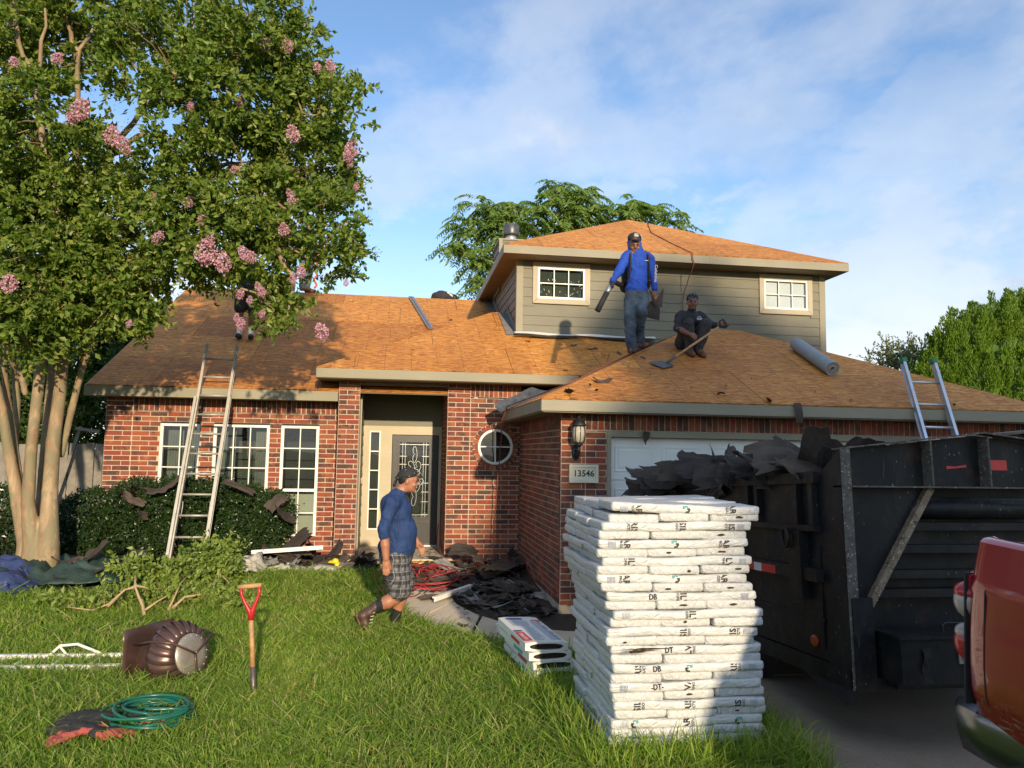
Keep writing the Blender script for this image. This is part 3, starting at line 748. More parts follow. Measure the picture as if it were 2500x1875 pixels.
planks((UX0+0.1, UY, 0), (UX1-0.1, UY, 0), 3.70, 5.41, (0, -1, 0), [(a-UX0-0.1, c-UX0-0.1, p, q) for a, c, p, q in uw], jit=3)
planks((UX0, 20.0, 0), (UX0, UY+0.1, 0), 3.70, 5.41, (-1, 0, 0), jit=4)
planks((UX1, UY+0.1, 0), (UX1, 20.0, 0), 2.9, 5.41, (1, 0, 0), jit=5)
for q_ in ((UX0-0.024, UX0+0.098, UY-0.024, UY+0.098, 3.7, 5.41), (UX1-0.098, UX1+0.024, UY-0.024, UY+0.098, 3.0, 5.41), (UX0, UX1, 19.9, 20.0, 2.9, 5.41)):
    m = MB(); m.bx(*q_); m.build('corner_board' if q_[2] < 19 else 'rear_wall', 'fascia_tan', house)
for i, (a, c, p, q) in enumerate(uw):
    m = MB(); t = 0.093; y0, y1 = UY-0.045, UY+0.02
    for pts in ([(a, q), (c, q), (c-t, q-t), (a+t, q-t)], [(a, p), (a+t, p+t), (c-t, p+t), (c, p)], [(a, p), (a, q), (a+t, q-t), (a+t, p+t)], [(c, p), (c-t, p+t), (c-t, q-t), (c, q)]):
        cxm = sum(u for u, _ in pts)/4; czm = sum(v for _, v in pts)/4
        pts = [(u+(cxm-u)*0.004, v+(czm-v)*0.012) for u, v in pts]
        m.prism([(u, y0, v) for u, v in pts], (0, y1-y0, 0))
    cas = m.build('window_casing', 'trim_tan', house)
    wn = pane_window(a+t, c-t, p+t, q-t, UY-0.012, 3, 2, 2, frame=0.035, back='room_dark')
    if i == 1:
        k = MB(); nn = 14; zz0, zz1 = p+t+0.03, q-t-0.03
        k.bx(a+t+0.02, c-t-0.02, UY+0.03, UY+0.034, zz0, zz1); k.build('sky_reflection', 'sky_reflection_white', wn)  # bluish white sheet: the sky's reflection painted in behind the glass
    else:
        k = MB(); r = random.Random(5)
        for _ in range(26):   # paint scratches and droppings on the dusty pane
            x, z = r.uniform(a+t+0.06, c-t-0.06), r.uniform(p+t+0.05, q-t-0.22); l = r.uniform(0.01, 0.05); an = r.uniform(0.8, 2.0)
            k.bar((x, UY+0.004, z), (x+l*math.cos(an), UY+0.004, z+l*math.sin(an)), 0.004, 0.003, (0, 1, 0))
        k.build('paint_specks', 'white_vinyl', wn)
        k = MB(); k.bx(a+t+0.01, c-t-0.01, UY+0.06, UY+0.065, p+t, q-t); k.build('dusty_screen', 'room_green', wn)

# --- porch
m = MB(); m.bx(-0.93, 0.86, 11.74, 13.5, -0.05, 0.28); m.build('porch_slab', 'path_concrete', house)
planks((-0.61, 12.3, 0), (-0.61, 13.4, 0), 0.28, 2.98, (1, 0, 0), exp=0.172, jit=8)
m = MB(); m.bx(-0.60, -0.585, 12.28, 12.34, 0.28, 2.98); m.build('trim_board', 'trim_tan', house)
planks((-0.60, 13.40, 0), (0.76, 13.40, 0), 2.34, 2.98, (0, -1, 0), exp=0.172, jit=9)
m = MB(); m.bx(-0.61, 0.78, 12.02, 12.24, 2.93, 3.03); m.build('porch_beam', 'soffit_brown', house)
m = MB(); m.bx(-0.93, 0.9, 12.24, 13.5, 2.985, 3.02); m.build('porch_ceiling', 'soffit_brown', house)
m = MB(); yD = 13.40
m.bx(-0.60, -0.47, yD-0.03, yD+0.05, 0.28, 2.34); m.bx(-0.325, -0.105, yD-0.03, yD+0.05, 0.28, 2.34); m.bx(0.705, 0.76, yD-0.03, yD+0.05, 0.28, 2.34)
m.bx(-0.47, -0.325, yD-0.03, yD+0.05, 2.235, 2.34); m.bx(-0.105, 0.705, yD-0.03, yD+0.05, 2.195, 2.34)
m.bx(-0.47, -0.325, yD-0.03, yD+0.05, 0.47, 0.575); m.bx(-0.47, -0.325, yD-0.015, yD+0.05, 0.28, 0.47)
m.build('door_frame', 'cream_trim', house)
sl = MB(); sl.bx(-0.49, -0.47, yD-0.045, yD+0.01, 0.56, 2.25); sl.bx(-0.325, -0.305, yD-0.045, yD+0.01, 0.56, 2.25); sl.bx(-0.47, -0.325, yD-0.045, yD+0.01, 2.228, 2.25); sl.bx(-0.47, -0.325, yD-0.045, yD+0.01, 0.56, 0.582)
zs = [0.582+(2.228-0.582)*k/5 for k in range(6)]
for k in range(1, 5): sl.bx(-0.47, -0.325, yD-0.04, yD+0.0, zs[k]-0.009, zs[k]+0.009)
side = sl.build('sidelight', 'white_vinyl', house)
for k in range(5):
    p = MB(); p.bx(-0.47, -0.325, yD-0.008, yD-0.004, zs[k], zs[k+1]); p.build('pane', 'window_glass', side)
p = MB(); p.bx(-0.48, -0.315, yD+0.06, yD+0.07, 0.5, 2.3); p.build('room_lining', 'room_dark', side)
d_ = MB(); X0, X1, Z0, Z1 = -0.095, 0.695, 0.30, 2.185; gx0, gx1, gz0, gz1 = 0.03, 0.54, 0.78, 2.065
y0, y1 = yD-0.018, yD+0.03
d_.bx(X0, gx0, y0, y1, Z0, Z1); d_.bx(gx1, X1, y0, y1, Z0, Z1); d_.bx(gx0, gx1, y0, y1, gz1, Z1); d_.bx(gx0, gx1, y0, y1, Z0, 0.36); d_.bx(gx0, gx1, y0, y1, 0.66, gz0); d_.bx(gx0, gx1, y0+0.016, y1, 0.36, 0.66)
d_.bx(0.09, 0.48, y0+0.004, y0+0.016, 0.42, 0.60)
for (xa, xb, za, zb) in ((gx0-0.03, gx1+0.03, gz1, gz1+0.03), (gx0-0.03, gx1+0.03, gz0-0.03, gz0), (gx0-0.03, gx0, gz0, gz1), (gx1, gx1+0.03, gz0, gz1)): d_.bx(xa, xb, y0-0.014, y0, za, zb)
door = d_.build('door', 'door_black', house)
p = MB(); p.bx(gx0, gx1, yD, yD+0.004, gz0, gz1); p.build('pane', 'window_glass', door)
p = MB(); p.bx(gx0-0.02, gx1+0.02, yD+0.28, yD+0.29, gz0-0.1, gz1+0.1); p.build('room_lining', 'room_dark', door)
ld = MB()
for t in (0.10, 0.19, 0.81, 0.90): x = gx0+(gx1-gx0)*t; ld.bx(x-0.0035, x+0.0035, yD-0.006, yD-0.0005, gz0, gz1)
for t in (0.03, 0.19, 0.30, 0.55, 0.67, 0.80, 0.97):
    z = gz0+(gz1-gz0)*(1-t)
    for (a, c) in ((0.0, 0.24), (0.76, 1.0)): ld.bx(gx0+(gx1-gx0)*a, gx0+(gx1-gx0)*c, yD-0.008, yD-0.003, z-0.006, z+0.006)
for z in (gz0+0.03, gz1-0.04): ld.bx(gx0, gx1, yD-0.0095, yD-0.0035, z-0.006, z+0.006)
cxm = (gx0+gx1)/2; czm = (gz0+gz1)/2+0.06
def loop(cx, cz, rx, rz, rot=0, n=20, pw=1.0):
    P = []
    for k in range(n):
        a = 2*PI*k/n; x, z = rx*math.cos(a)*abs(math.cos(a/2))**0.3, rz*math.sin(a)
        P.append((cx+x*math.cos(rot)-z*math.sin(rot), yD-0.006, cz+x*math.sin(rot)+z*math.cos(rot)))
    return P
for (dx, dz, rx, rz, ro) in ((0, 0.37, 0.045, 0.14, 0), (-0.055, 0.16, 0.06, 0.095, 0.2), (0.055, 0.16, 0.06, 0.095, -0.2), (0, 0.06, 0.10, 0.06, 0), (-0.10, 0.0, 0.07, 0.045, 0.7), (0.10, 0.0, 0.07, 0.045, -0.7), (-0.12, -0.10, 0.05, 0.05, 0.3), (0.12, -0.10, 0.05, 0.05, -0.3), (0, -0.09, 0.06, 0.10, 0), (-0.06, -0.2, 0.04, 0.09, 0.4), (0.06, -0.2, 0.04, 0.09, -0.4), (0, -0.36, 0.05, 0.16, 0)):
    ld.tube(loop(cxm+dx, czm+dz, rx, rz, ro), 0.006, 5, closed=True)
ld.build('leaded_ornament', 'leaded', door)
kn = MB()
for z, r_ in ((1.32, 0.026), (1.20, 0.032), (1.08, 0.034)):
    kn.lathe([(r_, 0), (r_, 0.012), (r_*0.6, 0.02), (r_*0.75, 0.035), (r_*0.3, 0.045)], 14, Matrix.Translation((-0.045, y0, z)) @ Matrix.Rotation(PI/2, 4, 'X'))
kn.build('door_handle', 'black_iron', door, True)
m = MB(); m.bx(-0.12, 0.71, yD-0.10, yD-0.02, 0.28, 0.30); m.build('threshold', 'aluminium', house)
m = MB(); m.bx(-0.603, -0.585, 12.95, 13.0, 1.36, 1.45); m.build('doorbell', 'cream_trim', house)
# --- garage door
m = MB(); m.bx(2.495, 2.545, 8.90, 9.04, 0.05, 2.2); m.bx(7.37, 7.42, 8.90, 9.04, 0.05, 2.2); m.bx(2.545, 7.37, 8.90, 9.04, 2.125, 2.198); m.build('garage_door_trim', 'fascia_tan', house)
gdr = MB(); gdr.bx(2.54, 7.38, 9.03, 9.06, 0.05, 2.14); gdo = gdr.build('garage_door', 'garage_white', house)
for r_ in range(4):
    za, zb = 0.06+0.515*r_, 0.06+0.515*(r_+1)-0.006
    s_ = MB(); s_.bx(2.55, 7.37, 9.0, 9.03, za, zb); sec = s_.build('door_section', 'garage_white', gdo)
    for c_ in range(8):
        xa = 2.55+0.6025*c_+0.06; xb = xa+0.485; zl, zh = za+0.09, zb-0.09; pm = MB()
        # stamped panel: outer bead, sunk field
        for k, (i0, y_) in enumerate(((0.0, 8.993), (0.018, 8.986), (0.05, 8.995), (0.07, 8.990))): pass
        R_ = [(xa, xb, zl, zh, 9.0), (xa+0.014, xb-0.014, zl+0.014, zh-0.014, 8.991), (xa+0.045, xb-0.045, zl+0.045, zh-0.045, 8.997), (xa+0.06, xb-0.06, zl+0.06, zh-0.06, 8.990)]
        for (A, B) in zip(R_, R_[1:]):
            a4 = [(A[0], A[4], A[2]), (A[1], A[4], A[2]), (A[1], A[4], A[3]), (A[0], A[4], A[3])]; b4 = [(B[0], B[4], B[2]), (B[1], B[4], B[2]), (B[1], B[4], B[3]), (B[0], B[4], B[3])]
            pm.add(a4+b4, [(i, (i+1) % 4, 4+(i+1) % 4, 4+i) for i in range(4)])
        B = R_[-1]; pm.add([(B[0], B[4], B[2]), (B[1], B[4], B[2]), (B[1], B[4], B[3]), (B[0], B[4], B[3])], [(0, 1, 2, 3)])
        pm.build('door_panel', 'garage_white', sec)

# --- roofs: deck below, sheets of strand board on top
def roof_part(name='roof'):
    return None
def plane_z(p0, n): return lambda x, y: p0[2]-((x-p0[0])*n[0]+(y-p0[1])*n[1])/n[2]
def roof_face(roof, poly, off=0.0, panels=True, udir=None, seed=0):
    """poly: convex plan-ordered 3D polygon (planar); lays 1.22 x 2.44 sheets along the eave edge poly[0]->poly[1]"""
    P = [Vector(p) for p in poly]; n = Vector((0, 0, 0))
    for i in range(len(P)): n += P[i].cross(P[(i+1) % len(P)])
    n.normalize()
    if n.z < 0: P = P[::-1]; n = -n; P = P[-2:]+P[:-2]
    dk = MB(); dk.prism([p-n*0.035 for p in P], n*0.017); dk.build('roof_deck', 'soffit_brown', roof)
    u = (P[1]-P[0]); u.z = 0 if abs(u.z) < 0.02 else u.z; u.normalize(); v = n.cross(u).normalized(); O = P[0]
    if v.z < 0: v = -v
    us = [(p-O).dot(u) for p in P]; vs2 = [(p-O).dot(v) for p in P]
    r = random.Random(seed); row = 0; vv = min(vs2)
    while vv < max(vs2):
        uu = min(us)-2.44+off+(1.22 if row % 2 else 0)
        while uu < max(us):
            g = 0.004
            q = [O+u*(uu+g)+v*(vv+g), O+u*(uu+2.44-g)+v*(vv+g), O+u*(uu+2.44-g)+v*(vv+1.22-g), O+u*(uu+g)+v*(vv+1.22-g)]
            for i in range(len(P)):
                a, b_ = P[i], P[(i+1) % len(P)]; e = (b_-a); no = e.cross(n).normalized()
                q = clip_poly(q, a, no)
                if len(q) < 3: break
            if len(q) >= 3:
                ar = sum((q[i]-q[0]).cross(q[i+1]-q[0]).length for i in range(1, len(q)-1))/2
                if ar > 0.02:
                    m = MB(); lift = r.uniform(-0.0015, 0.003); m.prism([p+n*(-0.016+lift) for p in q], n*0.016); m.build('osb_panel', 'osb', roof)
            uu += 2.44
        vv += 1.22; row += 1
def roof_root(x, y, z):
    m = MB(); m.bx(x-0.02, x+0.02, y-0.02, y+0.02, z-0.3, z-0.26); return m.build('roof', 'soffit_brown', house)
mr = roof_root(-2, 14, 3.8)
roof_face(mr, [(-4.6, 12.0, 2.83), (2.05, 12.0, 2.83), (2.05, 17.1, 5.38), (-4.6, 17.1, 5.38)], 0.9, seed=1)
roof_face(mr, [(2.05, 22.2, 2.83), (-4.6, 22.2, 2.83), (-4.6, 17.1, 5.38), (2.05, 17.1, 5.38)], 0.3, seed=2)
pr_ = roof_root(1, 13, 3.8)
PX0, PE, PZ = -1.244, 11.6, 3.15
pz = lambda y: PZ+0.5*(y-PE)
roof_face(pr_, [(PX0, PE, PZ), (2.05, PE, PZ), (2.05, 14.6, pz(14.6)), (1.756, 14.6, pz(14.6))], 0.55, seed=3)
roof_face(pr_, [(2.05, PE, PZ), (2.905, PE, PZ), (4.655, 13.35, pz(13.35)), (2.05, 13.35, pz(13.35))], 1.2, seed=4)
roof_face(pr_, [(PX0, 12.64, PZ), (PX0, PE, PZ), (1.756, 14.6, 4.65), (1.756, 15.64, 4.65)], 0.2, seed=5)
roof_face(pr_, [(2.05, 15.6, 4.15), (1.756, 15.6, 4.15), (1.756, 14.6, 4.65), (2.05, 14.6, 4.65)], 0.2, seed=6)
gr_ = roof_root(5, 11, 3.6)
GX0, GX1, GE, GZ, GM, GT = 1.624, 8.523, 8.6, 2.548, 0.47, 3.05
GR = GZ+GM*GT; gyr = GE+GT
gl = lambda x: GZ+GM*(x-GX0)
roof_face(gr_, [(GX0, GE, GZ), (GX1, GE, GZ), (GX1-GT, gyr, GR), (GX0+GT, gyr, GR)], 0.35, seed=7)
roof_face(gr_, [(GX0, 11.98, GZ), (GX0, GE, GZ), (2.70, 9.676, gl(2.70)), (2.70, 11.98, gl(2.70))], 0.35, seed=8)
roof_face(gr_, [(2.70, 11.60, gl(2.70)), (2.70, 9.676, gl(2.70)), (GX0+GT, gyr, GR), (GX0+GT, 13.27, GR), (2.905, 11.60, gl(2.905))], 0.35, seed=9)
roof_face(gr_, [(GX0+GT, gyr, GR), (GX1-GT, gyr, GR), (GX1-GT, 13.34, GR), (GX0+GT, 13.34, GR)], 0.35, seed=10)
roof_face(gr_, [(GX1, GE, GZ), (GX1, 13.3, GZ), (GX1-GT, 13.3, GR), (GX1-GT, gyr, GR)], 0.35, seed=11)
ur = roof_root(5, 15, 6.2)
EX0, EX1, EY, EZ = 1.73, 8.275, 12.9, 5.56; tt = (EX1-EX0)/2; AX, AY, AZ = (EX0+EX1)/2, EY+tt, EZ+0.5*tt
roof_face(ur, [(EX0, EY, EZ), (EX1, EY, EZ), (AX, AY, AZ)], 0.7, seed=12)
roof_face(ur, [(EX0, 20.5, EZ), (EX0, EY, EZ), (AX, AY, AZ), (AX, 20.5-tt, AZ)], 0.7, seed=13)
roof_face(ur, [(EX1, EY, EZ), (EX1, 20.5, EZ), (AX, 20.5-tt, AZ), (AX, AY, AZ)], 0.7, seed=14)
roof_face(ur, [(EX1, 20.5, EZ), (EX0, 20.5, EZ), (AX, 20.5-tt, AZ)], 0.7, seed=15)

# --- fascias and soffits (each run a board of its own)
def board(x0, x1, y0, y1, z0, z1, name='fascia', mat='fascia_tan'):
    m = MB(); m.bx(x0, x1, y0, y1, z0, z1); return m.build(name, mat, house)
dz = 0.028
board(-4.6, -0.945, 11.995, 12.02, 2.665, 2.83-dz+0.012); board(-4.62, -0.945, 12.02, 12.40, 2.665, 2.68, 'soffit', 'soffit_brown')
m = MB(); m.prism([(-4.625, 12.0, 2.66), (-4.625, 12.0, 2.812), (-4.625, 17.1, 5.365), (-4.625, 22.2, 2.812), (-4.625, 22.2, 2.66), (-4.625, 17.1, 5.20)], (0.023, 0, 0)); m.build('fascia', 'fascia_tan', house)
board(PX0, 2.78, PE-0.004, PE+0.022, 2.995, PZ-dz+0.012); board(PX0, PX0+0.025, PE+0.022, 12.6, 2.995, PZ-dz+0.01); board(PX0+0.025, 2.6, PE+0.022, 12.0, 2.985, 3.0, 'soffit', 'soffit_brown')
board(PX0+0.025, -0.93, 12.0, 12.42, 2.985, 3.0, 'soffit', 'soffit_brown')
board(GX0, GX1, GE-0.004, GE+0.022, 2.405, GZ-dz+0.012); board(GX0-0.004, GX0+0.022, GE+0.022, 11.97, 2.405, GZ-dz+0.012); board(GX0+0.022, GX1, GE+0.022, 9.0, 2.39, 2.405, 'soffit', 'soffit_brown'); board(GX0+0.022, 2.0, 9.0, 11.97, 2.39, 2.405, 'soffit', 'soffit_brown')
board(EX0, EX1, EY-0.004, EY+0.022, 5.40, EZ-dz+0.012); board(EX0-0.004, EX0+0.022, EY+0.022, 20.5, 5.40, EZ-dz+0.012); board(EX1-0.022, EX1+0.004, EY+0.022, 20.5, 5.40, EZ-dz+0.012); board(EX0+0.022, EX1-0.022, EY+0.022, 20.45, 5.395, 5.41, 'soffit', 'soffit_brown')
# --- flashings
m = MB(); m.add([(2.035, 14.55, 4.635), (2.035, 13.32, 4.02), (1.86, 13.30, 4.02), (1.86, 14.55, 4.645), (2.03, 14.55, 4.79), (2.03, 13.32, 4.17)], [(0, 1, 2, 3), (0, 4, 5, 1)]); m.build('step_flashing', 'felt_back', house)
m = MB(); m.add([(2.035, 17.05, 5.37), (2.035, 15.6, 4.66), (1.88, 15.6, 4.655), (1.88, 17.05, 5.375), (2.03, 17.05, 5.53), (2.03, 15.6, 4.81)], [(0, 1, 2, 3), (0, 4, 5, 1)]); m.build('step_flashing', 'felt_back', house)
m = MB()
m.grid(lambda u, v: (2.0+2.62*u, 13.315-0.10*v-0.02*math.sin(u*9)*v, 4.075-0.05*v+0.012*math.sin(u*14+v)-0.004*u), 40, 3, thick=0.003); m.build('apron_flashing', 'white_metal', house)
m = MB()
m.grid(lambda u, v: (1.98+2.55*u, 13.21-0.05*v-0.03*math.sin(u*7+1)*v, 4.02-0.035*v+0.02*math.sin(u*11+2)*v), 40, 3, thick=0.003); m.build('torn_felt_strip', 'felt', house)
# valley flashing: the loose metal trough poking past the garage eave
m = MB(); fq = [at(1206, 986, 11.42), at(1222, 1008, 11.30), at(1348, 955, 11.36), at(1300, 946, 11.52)]
m.grid(lambda u, v: (fq[0].lerp(fq[1], v)).lerp(fq[3].lerp(fq[2], v), u)+Vector((0, 0, .012*math.sin(9*u)-.02*math.sin(PI*v))), 10, 5, thick=0.003); m.build('valley_flashing', 'dark_galvanised', house)
# --- chimney chase and flue
planks((2.02, 16.6, 0), (2.02, 15.6, 0), 5.3, 6.40, (-1, 0, 0), exp=0.15, jit=21); planks((2.02, 15.6, 0), (2.55, 15.6, 0), 5.3, 6.40, (0, -1, 0), exp=0.15, jit=22)
m = MB(); m.bx(1.985, 2.60, 15.57, 16.65, 6.40, 6.43); m.bx(1.99, 2.06, 15.57, 15.66, 5.3, 6.4); m.build('chimney_cap', 'fascia_tan', house)
m = MB(); T = Matrix.Translation((2.28, 15.85, 6.43)); m.lathe([(0.115, 0), (0.115, 0.14)], 24, T); m.lathe([(0.165, 0.14), (0.172, 0.17), (0.172, 0.36), (0.16, 0.375)], 24, T, 1); m.build('flue', ['aluminium', 'dark_galvanised'], house, True)
# plumbing vents on the far slopes
m = MB(); m.tube([(7.05, 17.6, 6.05), (7.05, 17.6, 6.75), (7.0, 17.3, 6.82)], 0.06, 12); m.build('vent_pipe', 'white_vinyl', house, True)

# --- place the bricks: the ones that show largest singly, the rest of each wall as one part
unit = MB(); unit.box((0, 0, 0), (1, 1, 1)); unit_me = unit.mesh('brick', ['brick'])
def seen(bk):
    w_, c, d, a = bk
    dist = (c-CAMLOC).length
    if c.x < -1.9 and c.z < 1.35: dist += 20            # behind the hedge
    if c.x > 2.3 and c.z < 2.0: dist += 10
    if a == -PI/2 and c.x < 1.0: dist += 20
    return dist
BRICKS.sort(key=seen)
N1 = 300
rest = {}
for k, (w_, c, d, a) in enumerate(BRICKS):
    if isinstance(a, tuple):
        Mx = Matrix.Rotation(-a[1], 4, 'Y')
    else: Mx = Matrix.Rotation(a, 4, 'Z')
    if k < N1:
        o = bpy.data.objects.new('brick', unit_me); col.objects.link(o); o.parent = w_; o.location = c-WO(w_); o.scale = d
        o.rotation_euler = Mx.to_euler()
    else:
        rest.setdefault(w_, MB()).box(c, d, Mx.to_3x3())
for w_, mb in rest.items():
    o = mb.build('bricks', 'brick', w_); o['kind'] = 'stuff'
# ------------------------------------------------------------------ implicit surfaces (trunks, bodies)
def surface_nets(d, org, h):
    s = d < 0; nx, ny, nz = d.shape
    c = np.zeros((nx-1, ny-1, nz-1), np.int8)
    offs = [(i, j, k) for i in (0, 1) for j in (0, 1) for k in (0, 1)]
    sl = lambda o: (slice(o[0], nx-1+o[0]), slice(o[1], ny-1+o[1]), slice(o[2], nz-1+o[2]))
    for o in offs: c += s[sl(o)]
    act = (c > 0) & (c < 8); ii = np.argwhere(act); idx = np.full(act.shape, -1, np.int64); idx[act] = np.arange(len(ii))
    pos = np.zeros((len(ii), 3)); cnt = np.zeros(len(ii))
    cv = {o: d[ii[:, 0]+o[0], ii[:, 1]+o[1], ii[:, 2]+o[2]] for o in offs}
    for a in offs:
        for ax in range(3):
            if a[ax]: continue
            b_ = list(a); b_[ax] = 1; b_ = tuple(b_); da, db = cv[a], cv[b_]; m = (da < 0) != (db < 0)
            t = np.where(m, da/np.where(m, da-db, 1), 0); p = np.array(a, float)[None, :].repeat(len(ii), 0); p[:, ax] += t
            pos[m] += p[m]; cnt[m] += 1
    V = (ii + pos/cnt[:, None])*h + np.array(org); Fs = []
    for ax in range(3):
        u, v = (ax+1) % 3, (ax+2) % 3
        A = [slice(None)]*3; B = [slice(None)]*3; A[ax] = slice(0, -1); B[ax] = slice(1, None)
        sa, sb = s[tuple(A)], s[tuple(B)]; e = np.argwhere(sa != sb)
        ok = (e[:, u] > 0) & (e[:, v] > 0) & (e[:, u] < d.shape[u]-1) & (e[:, v] < d.shape[v]-1); e = e[ok]
        fl = sa[e[:, 0], e[:, 1], e[:, 2]]
        def cell(du, dv):
            q = e.copy(); q[:, u] += du; q[:, v] += dv; return idx[q[:, 0], q[:, 1], q[:, 2]]
        q = np.stack([cell(-1, -1), cell(0, -1), cell(0, 0), cell(-1, 0)], 1); q[~fl] = q[~fl][:, ::-1]; Fs.append(q)
    return V, np.concatenate(Fs)
class Sdf:
    """smooth union of tapered capsules and ellipsoids; every primitive carries a material slot"""
    def __init__(s): s.p = []
    def cap(s, a, b, ra, rb=None, m=0, k=0.02, flat=None): s.p.append(('c', np.array(a, float), np.array(b, float), ra, ra if rb is None else rb, m, k, flat)); return s
    def chain(s, pts, rs, m=0, k=0.02):
        for i in range(len(pts)-1): s.cap(pts[i], pts[i+1], rs[i], rs[i+1], m, k)
        return s
    def ell(s, c, r, m=0, k=0.02, rot=None): s.p.append(('e', np.array(c, float), np.array(r, float), rot, None, m, k, None)); return s
    def mesh(s, name, mats, h=0.009, folds=None):
        lo = np.full(3, 1e9); hi = -lo
        bb_ = []
        for q in s.p:
            if q[0] == 'c':
                R = max(q[3], q[4]); l = np.minimum(q[1], q[2])-R; g = np.maximum(q[1], q[2])+R
            else: R = max(q[2]); R = q[2] if q[3] is None else np.full(3, R); l = q[1]-R; g = q[1]+R
            bb_.append((l, g)); lo = np.minimum(lo, l); hi = np.maximum(hi, g)
        lo -= 0.05; hi += 0.05; n = np.ceil((hi-lo)/h).astype(int)+1
        D = np.full(n, 0.04, np.float32); best = np.full(n, 9.0, np.float32); lab = np.zeros(n, np.int8)
        for q, (l, g) in zip(s.p, bb_):
            k = q[6]; pad = k+3*h
            i0 = np.maximum(0, np.floor((l-pad-lo)/h).astype(int)); i1 = np.minimum(n, np.ceil((g+pad-lo)/h).astype(int)+1)
            ax = [lo[t]+np.arange(i0[t], i1[t])*h for t in range(3)]
            X, Y, Z = np.meshgrid(*ax, indexing='ij'); P = np.stack([X, Y, Z], -1).astype(np.float32)
            if q[0] == 'c':
                a, b_ = q[1], q[2]; ab = b_-a; t = np.clip(((P-a)@ab)/max(ab@ab, 1e-9), 0, 1); r = q[3]+(q[4]-q[3])*t
                w_ = P-a-t[..., None]*ab
                if q[7] is not None: w_ = w_/np.array(q[7])
                di = np.sqrt((w_**2).sum(-1))-r
            else:
                w_ = P-q[1]
                if q[3] is not None: w_ = w_@np.array(q[3].to_3x3())
                w_ = w_/q[2]; ln = np.sqrt((w_**2).sum(-1)); di = (ln-1)*min(q[2])
                if min(q[2]) < 0.6*max(q[2]): di = ln*(ln-1)/np.maximum(np.sqrt(((w_/q[2])**2).sum(-1)), 1e-6)
            S = tuple(slice(i0[t], i1[t]) for t in range(3)); d0 = D[S]
            hh = np.clip(0.5+0.5*(d0-di)/k, 0, 1) if k > 0 else (di < d0).astype(float)
            D[S] = d0*(1-hh)+di*hh-k*hh*(1-hh)
            m_ = di < best[S]; best[S] = np.where(m_, di, best[S]); L_ = lab[S]; L_[m_] = q[5]; lab[S] = L_
        V, Fc = surface_nets(D, lo, h)
        c = V[Fc].mean(1); ix = np.clip(np.round((c-lo)/h).astype(int), 0, n-1); mi = lab[ix[:, 0], ix[:, 1], ix[:, 2]]
        if folds:
            fnn = np.cross(V[Fc[:, 2]]-V[Fc[:, 0]], V[Fc[:, 3]]-V[Fc[:, 1]]); vn = np.zeros_like(V)
            for q in range(4): np.add.at(vn, Fc[:, q], fnn)
            vn /= np.maximum(np.linalg.norm(vn, axis=1, keepdims=True), 1e-9)
            iv = np.clip(np.round((V-lo)/h).astype(int), 0, n-1); vl = lab[iv[:, 0], iv[:, 1], iv[:, 2]]
            amp = np.array([folds.get(q, 0.0) for q in range(len(mats))])[vl]
            x, y, z = V.T; a = 26*z+9*x+2.2*np.sin(13*x+7*z)+1.6*np.sin(11*y-9*z); b_ = 38*z-17*x+12*y+2.0*np.sin(17*z+8*y); c_ = 15*x+13*y+9*z+2.4*np.sin(9*z+5*x)
            f_ = .5*(1-np.abs(np.sin(a*.5)))**2+.35*(1-np.abs(np.sin(b_*.5)))**2+.4*np.sin(c_)
            V = V+vn*(amp*(f_-.25))[:, None]
        return fast_mesh(name, V, Fc, mats, mi, True)
# ------------------------------------------------------------------ foliage
def leaf_mesh(name, C, D, size, mat, wid=0.5, fold=0.25, nrm_up=0.5, rng=RNG, two=True):
    """C base points, D directions (n,3): folded diamond leaves"""
    n = len(C); D = D/np.maximum(np.linalg.norm(D, axis=1, keepdims=True), 1e-6)
    up = rng.normal(size=(n, 3))*(1-nrm_up) + np.array([0, 0, 1.0])*nrm_up
    S = np.cross(D, up); S /= np.maximum(np.linalg.norm(S, axis=1, keepdims=True), 1e-6); Nn = np.cross(S, D)
    sz = (np.full(n, size) if np.isscalar(size) else size)[:, None]*rng.uniform(0.7, 1.25, (n, 1))
    m = C + D*sz*0.45
    V = np.stack([C, m+S*sz*wid/2+Nn*sz*fold*0.3, C+D*sz-Nn*sz*0.12, m-S*sz*wid/2+Nn*sz*fold*0.3], 1).reshape(-1, 3)
    b_ = np.arange(n)[:, None]*4; F_ = np.concatenate([b_+np.array([[0, 1, 2]]), b_+np.array([[0, 2, 3]])], 0)
    return fast_mesh(name, V, F_, [mat])
def unit_vecs(n, rng=RNG):
    v = rng.normal(size=(n, 3)); return v/np.linalg.norm(v, axis=1, keepdims=True)
def sprays(C, D, n, length, spread, rng=RNG):
    """leaf positions along twigs: for each twig (C,D) n leaves"""
    k = len(C); t = np.tile(np.linspace(0.15, 1.0, n), k); Ci = np.repeat(C, n, 0); Di = np.repeat(D, n, 0)
    L_ = np.repeat(length if not np.isscalar(length) else np.full(k, length), n)
    P = Ci+Di*(t*L_)[:, None]; P[:, 2] -= 0.25*(t*L_)**2/np.maximum(L_, 1e-3)*0.6
    d = Di*0.55+unit_vecs(len(P), rng)*spread; return P, d
def blob_twigs(blobs, per_m2, rng, shell=0.45, up=0.25):
    """twigs spread through ellipsoid blobs, denser near the skin"""
    C = []; D = []
    for (c, r, f) in blobs:
        n = int(per_m2*f*12.57*np.mean(np.array(r))**2); u = unit_vecs(n, rng); rad = rng.uniform(shell, 1.0, (n, 1))**0.6
        C.append(np.array(c)+u*rad*np.array(r)); D.append(u*0.8+unit_vecs(n, rng)*0.6+np.array([0, 0, up]))
    C = np.concatenate(C); D = np.concatenate(D); return C, D/np.linalg.norm(D, axis=1, keepdims=True)
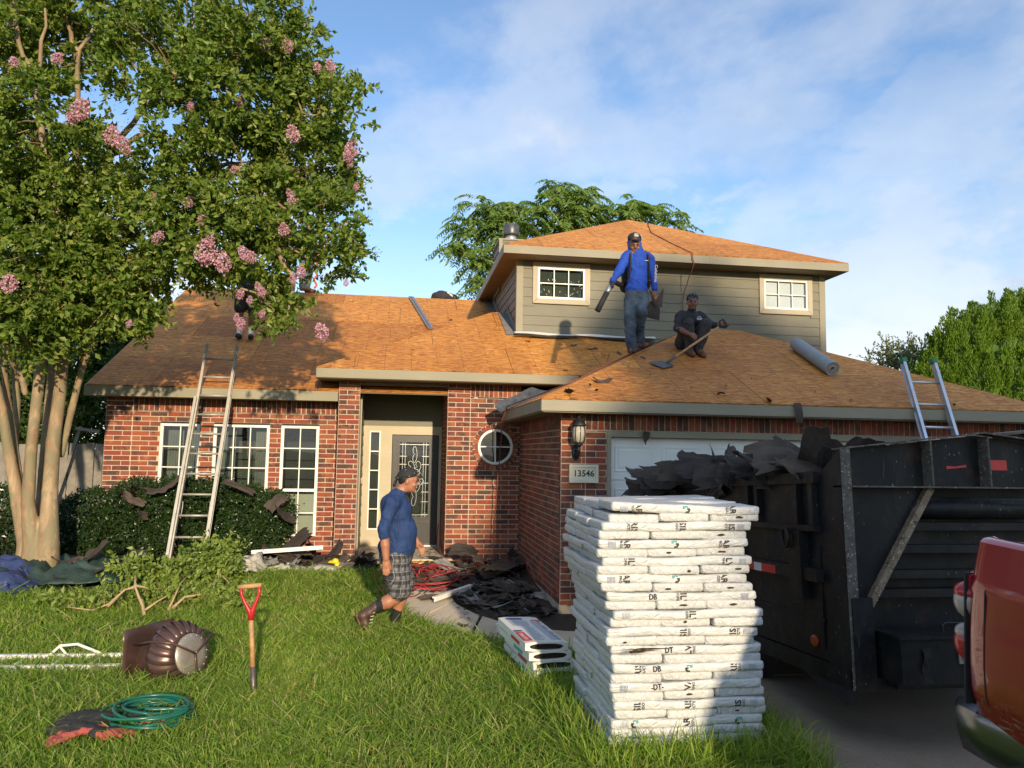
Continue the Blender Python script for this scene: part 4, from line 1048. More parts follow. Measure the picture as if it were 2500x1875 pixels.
PXM = lambda Y: 1.005*Y/1850.0

# --- the big crape myrtle
myr = thing('crape_myrtle', 'large multi-stemmed crape myrtle with pink flowers and smooth tan trunks at left', 'tree', (-4.6, 10.8, 0.15))
tr = Sdf()
def tp(px, py, Y): v = at(px, py, Y); return (v.x, v.y, v.z)
TK = [([(60, 1425, 10.8), (68, 1330, 10.8), (45, 1230, 10.75), (25, 1120, 10.7), (5, 1000, 10.6), (-25, 870, 10.5), (-70, 720, 10.3)], [.20, .15, .105, .085, .07, .06, .05]),
      ([(80, 1425, 10.7), (82, 1330, 10.7), (68, 1230, 10.65), (76, 1100, 10.6), (92, 960, 10.5), (104, 840, 10.4), (122, 740, 10.2), (150, 620, 10.0)], [.20, .15, .10, .085, .08, .075, .07, .06]),
      ([(115, 1425, 10.75), (118, 1330, 10.7), (122, 1200, 10.7), (130, 1080, 10.7), (146, 960, 10.7), (155, 860, 10.7), (163, 760, 10.6), (172, 640, 10.5), (185, 500, 10.4)], [.20, .16, .115, .105, .095, .085, .08, .07, .06]),
      ([(100, 1425, 10.95), (105, 1300, 11.0), (108, 1150, 11.05), (122, 980, 11.1), (135, 830, 11.2), (180, 700, 11.2), (230, 600, 11.0)], [.18, .14, .09, .08, .07, .06, .05]),
      ([(150, 1110, 10.85), (175, 1000, 10.8), (200, 900, 10.7), (230, 810, 10.6), (262, 768, 10.5), (300, 720, 10.3), (350, 640, 10.1)], [.05, .055, .052, .048, .042, .038, .033]),
      ([(62, 960, 10.5), (55, 925, 10.45), (35, 890, 10.35), (15, 850, 10.3), (2, 790, 10.2)], [.045, .05, .045, .04, .035]),
      ([(98, 900, 10.4), (88, 850, 10.3), (60, 835, 10.25), (50, 790, 10.2), (45, 700, 10.0)], [.03, .032, .03, .028, .025]),
      ([(35, 1120, 11.0), (42, 980, 11.1), (30, 850, 11.1), (10, 720, 11.0)], [.06, .055, .05, .045]),
      ([(48, 1180, 10.8), (30, 1050, 10.85), (14, 940, 10.8), (0, 800, 10.7)], [.06, .055, .05, .045])]
for pts, rs in TK: tr.chain([tp(*p) for p in pts], [q*(.80 if q > .1 else .80) for q in rs], 0, 0.016)
me = tr.mesh('trunk', ['smooth_bark'], 0.019); link('trunk', me, myr)
limbs = [[(185, 500, 10.4), (250, 400, 10.2), (360, 260, 10.0), (470, 170, 9.8)], [(172, 640, 10.5), (300, 560, 10.2), (430, 450, 9.9), (560, 400, 9.7), (700, 420, 9.5)], [(150, 620, 10.0), (120, 400, 9.9), (90, 200, 9.8), (110, 20, 9.7)],
         [(185, 500, 10.4), (200, 330, 10.3), (190, 150, 10.2), (240, 20, 10.0)], [(360, 260, 10.0), (500, 230, 9.8), (640, 150, 9.6)], [(430, 450, 9.9), (560, 520, 9.6), (680, 600, 9.4), (780, 640, 9.3)],
         [(250, 400, 10.2), (330, 330, 10.1), (470, 350, 9.9), (620, 300, 9.7), (780, 280, 9.5)], [(350, 640, 10.1), (450, 610, 9.8), (560, 660, 9.5), (640, 740, 9.4)], [(-70, 720, 10.3), (-120, 500, 10.2), (-90, 250, 10)], [(560, 400, 9.7), (640, 480, 9.5), (740, 520, 9.4)], [(190, 150, 10.2), (170, 60, 10.1), (150, -60, 10)], [(90, 200, 9.8), (40, 100, 9.7), (30, 0, 9.6)], [(680, 600, 9.4), (720, 700, 9.3), (700, 780, 9.25)]]
LM = []
for k, pl_ in enumerate(limbs):
    P = [at(*p) for p in pl_]; Q = []
    for i in range(len(P)-1):
        for t in (0, .25, .5, .75): Q.append(P[i].lerp(P[i+1], t)+Vector((rnd.uniform(-.04, .04), rnd.uniform(-.04, .04), rnd.uniform(-.04, .04))))
    Q.append(P[-1]); r0 = 0.058 if k < 4 else 0.04
    m = MB(); m.tube(Q, [r0*(1-0.75*i/(len(Q)-1)) for i in range(len(Q))], 7); m.build('branch', 'smooth_bark', myr, True); LM += Q
MB_ = [(60, 60, 90, 1.0), (150, 110, 80, .8), (150, 10, 70, .8), (300, 20, 80, .8), (-20, 40, 90, .9), (0, 200, 110, 1), (235, 40, 85, .9), (-110, 350, 170, .8), (120, 330, 125, .9), (40, 520, 150, 1), (200, 480, 130, .9), (80, 690, 115, 1.1), (230, 660, 110, 1), (330, 560, 110, .9), (335, 735, 70, .9), (430, 655, 75, .9),
       (500, 560, 110, 1), (415, 440, 100, .6), (560, 430, 125, 1), (480, 250, 110, .75), (600, 230, 135, 1), (350, 130, 105, .7), (480, 70, 115, 1), (620, 60, 105, 1), (705, 140, 85, 1), (760, 260, 85, 1), (835, 245, 48, .55),
       (740, 380, 105, 1), (805, 430, 70, .9), (840, 340, 48, .7), (700, 520, 105, 1), (800, 545, 72, .9), (845, 600, 35, .8), (805, 635, 48, .9), (628, 605, 70, 1), (540, 645, 45, .9), (672, 632, 60, .9), (685, 765, 26, 1), (690, 748, 20, 1), (772, 762, 18, 1), (655, 790, 24, 1), (665, 725, 34, 1), (665, 820, 12, 1.2), (180, 790, 55, .7), (20, 790, 60, .8), (890, 215, 18, .7), (875, 480, 26, .7), (130, 560, 120, .8), (60, 790, 70, 1), (150, 745, 75, 1), (255, 745, 60, .9), (-20, 740, 90, 1)]
rg = np.random.default_rng(5)
blobs = []
for (px, py, r, f) in MB_:
    Yc = 9.55+rg.uniform(-.45, .55)+(0.7 if px < 330 else 0); c = at(px, py, Yc); R = r*PXM(Yc); blobs.append(((c.x, c.y, c.z), (R, R*1.15, R), f))
C, D = blob_twigs(blobs, 60, rg, 0.40, 0.12)
cl = C[rg.choice(len(C), 520, replace=False)]          # gather the sprays into clumps
for _ in range(1):
    ix = np.array([np.argmin(((cl-c_)**2).sum(1)) for c_ in C]); C = C+(cl[ix]-C)*rg.uniform(.25, .6, (len(C), 1))
Ct, Dt = C.copy(), D.copy()
P, d = sprays(C, D, 11, rg.uniform(.14, .34, len(C)), .75, rg)
link('crown', leaf_mesh('crown', P, d, 0.086, 'myrtle_leaf', 0.60, 0.3, 0.22, rg), myr)
print('myrtle leaves', len(P))
# fine twigs from the branches out to the sprays
LMa = np.array([tuple(q) for q in LM]); m = MB()
for i in rg.choice(len(Ct), min(650, len(Ct)), replace=False):
    j = np.argmin(((LMa-Ct[i])**2).sum(1)); a, b_ = Vector(LMa[j]), Vector(Ct[i])
    if (a-b_).length > 1.6: continue
    mid = a.lerp(b_, 0.5)+Vector((rnd.uniform(-.08, .08), rnd.uniform(-.08, .08), rnd.uniform(-.02, .12)))
    m.tube([a, a.lerp(mid, .6), mid, b_, b_+Vector(Dt[i])*0.2], [.012, .010, .008, .005, .002], 4, cap=False)
o = m.build('twigs', 'smooth_bark', myr); o['kind'] = 'stuff'
# yellowish seed heads at spray ends
top = rg.choice(len(Ct), 1300, replace=False); Cs = np.repeat(Ct[top]+Dt[top]*0.28, 14, 0)+rg.normal(size=(1300*14, 3))*np.array([.04, .04, .05])
o = link('seed_heads', leaf_mesh('seed_heads', Cs, unit_vecs(len(Cs), rg), 0.022, 'seed_buds', 0.8, 0.2, 0.2, rg), myr); o['kind'] = 'stuff'
def flower_me(seed):
    r = np.random.default_rng(seed); n = 260; u = unit_vecs(n, r)*r.uniform(.35, 1, (n, 1))**.5; u[:, 2] *= 1.35
    u[:, :2] *= (1.0-0.35*np.clip(u[:, 2:3], 0, 1)); return leaf_mesh('flower_cluster', u, unit_vecs(n, r), 0.30, 'petal', 0.9, 0.5, 0.2, r)
FM = [flower_me(k) for k in range(4)]
FL = [(195, 268, 26), (178, 285, 16), (275, 330, 22), (300, 350, 18), (310, 370, 10), (586, 245, 17), (592, 262, 12), (648, 110, 16), (702, 110, 16), (655, 95, 10), (715, 325, 19), (860, 362, 20), (848, 380, 14), (855, 400, 9), (806, 160, 14), (775, 165, 12), (715, 490, 15), (705, 470, 9), (505, 615, 28), (545, 642, 22), (512, 585, 14), (596, 618, 17), (615, 628, 13), (693, 560, 15), (385, 580, 15), (496, 535, 13), (460, 492, 13), (785, 810, 19), (588, 792, 13), (578, 775, 9), (640, 712, 11), (630, 700, 10), (586, 718, 12), (610, 732, 9), (22, 690, 20), (35, 150, 12), (570, 415, 9), (845, 690, 8), (833, 258, 11), (140, 142, 14), (735, 665, 14), (715, 680, 11), (380, 484, 10), (350, 500, 9), (640, 766, 9), (752, 765, 8), (870, 455, 9), (315, 790, 8), (465, 258, 10), (590, 30, 9), (625, 50, 8)]
for k, (px, py, r) in enumerate(FL):
    o = bpy.data.objects.new('flower_cluster', FM[k % 4]); col.objects.link(o); o.parent = myr; Yc = (9.0 if r > 12 else 9.15)+rnd.uniform(-.15, .2); c = at(px, py, Yc); o.location = c-WO(myr)
    s = r*PXM(Yc)*.88; o.scale = (s, s, s*1.05); o.rotation_euler = (rnd.uniform(-.5, .5), rnd.uniform(-.5, .5), rnd.uniform(0, 6))

# --- hedge under the windows
def shrub(name, label, blobs, dens, size, seed, cat='hedge', leafmat='hedge_leaf', core=0.82, stems=()):
    rg = np.random.default_rng(seed); b0 = blobs[0][0]; t = thing(name, label, cat, (b0[0], b0[1], gz(b0[1])))
    C, D = blob_twigs(blobs, dens, rg, 0.72, 0.25); k = C[:, 2] > gz(b0[1])+0.03; C, D = C[k], D[k]
    P, d = sprays(C, D, 9, rg.uniform(.07, .16, len(C)), .8, rg)
    link('foliage', leaf_mesh('foliage', P, d, size, leafmat, 0.55, 0.3, 0.3, rg), t)
    m = MB()
    for k in range(26):
        c, r, f = blobs[k % len(blobs)]; a = Vector((c[0]+rnd.uniform(-.3, .3)*r[0], c[1]+rnd.uniform(-.4, .4)*r[1], gz(c[1])-.05)); e = Vector(c)+Vector((rnd.uniform(-.8, .8)*r[0], rnd.uniform(-.6, .6)*r[1], rnd.uniform(.1, .7)*r[2]))
        m.tube([a, a.lerp(e, .5)+Vector((rnd.uniform(-.08, .08), rnd.uniform(-.08, .08), 0)), e], [.018, .012, .005], 5)
    m.build('stems', 'dark_twig', t)
    return t
hb = []
for (x, z, r) in ((-4.35, .82, .42), (-4.35, .42, .40), (-3.75, .98, .42), (-3.75, .48, .42), (-3.2, 1.05, .40), (-3.2, .55, .45), (-2.65, 1.0, .42), (-2.65, .55, .44), (-2.15, .92, .38), (-2.2, .62, .36), (-1.83, .98, .24), (-1.9, .72, .26), (-4.62, .75, .35)):
    hb.append(((x, 11.98, z), (r, .34, r), 1.0))
shrub('hedge', 'dark glossy green hedge below the left front windows', hb, 420, 0.045, 3)
shrub('shrub', 'small dark shrub at the left edge behind the crape myrtle trunk', [((-5.55, 11.6, .75), (.5, .4, .55), 1), ((-5.3, 11.7, .45), (.4, .4, .4), 1)], 300, 0.05, 4, 'shrub')

# --- background trees
def bg_tree(name, label, c, rz, trunk, blobs, dens, size, leafmat, seed, nleaf=10, spread=.8, ln=(.25, .55), up=.1, shell=.4, group=None):
    rg = np.random.default_rng(seed); t = thing(name, label, 'tree', c, group=group)
    C, D = blob_twigs(blobs, dens, rg, shell, up); P, d = sprays(C, D, nleaf, rg.uniform(ln[0], ln[1], len(C)), spread, rg)
    link('crown', leaf_mesh('crown', P, d, size, leafmat, 0.5, 0.3, 0.5, rg), t)
    m = MB(); base = Vector(c); hi = Vector(blobs[0][0]); m.tube([base-Vector((0, 0, .2)), base.lerp(hi, .4)+Vector((.1, 0, 0)), hi], [trunk, trunk*.7, trunk*.35], 8); m.build('trunk', 'dark_twig', t, True)
    m = MB()
    for b_ in blobs[1:]:
        e = Vector(b_[0]); a = base.lerp(hi, rnd.uniform(.45, .8)); m.tube([a, a.lerp(e, .5)+Vector((0, 0, .15)), e, e+(e-a)*.15], [trunk*.4, trunk*.28, trunk*.15, trunk*.05], 6)
    o = m.build('limbs', 'dark_twig', t, True); return t
def ab(px, py, r, Y, f=1.0, fy=1.0):
    c = at(px, py, Y); R = r*PXM(Y); return ((c.x, c.y, c.z), (R, R*fy, R), f)
bg_tree('leafy_tree', 'dense green tree behind the wooden fence at the far left', (-9.0, 18.0, .16), 0, .22, [ab(120, 900, 130, 18), ab(-40, 850, 150, 18.5), ab(200, 850, 90, 17), ab(265, 960, 70, 16.5), ab(300, 830, 80, 17.5), ab(380, 790, 55, 18), ab(60, 760, 120, 18), ab(220, 1010, 70, 16), ab(90, 1010, 90, 17), ab(-30, 1000, 90, 17), ab(250, 760, 90, 18.5), ab(170, 1080, 60, 16.5)], 34, .13, 'back_leaf', 21)
# feathery tree behind the upper storey: drooping compound leaves
rg = np.random.default_rng(31); pt = thing('pecan_tree', 'feathery light green tree rising behind the upper storey roof', 'tree', (4.5, 22.5, .16))
pb = [ab(1250, 560, 95, 22, 1), ab(1370, 520, 80, 22, 1), ab(1180, 540, 60, 22, .7), ab(1460, 530, 75, 22, .9), ab(1550, 540, 65, 22, .8), ab(1620, 540, 45, 22, .5), ab(1175, 640, 45, 22, .8), ab(1185, 690, 30, 22, .8), ab(1300, 640, 110, 23, 1), ab(1480, 620, 110, 23, 1), ab(1150, 590, 30, 22, .5)]
C, D = blob_twigs(pb, 2.5, rg, .3, .15)
xp = [(1365, 480), (1362, 460), (1420, 480), (1430, 465), (1345, 500), (1555, 500), (1570, 500), (1545, 495), (1225, 520), (1200, 525), (1150, 540), (1120, 560), (1110, 610), (1130, 600), (1640, 540), (1660, 560), (1600, 510), (1300, 510), (1455, 500), (1160, 690), (1165, 650), (1250, 500), (1390, 470)]
C = np.concatenate([C]+[np.array([tuple(at(x+rg.uniform(-8, 8), y+rg.uniform(-6, 8), 22))]) for x, y in xp for _ in range(3)]); D = np.concatenate([D]+[unit_vecs(1, rg)*.5+np.array([[0, -.1, .6]]) for _ in xp for _ in range(3)])
FP = []; FD = []
for k in range(len(C)):
    for f_ in range(4):
        a = rg.uniform(0, 2*PI); dr = np.array([math.cos(a), math.sin(a), rg.uniform(-.1, .7)]); Ln = rg.uniform(.45, .8); n = 11
        for i in range(n):
            t = (i+1)/n; p = C[k]+dr*t*Ln+np.array([0, 0, -.75*t*t*Ln]); tg = dr+np.array([0, 0, -1.5*t]); tg /= np.linalg.norm(tg); sd = np.cross(tg, [0, 0, 1.0]); sd /= max(1e-6, np.linalg.norm(sd))
            for s_ in (-1, 1): FP.append(p); FD.append(sd*s_+tg*.5+np.array([0, 0, -.45]))
link('crown', leaf_mesh('crown', np.array(FP), np.array(FD), .17, 'pecan_leaf', .34, .2, .3, rg), pt)
m = MB(); m.tube([(4.5, 22.5, 0), (4.6, 22.6, 4), (4.8, 22.4, 7)], [.25, .2, .15], 8); m.build('trunk', 'dark_twig', pt, True)
m = MB()
for (x, y) in xp[::2]+[(1250, 560), (1180, 540), (1300, 560), (1460, 540), (1550, 545)]:
    e = at(x, y, 22); a = Vector((4.8, 22.4, 6.2)); md = a.lerp(e, .55)+Vector((0, 0, .5)); m.tube([a, md, e], [.09, .05, .015], 5)
m.build('limbs', 'dark_twig', pt, True)
# big rounded conifer on the right
rg = np.random.default_rng(41); ct = thing('conifer', 'big rounded bright green conifer beyond the garage on the right', 'tree', (14.5, 16.5, .16))
cb = [ab(2420, 880, 110, 16.5), ab(2500, 850, 110, 16.5), ab(2330, 890, 70, 16), ab(2290, 930, 65, 16), ab(2360, 830, 62, 16.2), ab(2430, 800, 55, 16.2), ab(2480, 790, 55, 16.4), ab(2540, 800, 90, 16.6), ab(2380, 960, 90, 15.8), ab(2470, 960, 90, 15.6), ab(2260, 960, 50, 16), ab(2310, 850, 40, 16), ab(2300, 1000, 80, 16.2), ab(2420, 1050, 100, 16), ab(2500, 1060, 120, 16.2)]
C = []; D = []
for (c, r, f) in cb:
    nt_ = int(70*np.mean(r)**2)+16; u = unit_vecs(nt_, rg); u[:, 1] = -np.abs(u[:, 1])*np.where(rg.random(nt_) < .85, 1, -1); T_ = np.array(c)+u*np.array(r)*rg.uniform(.86, 1.02, (nt_, 1))
    n = 150; tx = np.repeat(T_, n, 0); ud = np.repeat(u, n, 0); hh = rg.random((nt_*n, 1)); rad = .16*(1-hh*.75)*np.sqrt(rg.random((nt_*n, 1))); an = rg.uniform(0, 2*PI, (nt_*n, 1))
    off = np.concatenate([np.cos(an)*rad, np.sin(an)*rad, hh*.40-.12], 1)+ud*hh*.10; C.append(tx+off); D.append(np.concatenate([np.cos(an)*.35, np.sin(an)*.35, np.full_like(an, 1.0)], 1)+unit_vecs(nt_*n, rg)*.2+ud*.25)
P = np.concatenate(C); d = np.concatenate(D)
link('crown', leaf_mesh('crown', P, d, .082, 'cedar_leaf', .34, .2, .1, rg), ct); print('conifer', len(P))
m = MB(); m.tube([(14.5, 16.6, 0), (14.5, 16.6, 4.2)], [.25, .1], 8); m.build('trunk', 'dark_twig', ct, True)
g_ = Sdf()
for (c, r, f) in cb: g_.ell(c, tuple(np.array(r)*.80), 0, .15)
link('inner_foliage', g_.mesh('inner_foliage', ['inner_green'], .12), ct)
bg_tree('olive_tree', 'small silvery tree above the garage roof beside the conifer', (14.2, 20.5, .16), 0, .14, [ab(2190, 880, 38, 20), ab(2145, 885, 26, 20, .8), ab(2235, 880, 34, 20, 1), ab(2200, 930, 60, 20.5, 1), ab(2165, 850, 16, 20, .7), ab(2220, 845, 16, 20, .7), ab(2250, 860, 20, 20, .7)], 42, .10, 'olive_leaf', 51, 9, .5, (.25, .5), .5)
# neighbour's street tree behind the photographer, whose shade falls across the garage front
bg_tree('street_tree', 'tall street tree standing behind the photographer, shading the garage', (12.0, -21, 0), 0, .3, [((10.7, -21, 7.4), (3.0, 2.5, 2.6), 1.2), ((7.6, -21, 9.0), (1.9, 1.8, 1.6), 1.2), ((13.8, -21, 8.0), (3.2, 2.5, 2.6), 1.2), ((8.6, -21.5, 6.0), (1.9, 1.8, 1.6), 1.2), ((10.2, -21.5, 4.6), (3.0, 2, 1.6), 1), ((10.0, -20.5, 9.6), (2.2, 1.6, 1.3), 1.1), ((13, -21, 9.8), (2.4, 1.6, 1.2), .9), ((8.0, -21, 7.7), (1.3, 1.2, 1.1), 1.2), ((16.5, -21, 7.0), (2.5, 2, 2.5), 1), ((8.4, -21, 11.6), (1.5, 1.5, 1.6), .85), ((11.0, -21, 11.8), (2.4, 1.6, 1.6), .8), ((14, -21, 11.8), (2.2, 1.6, 1.6), .8), ((9.5, -21.5, 13.4), (1.6, 1.5, .9), .6)], 22, .28, 'back_leaf', 61)

# --- wooden fence
fn = thing('fence', 'weathered grey wooden picket fence behind the crape myrtle', 'fence', (-6.5, 14.5, .16))
x = -9.2; k = 0
while x < -4.5:
    m = MB(); top_ = 1.95+rnd.uniform(-.03, .02); ti = rnd.uniform(-.012, .012)
    m.hexa([(x, 14.5, .12), (x+.135, 14.5, .12), (x+.135, 14.52, .12), (x, 14.52, .12), (x+ti, 14.5, top_), (x+.135+ti, 14.5, top_), (x+.135+ti, 14.52, top_), (x+ti, 14.52, top_)]); m.build('picket', 'fence_wood', fn); x += .143; k += 1
for z in (.5, 1.1, 1.7):
    m = MB(); m.bx(-9.2, -4.5, 14.525, 14.56, z-.04, z+.04); m.build('rail', 'fence_wood', fn)
lean = MB(); lean.bar((-6.05, 14.3, .2), (-5.55, 14.38, 2.25), .07, .05); lean.bar((-5.6, 14.3, 2.22), (-5.2, 14.3, 2.16), .05, .05); tag(lean.build('fence_brace', 'fence_wood'), 'loose grey timber brace leaning on the wooden fence', 'timber')

# --- lawn
def path_x(y):
    P = sorted(pathL, key=lambda q: q[1]); ysl = [q[1] for q in P]; return np.interp(y, ysl, [q[0] for q in P])
rg = np.random.default_rng(77); GX = []; GY = []
for (ya, yb, xa, xb, dens) in ((2.7, 4.4, -2.6, 2.62, 5200), (4.4, 6.2, -3.6, 2.62, 4800), (6.2, 8.2, -4.8, 2.62, 3500), (8.2, 10.0, -6.2, 1.2, 2700), (10.0, 11.25, -7.0, .2, 2100)):
    n = int((yb-ya)*(xb-xa)*dens); GX.append(rg.uniform(xa, xb, n)); GY.append(rg.uniform(ya, yb, n))
# taller tufts round the foot of the stack, along the drive edge and round the short stack
for (xa, xb, ya, yb, n_) in ((1.15, 2.5, 4.42, 4.68, 1500), (2.34, 2.62, 4.3, 6.6, 1700), (1.08, 1.30, 4.6, 5.9, 900), (.95, 1.5, 5.75, 6.12, 700)):
    GX.append(rg.uniform(xa, xb, n_)); GY.append(rg.uniform(ya, yb, n_))
NT_ = 4800
GX = np.concatenate(GX); GY = np.concatenate(GY); TALL = np.arange(len(GX)) >= len(GX)-NT_
lim = np.where(GY < 6.85, 2.46, path_x(GY)) + rg.normal(size=len(GX))*.03
keep = GX < lim; keep &= ~((GY > 10.05+.12*np.sin(GX*5)) & (GX < -3.1)); keep &= ~((GY > 10.7) & (GX < -1.9)); keep |= TALL; GX, GY, TALL = GX[keep], GY[keep], TALL[keep]
# patchy growth
pn = np.array([noise.noise(Vector((x*1.3, y*1.3, 0))) for x, y in zip(GX[::1], GY[::1])]) if len(GX) < 5 else None
ph = (np.sin(GX*2.1+np.sin(GY*1.7)*1.3)+np.sin(GY*2.7+GX*1.1)+np.sin(GX*5.3-GY*3.9)*.5)/2.5
n = len(GX); print('grass', n)
hgt = rg.uniform(.08, .17, n)*(1+.25*ph); lg = rg.random(n) < .13; hgt = np.where(lg, hgt*rg.uniform(1.3, 2.0, n), hgt); hgt = np.where(TALL, rg.uniform(.14, .34, n), hgt); wd = rg.uniform(.0026, .0052, n)*(1+.15*(GY-4).clip(0, 8))
yaw = rg.uniform(0, 2*PI, n); lean_ = np.abs(rg.normal(size=n))*.42+.12+.15*np.clip(ph, 0, 1); lean_ = np.where(lg, lean_*1.6+.5, lean_); lean_ = np.minimum(lean_, 1.6); ldir = rg.uniform(0, 2*PI, n)+np.sin(GX*2.3+GY)*.8
dx, dy = np.cos(ldir), np.sin(ldir); sx, sy = np.cos(yaw), np.sin(yaw); gzv = np.vectorize(gz)(GY)
rows_ = []
for (t, wf) in ((0, 1.0), (.4, .9), (.75, .6)):
    off = lean_*hgt*(t**1.8)*1.1; zc = gzv+hgt*(t-.28*lean_*t*t)
    for s_ in (-1, 1): rows_.append(np.stack([GX+dx*off+s_*sx*wd*wf, GY+dy*off+s_*sy*wd*wf, zc], 1))
off = lean_*hgt*1.15; rows_.append(np.stack([GX+dx*off, GY+dy*off, gzv+hgt*(1-.42*lean_)], 1))
V = np.stack(rows_, 1).reshape(-1, 3); tri = np.array([[0, 1, 3], [0, 3, 2], [2, 3, 5], [2, 5, 4], [4, 5, 6]])
dry = rg.random(n) < .11+.14*(np.sin(GX*4.1+GY*2.3)*np.sin(GY*3.7-GX) > .55)
Fg = (np.arange(n)[:, None, None]*7+tri[None])
o = link('lawn_grass', fast_mesh('lawn_grass', V, Fg.reshape(-1, 3), ['grass', 'dry_grass'], np.repeat(dry.astype(np.int32), 5)))
tag(o, 'long bright green lawn grass across the front yard', 'grass', kind='stuff')
# ------------------------------------------------------------------ lettering made once, then placed
def text_meshes(strings):
    obs = {}
    for s_ in strings:
        cu = bpy.data.curves.new('lettering', 'FONT'); cu.body = s_; cu.size = 1.0; cu.align_x = 'CENTER'; cu.align_y = 'CENTER'; cu.resolution_u = 2; cu.offset = 0.022
        t = bpy.data.objects.new('lettering', cu); col.objects.link(t); obs[s_] = t
    dg = bpy.context.evaluated_depsgraph_get(); dg.update(); out_ = {}
    for s_, t in obs.items():
        out_[s_] = bpy.data.meshes.new_from_object(t.evaluated_get(dg)); bpy.data.objects.remove(t, do_unlink=True)
    return out_
LAY = {1: [('ARI', 'PRODU', .17, -1), ('logo', 0, .50, 1), ('ARI', 'RODUC', .80, -1)], 3: [('RIS', 'UCTS', .20, -1), ('SIL', 'ROOF', .52, -1), ('IS', 'CTS', .85, -1)],
       5: [('ARI', 'PROD', .17, -1), ('logo', 0, .50, 1), ('AR', 'PROD', .83, -1)], 7: [('SILV', 'OFIN', .17, -1), ('ILV', 'FING', .82, -1)],
       9: [('AR', 'PRO', .17, -1), ('logo', 0, .51, 1), ('ARI', 'RODU', .82, -1)], 11: [('hand', 'DB', .31, 0), ('SILV', 'OOFIN', .50, -1)],
       13: [('SILV', 'OOFIN', .51, -1)], 15: [('SIL', 'ROOF', .51, 1), ('IS', 'CTS', .84, 1)], 17: [('tear', 0, .2, 0), ('hand', 'DT', .37, 0), ('LV', 'FING', .51, 1)],
       19: [('RIS', 'DUCTS', .18, 1), ('hand', 'DB', .29, 0), ('logo', 0, .50, -1), ('RIS', 'ODUC', .81, 1)], 21: [('hand', '-DT-', .30, 0), ('LVA', 'FING', .51, 1)],
       23: [('SIL', 'ROOF', .17, 1), ('RIS', 'CTS', .50, 1), ('IS', 'ROO', .83, 1)], 25: [('logo', 0, .15, -1), ('ARI', 'RODUC', .50, 1), ('logo', 0, .83, -1)], 27: [('RIS', 'DUC', .51, 1)]}
SIDE_TXT = ['RIS', 'SIL', 'VAR', 'ILV']
strs = set(SIDE_TXT) | {'13546', 'Columbia', 'GOLDEN', 'ROOFING', 'OWENS'}
for v_ in LAY.values():
    for q in v_:
        if q[0] in ('logo', 'tear'): continue
        if q[0] == 'hand': strs.add(q[1])
        else: strs.add(q[0]); strs.add(q[1])
TX = text_meshes(sorted(strs))
def put_text(s_, size, mat, parent, M4, clip=None, sx=1.0, name='lettering', local=False):
    me = TX[s_].copy(); bm = bmesh.new(); bm.from_mesh(me)
    bmesh.ops.scale(bm, vec=(size*sx, size, size), verts=bm.verts)
    if clip:
        for c_, n_ in (((clip, 0, 0), (1, 0, 0)), ((-clip, 0, 0), (-1, 0, 0))):
            bmesh.ops.bisect_plane(bm, geom=bm.verts[:]+bm.edges[:]+bm.faces[:], plane_co=c_, plane_no=n_, clear_outer=True)
    bm.transform(M4); bm.to_mesh(me); bm.free(); me.materials.clear(); me.materials.append(MATS[mat]); me.name = name
    return link(name, me, parent, local)
FRONT = Matrix(((1, 0, 0, 0), (0, 0, -1, 0), (0, 1, 0, 0), (0, 0, 0, 1)))      # text facing -Y
LEFTF = Matrix(((0, 0, -1, 0), (-1, 0, 0, 0), (0, 1, 0, 0), (0, 0, 0, 1)))     # text facing -X
ROTX = Matrix.Rotation

# ------------------------------------------------------------------ tall stack of wrapped shingle bundles
def bundle_me(seed, L_=1.0, W_=.333, T=.0545, amp=1.0):
    r = random.Random(seed); b = MB(); nx, prof = 26, []
    cr = .016
    for (sy, sz, a0) in ((1, 1, 0), (-1, 1, PI/2), (-1, -1, PI), (1, -1, 3*PI/2)):
        for k in range(4):
            a = a0+PI/2*k/3; prof.append((sy*(W_/2-cr)+cr*math.cos(a), sz*(T/2-cr)+cr*math.sin(a)))
        nxt = {(1, 1): 'y', (-1, 1): 'z', (-1, -1): 'y', (1, -1): 'z'}[(sy, sz)]
        n_ = 7 if nxt == 'y' else 1
        if nxt == 'y':
            for k in range(1, n_): prof.append((sy*(W_/2-cr)*(1-2*k/n_), sz*T/2))
        else: prof.append((sy*W_/2, 0))
    o1, o2 = r.uniform(0, 50), r.uniform(0, 50); vs_ = []; n = len(prof)
    xs_ = [-.5, -.496, -.488] + [-.47+.94*i/(nx-6) for i in range(nx-5)] + [.488, .496, .5]
    for i, xf in enumerate(xs_):
        x = xf*L_; e = {0: .55, 1: .86, 2: .97}.get(min(i, len(xs_)-1-i), 1.0)
        for (y, z) in prof:
            nv = noise.noise(Vector((x*7+o1, y*9, z*20+o2)))*.008+noise.noise(Vector((x*24+y*18+o2, y*10+o1, z*30)))*.0055
            yy = y*(1-(1-e)*.25)+math.copysign(nv*amp, y)*.7; zz_ = z*e+math.copysign(nv*amp*.8, z)*(.6 if abs(z) > .4*T else 0)+.0055*amp*math.sin(x*5.1+o1)+.003*math.sin(x*13+o2)
            vs_.append((x+(nv*.6 if e < 1 else 0), yy, zz_))
    m_ = len(xs_); fs = [(i*n+j, (i+1)*n+j, (i+1)*n+(j+1) % n, i*n+(j+1) % n) for i in range(m_-1) for j in range(n)]
    fs += [tuple(range(n)), tuple((m_-1)*n+j for j in range(n-1, -1, -1))]
    b.add(vs_, fs); return b.mesh('wrapped_bundle', ['white_wrap'], True)
BM = [bundle_me(k) for k in range(8)]
offs_ = [.016, .01, -.043, -.06, -.06, -.07, -.03, -.062, -.06, -.035, -.016, -.005, .03, .03, -.005, -.01, .03, .026, .026, .03, .02, .036, .03, .045, .026, .02, .02]
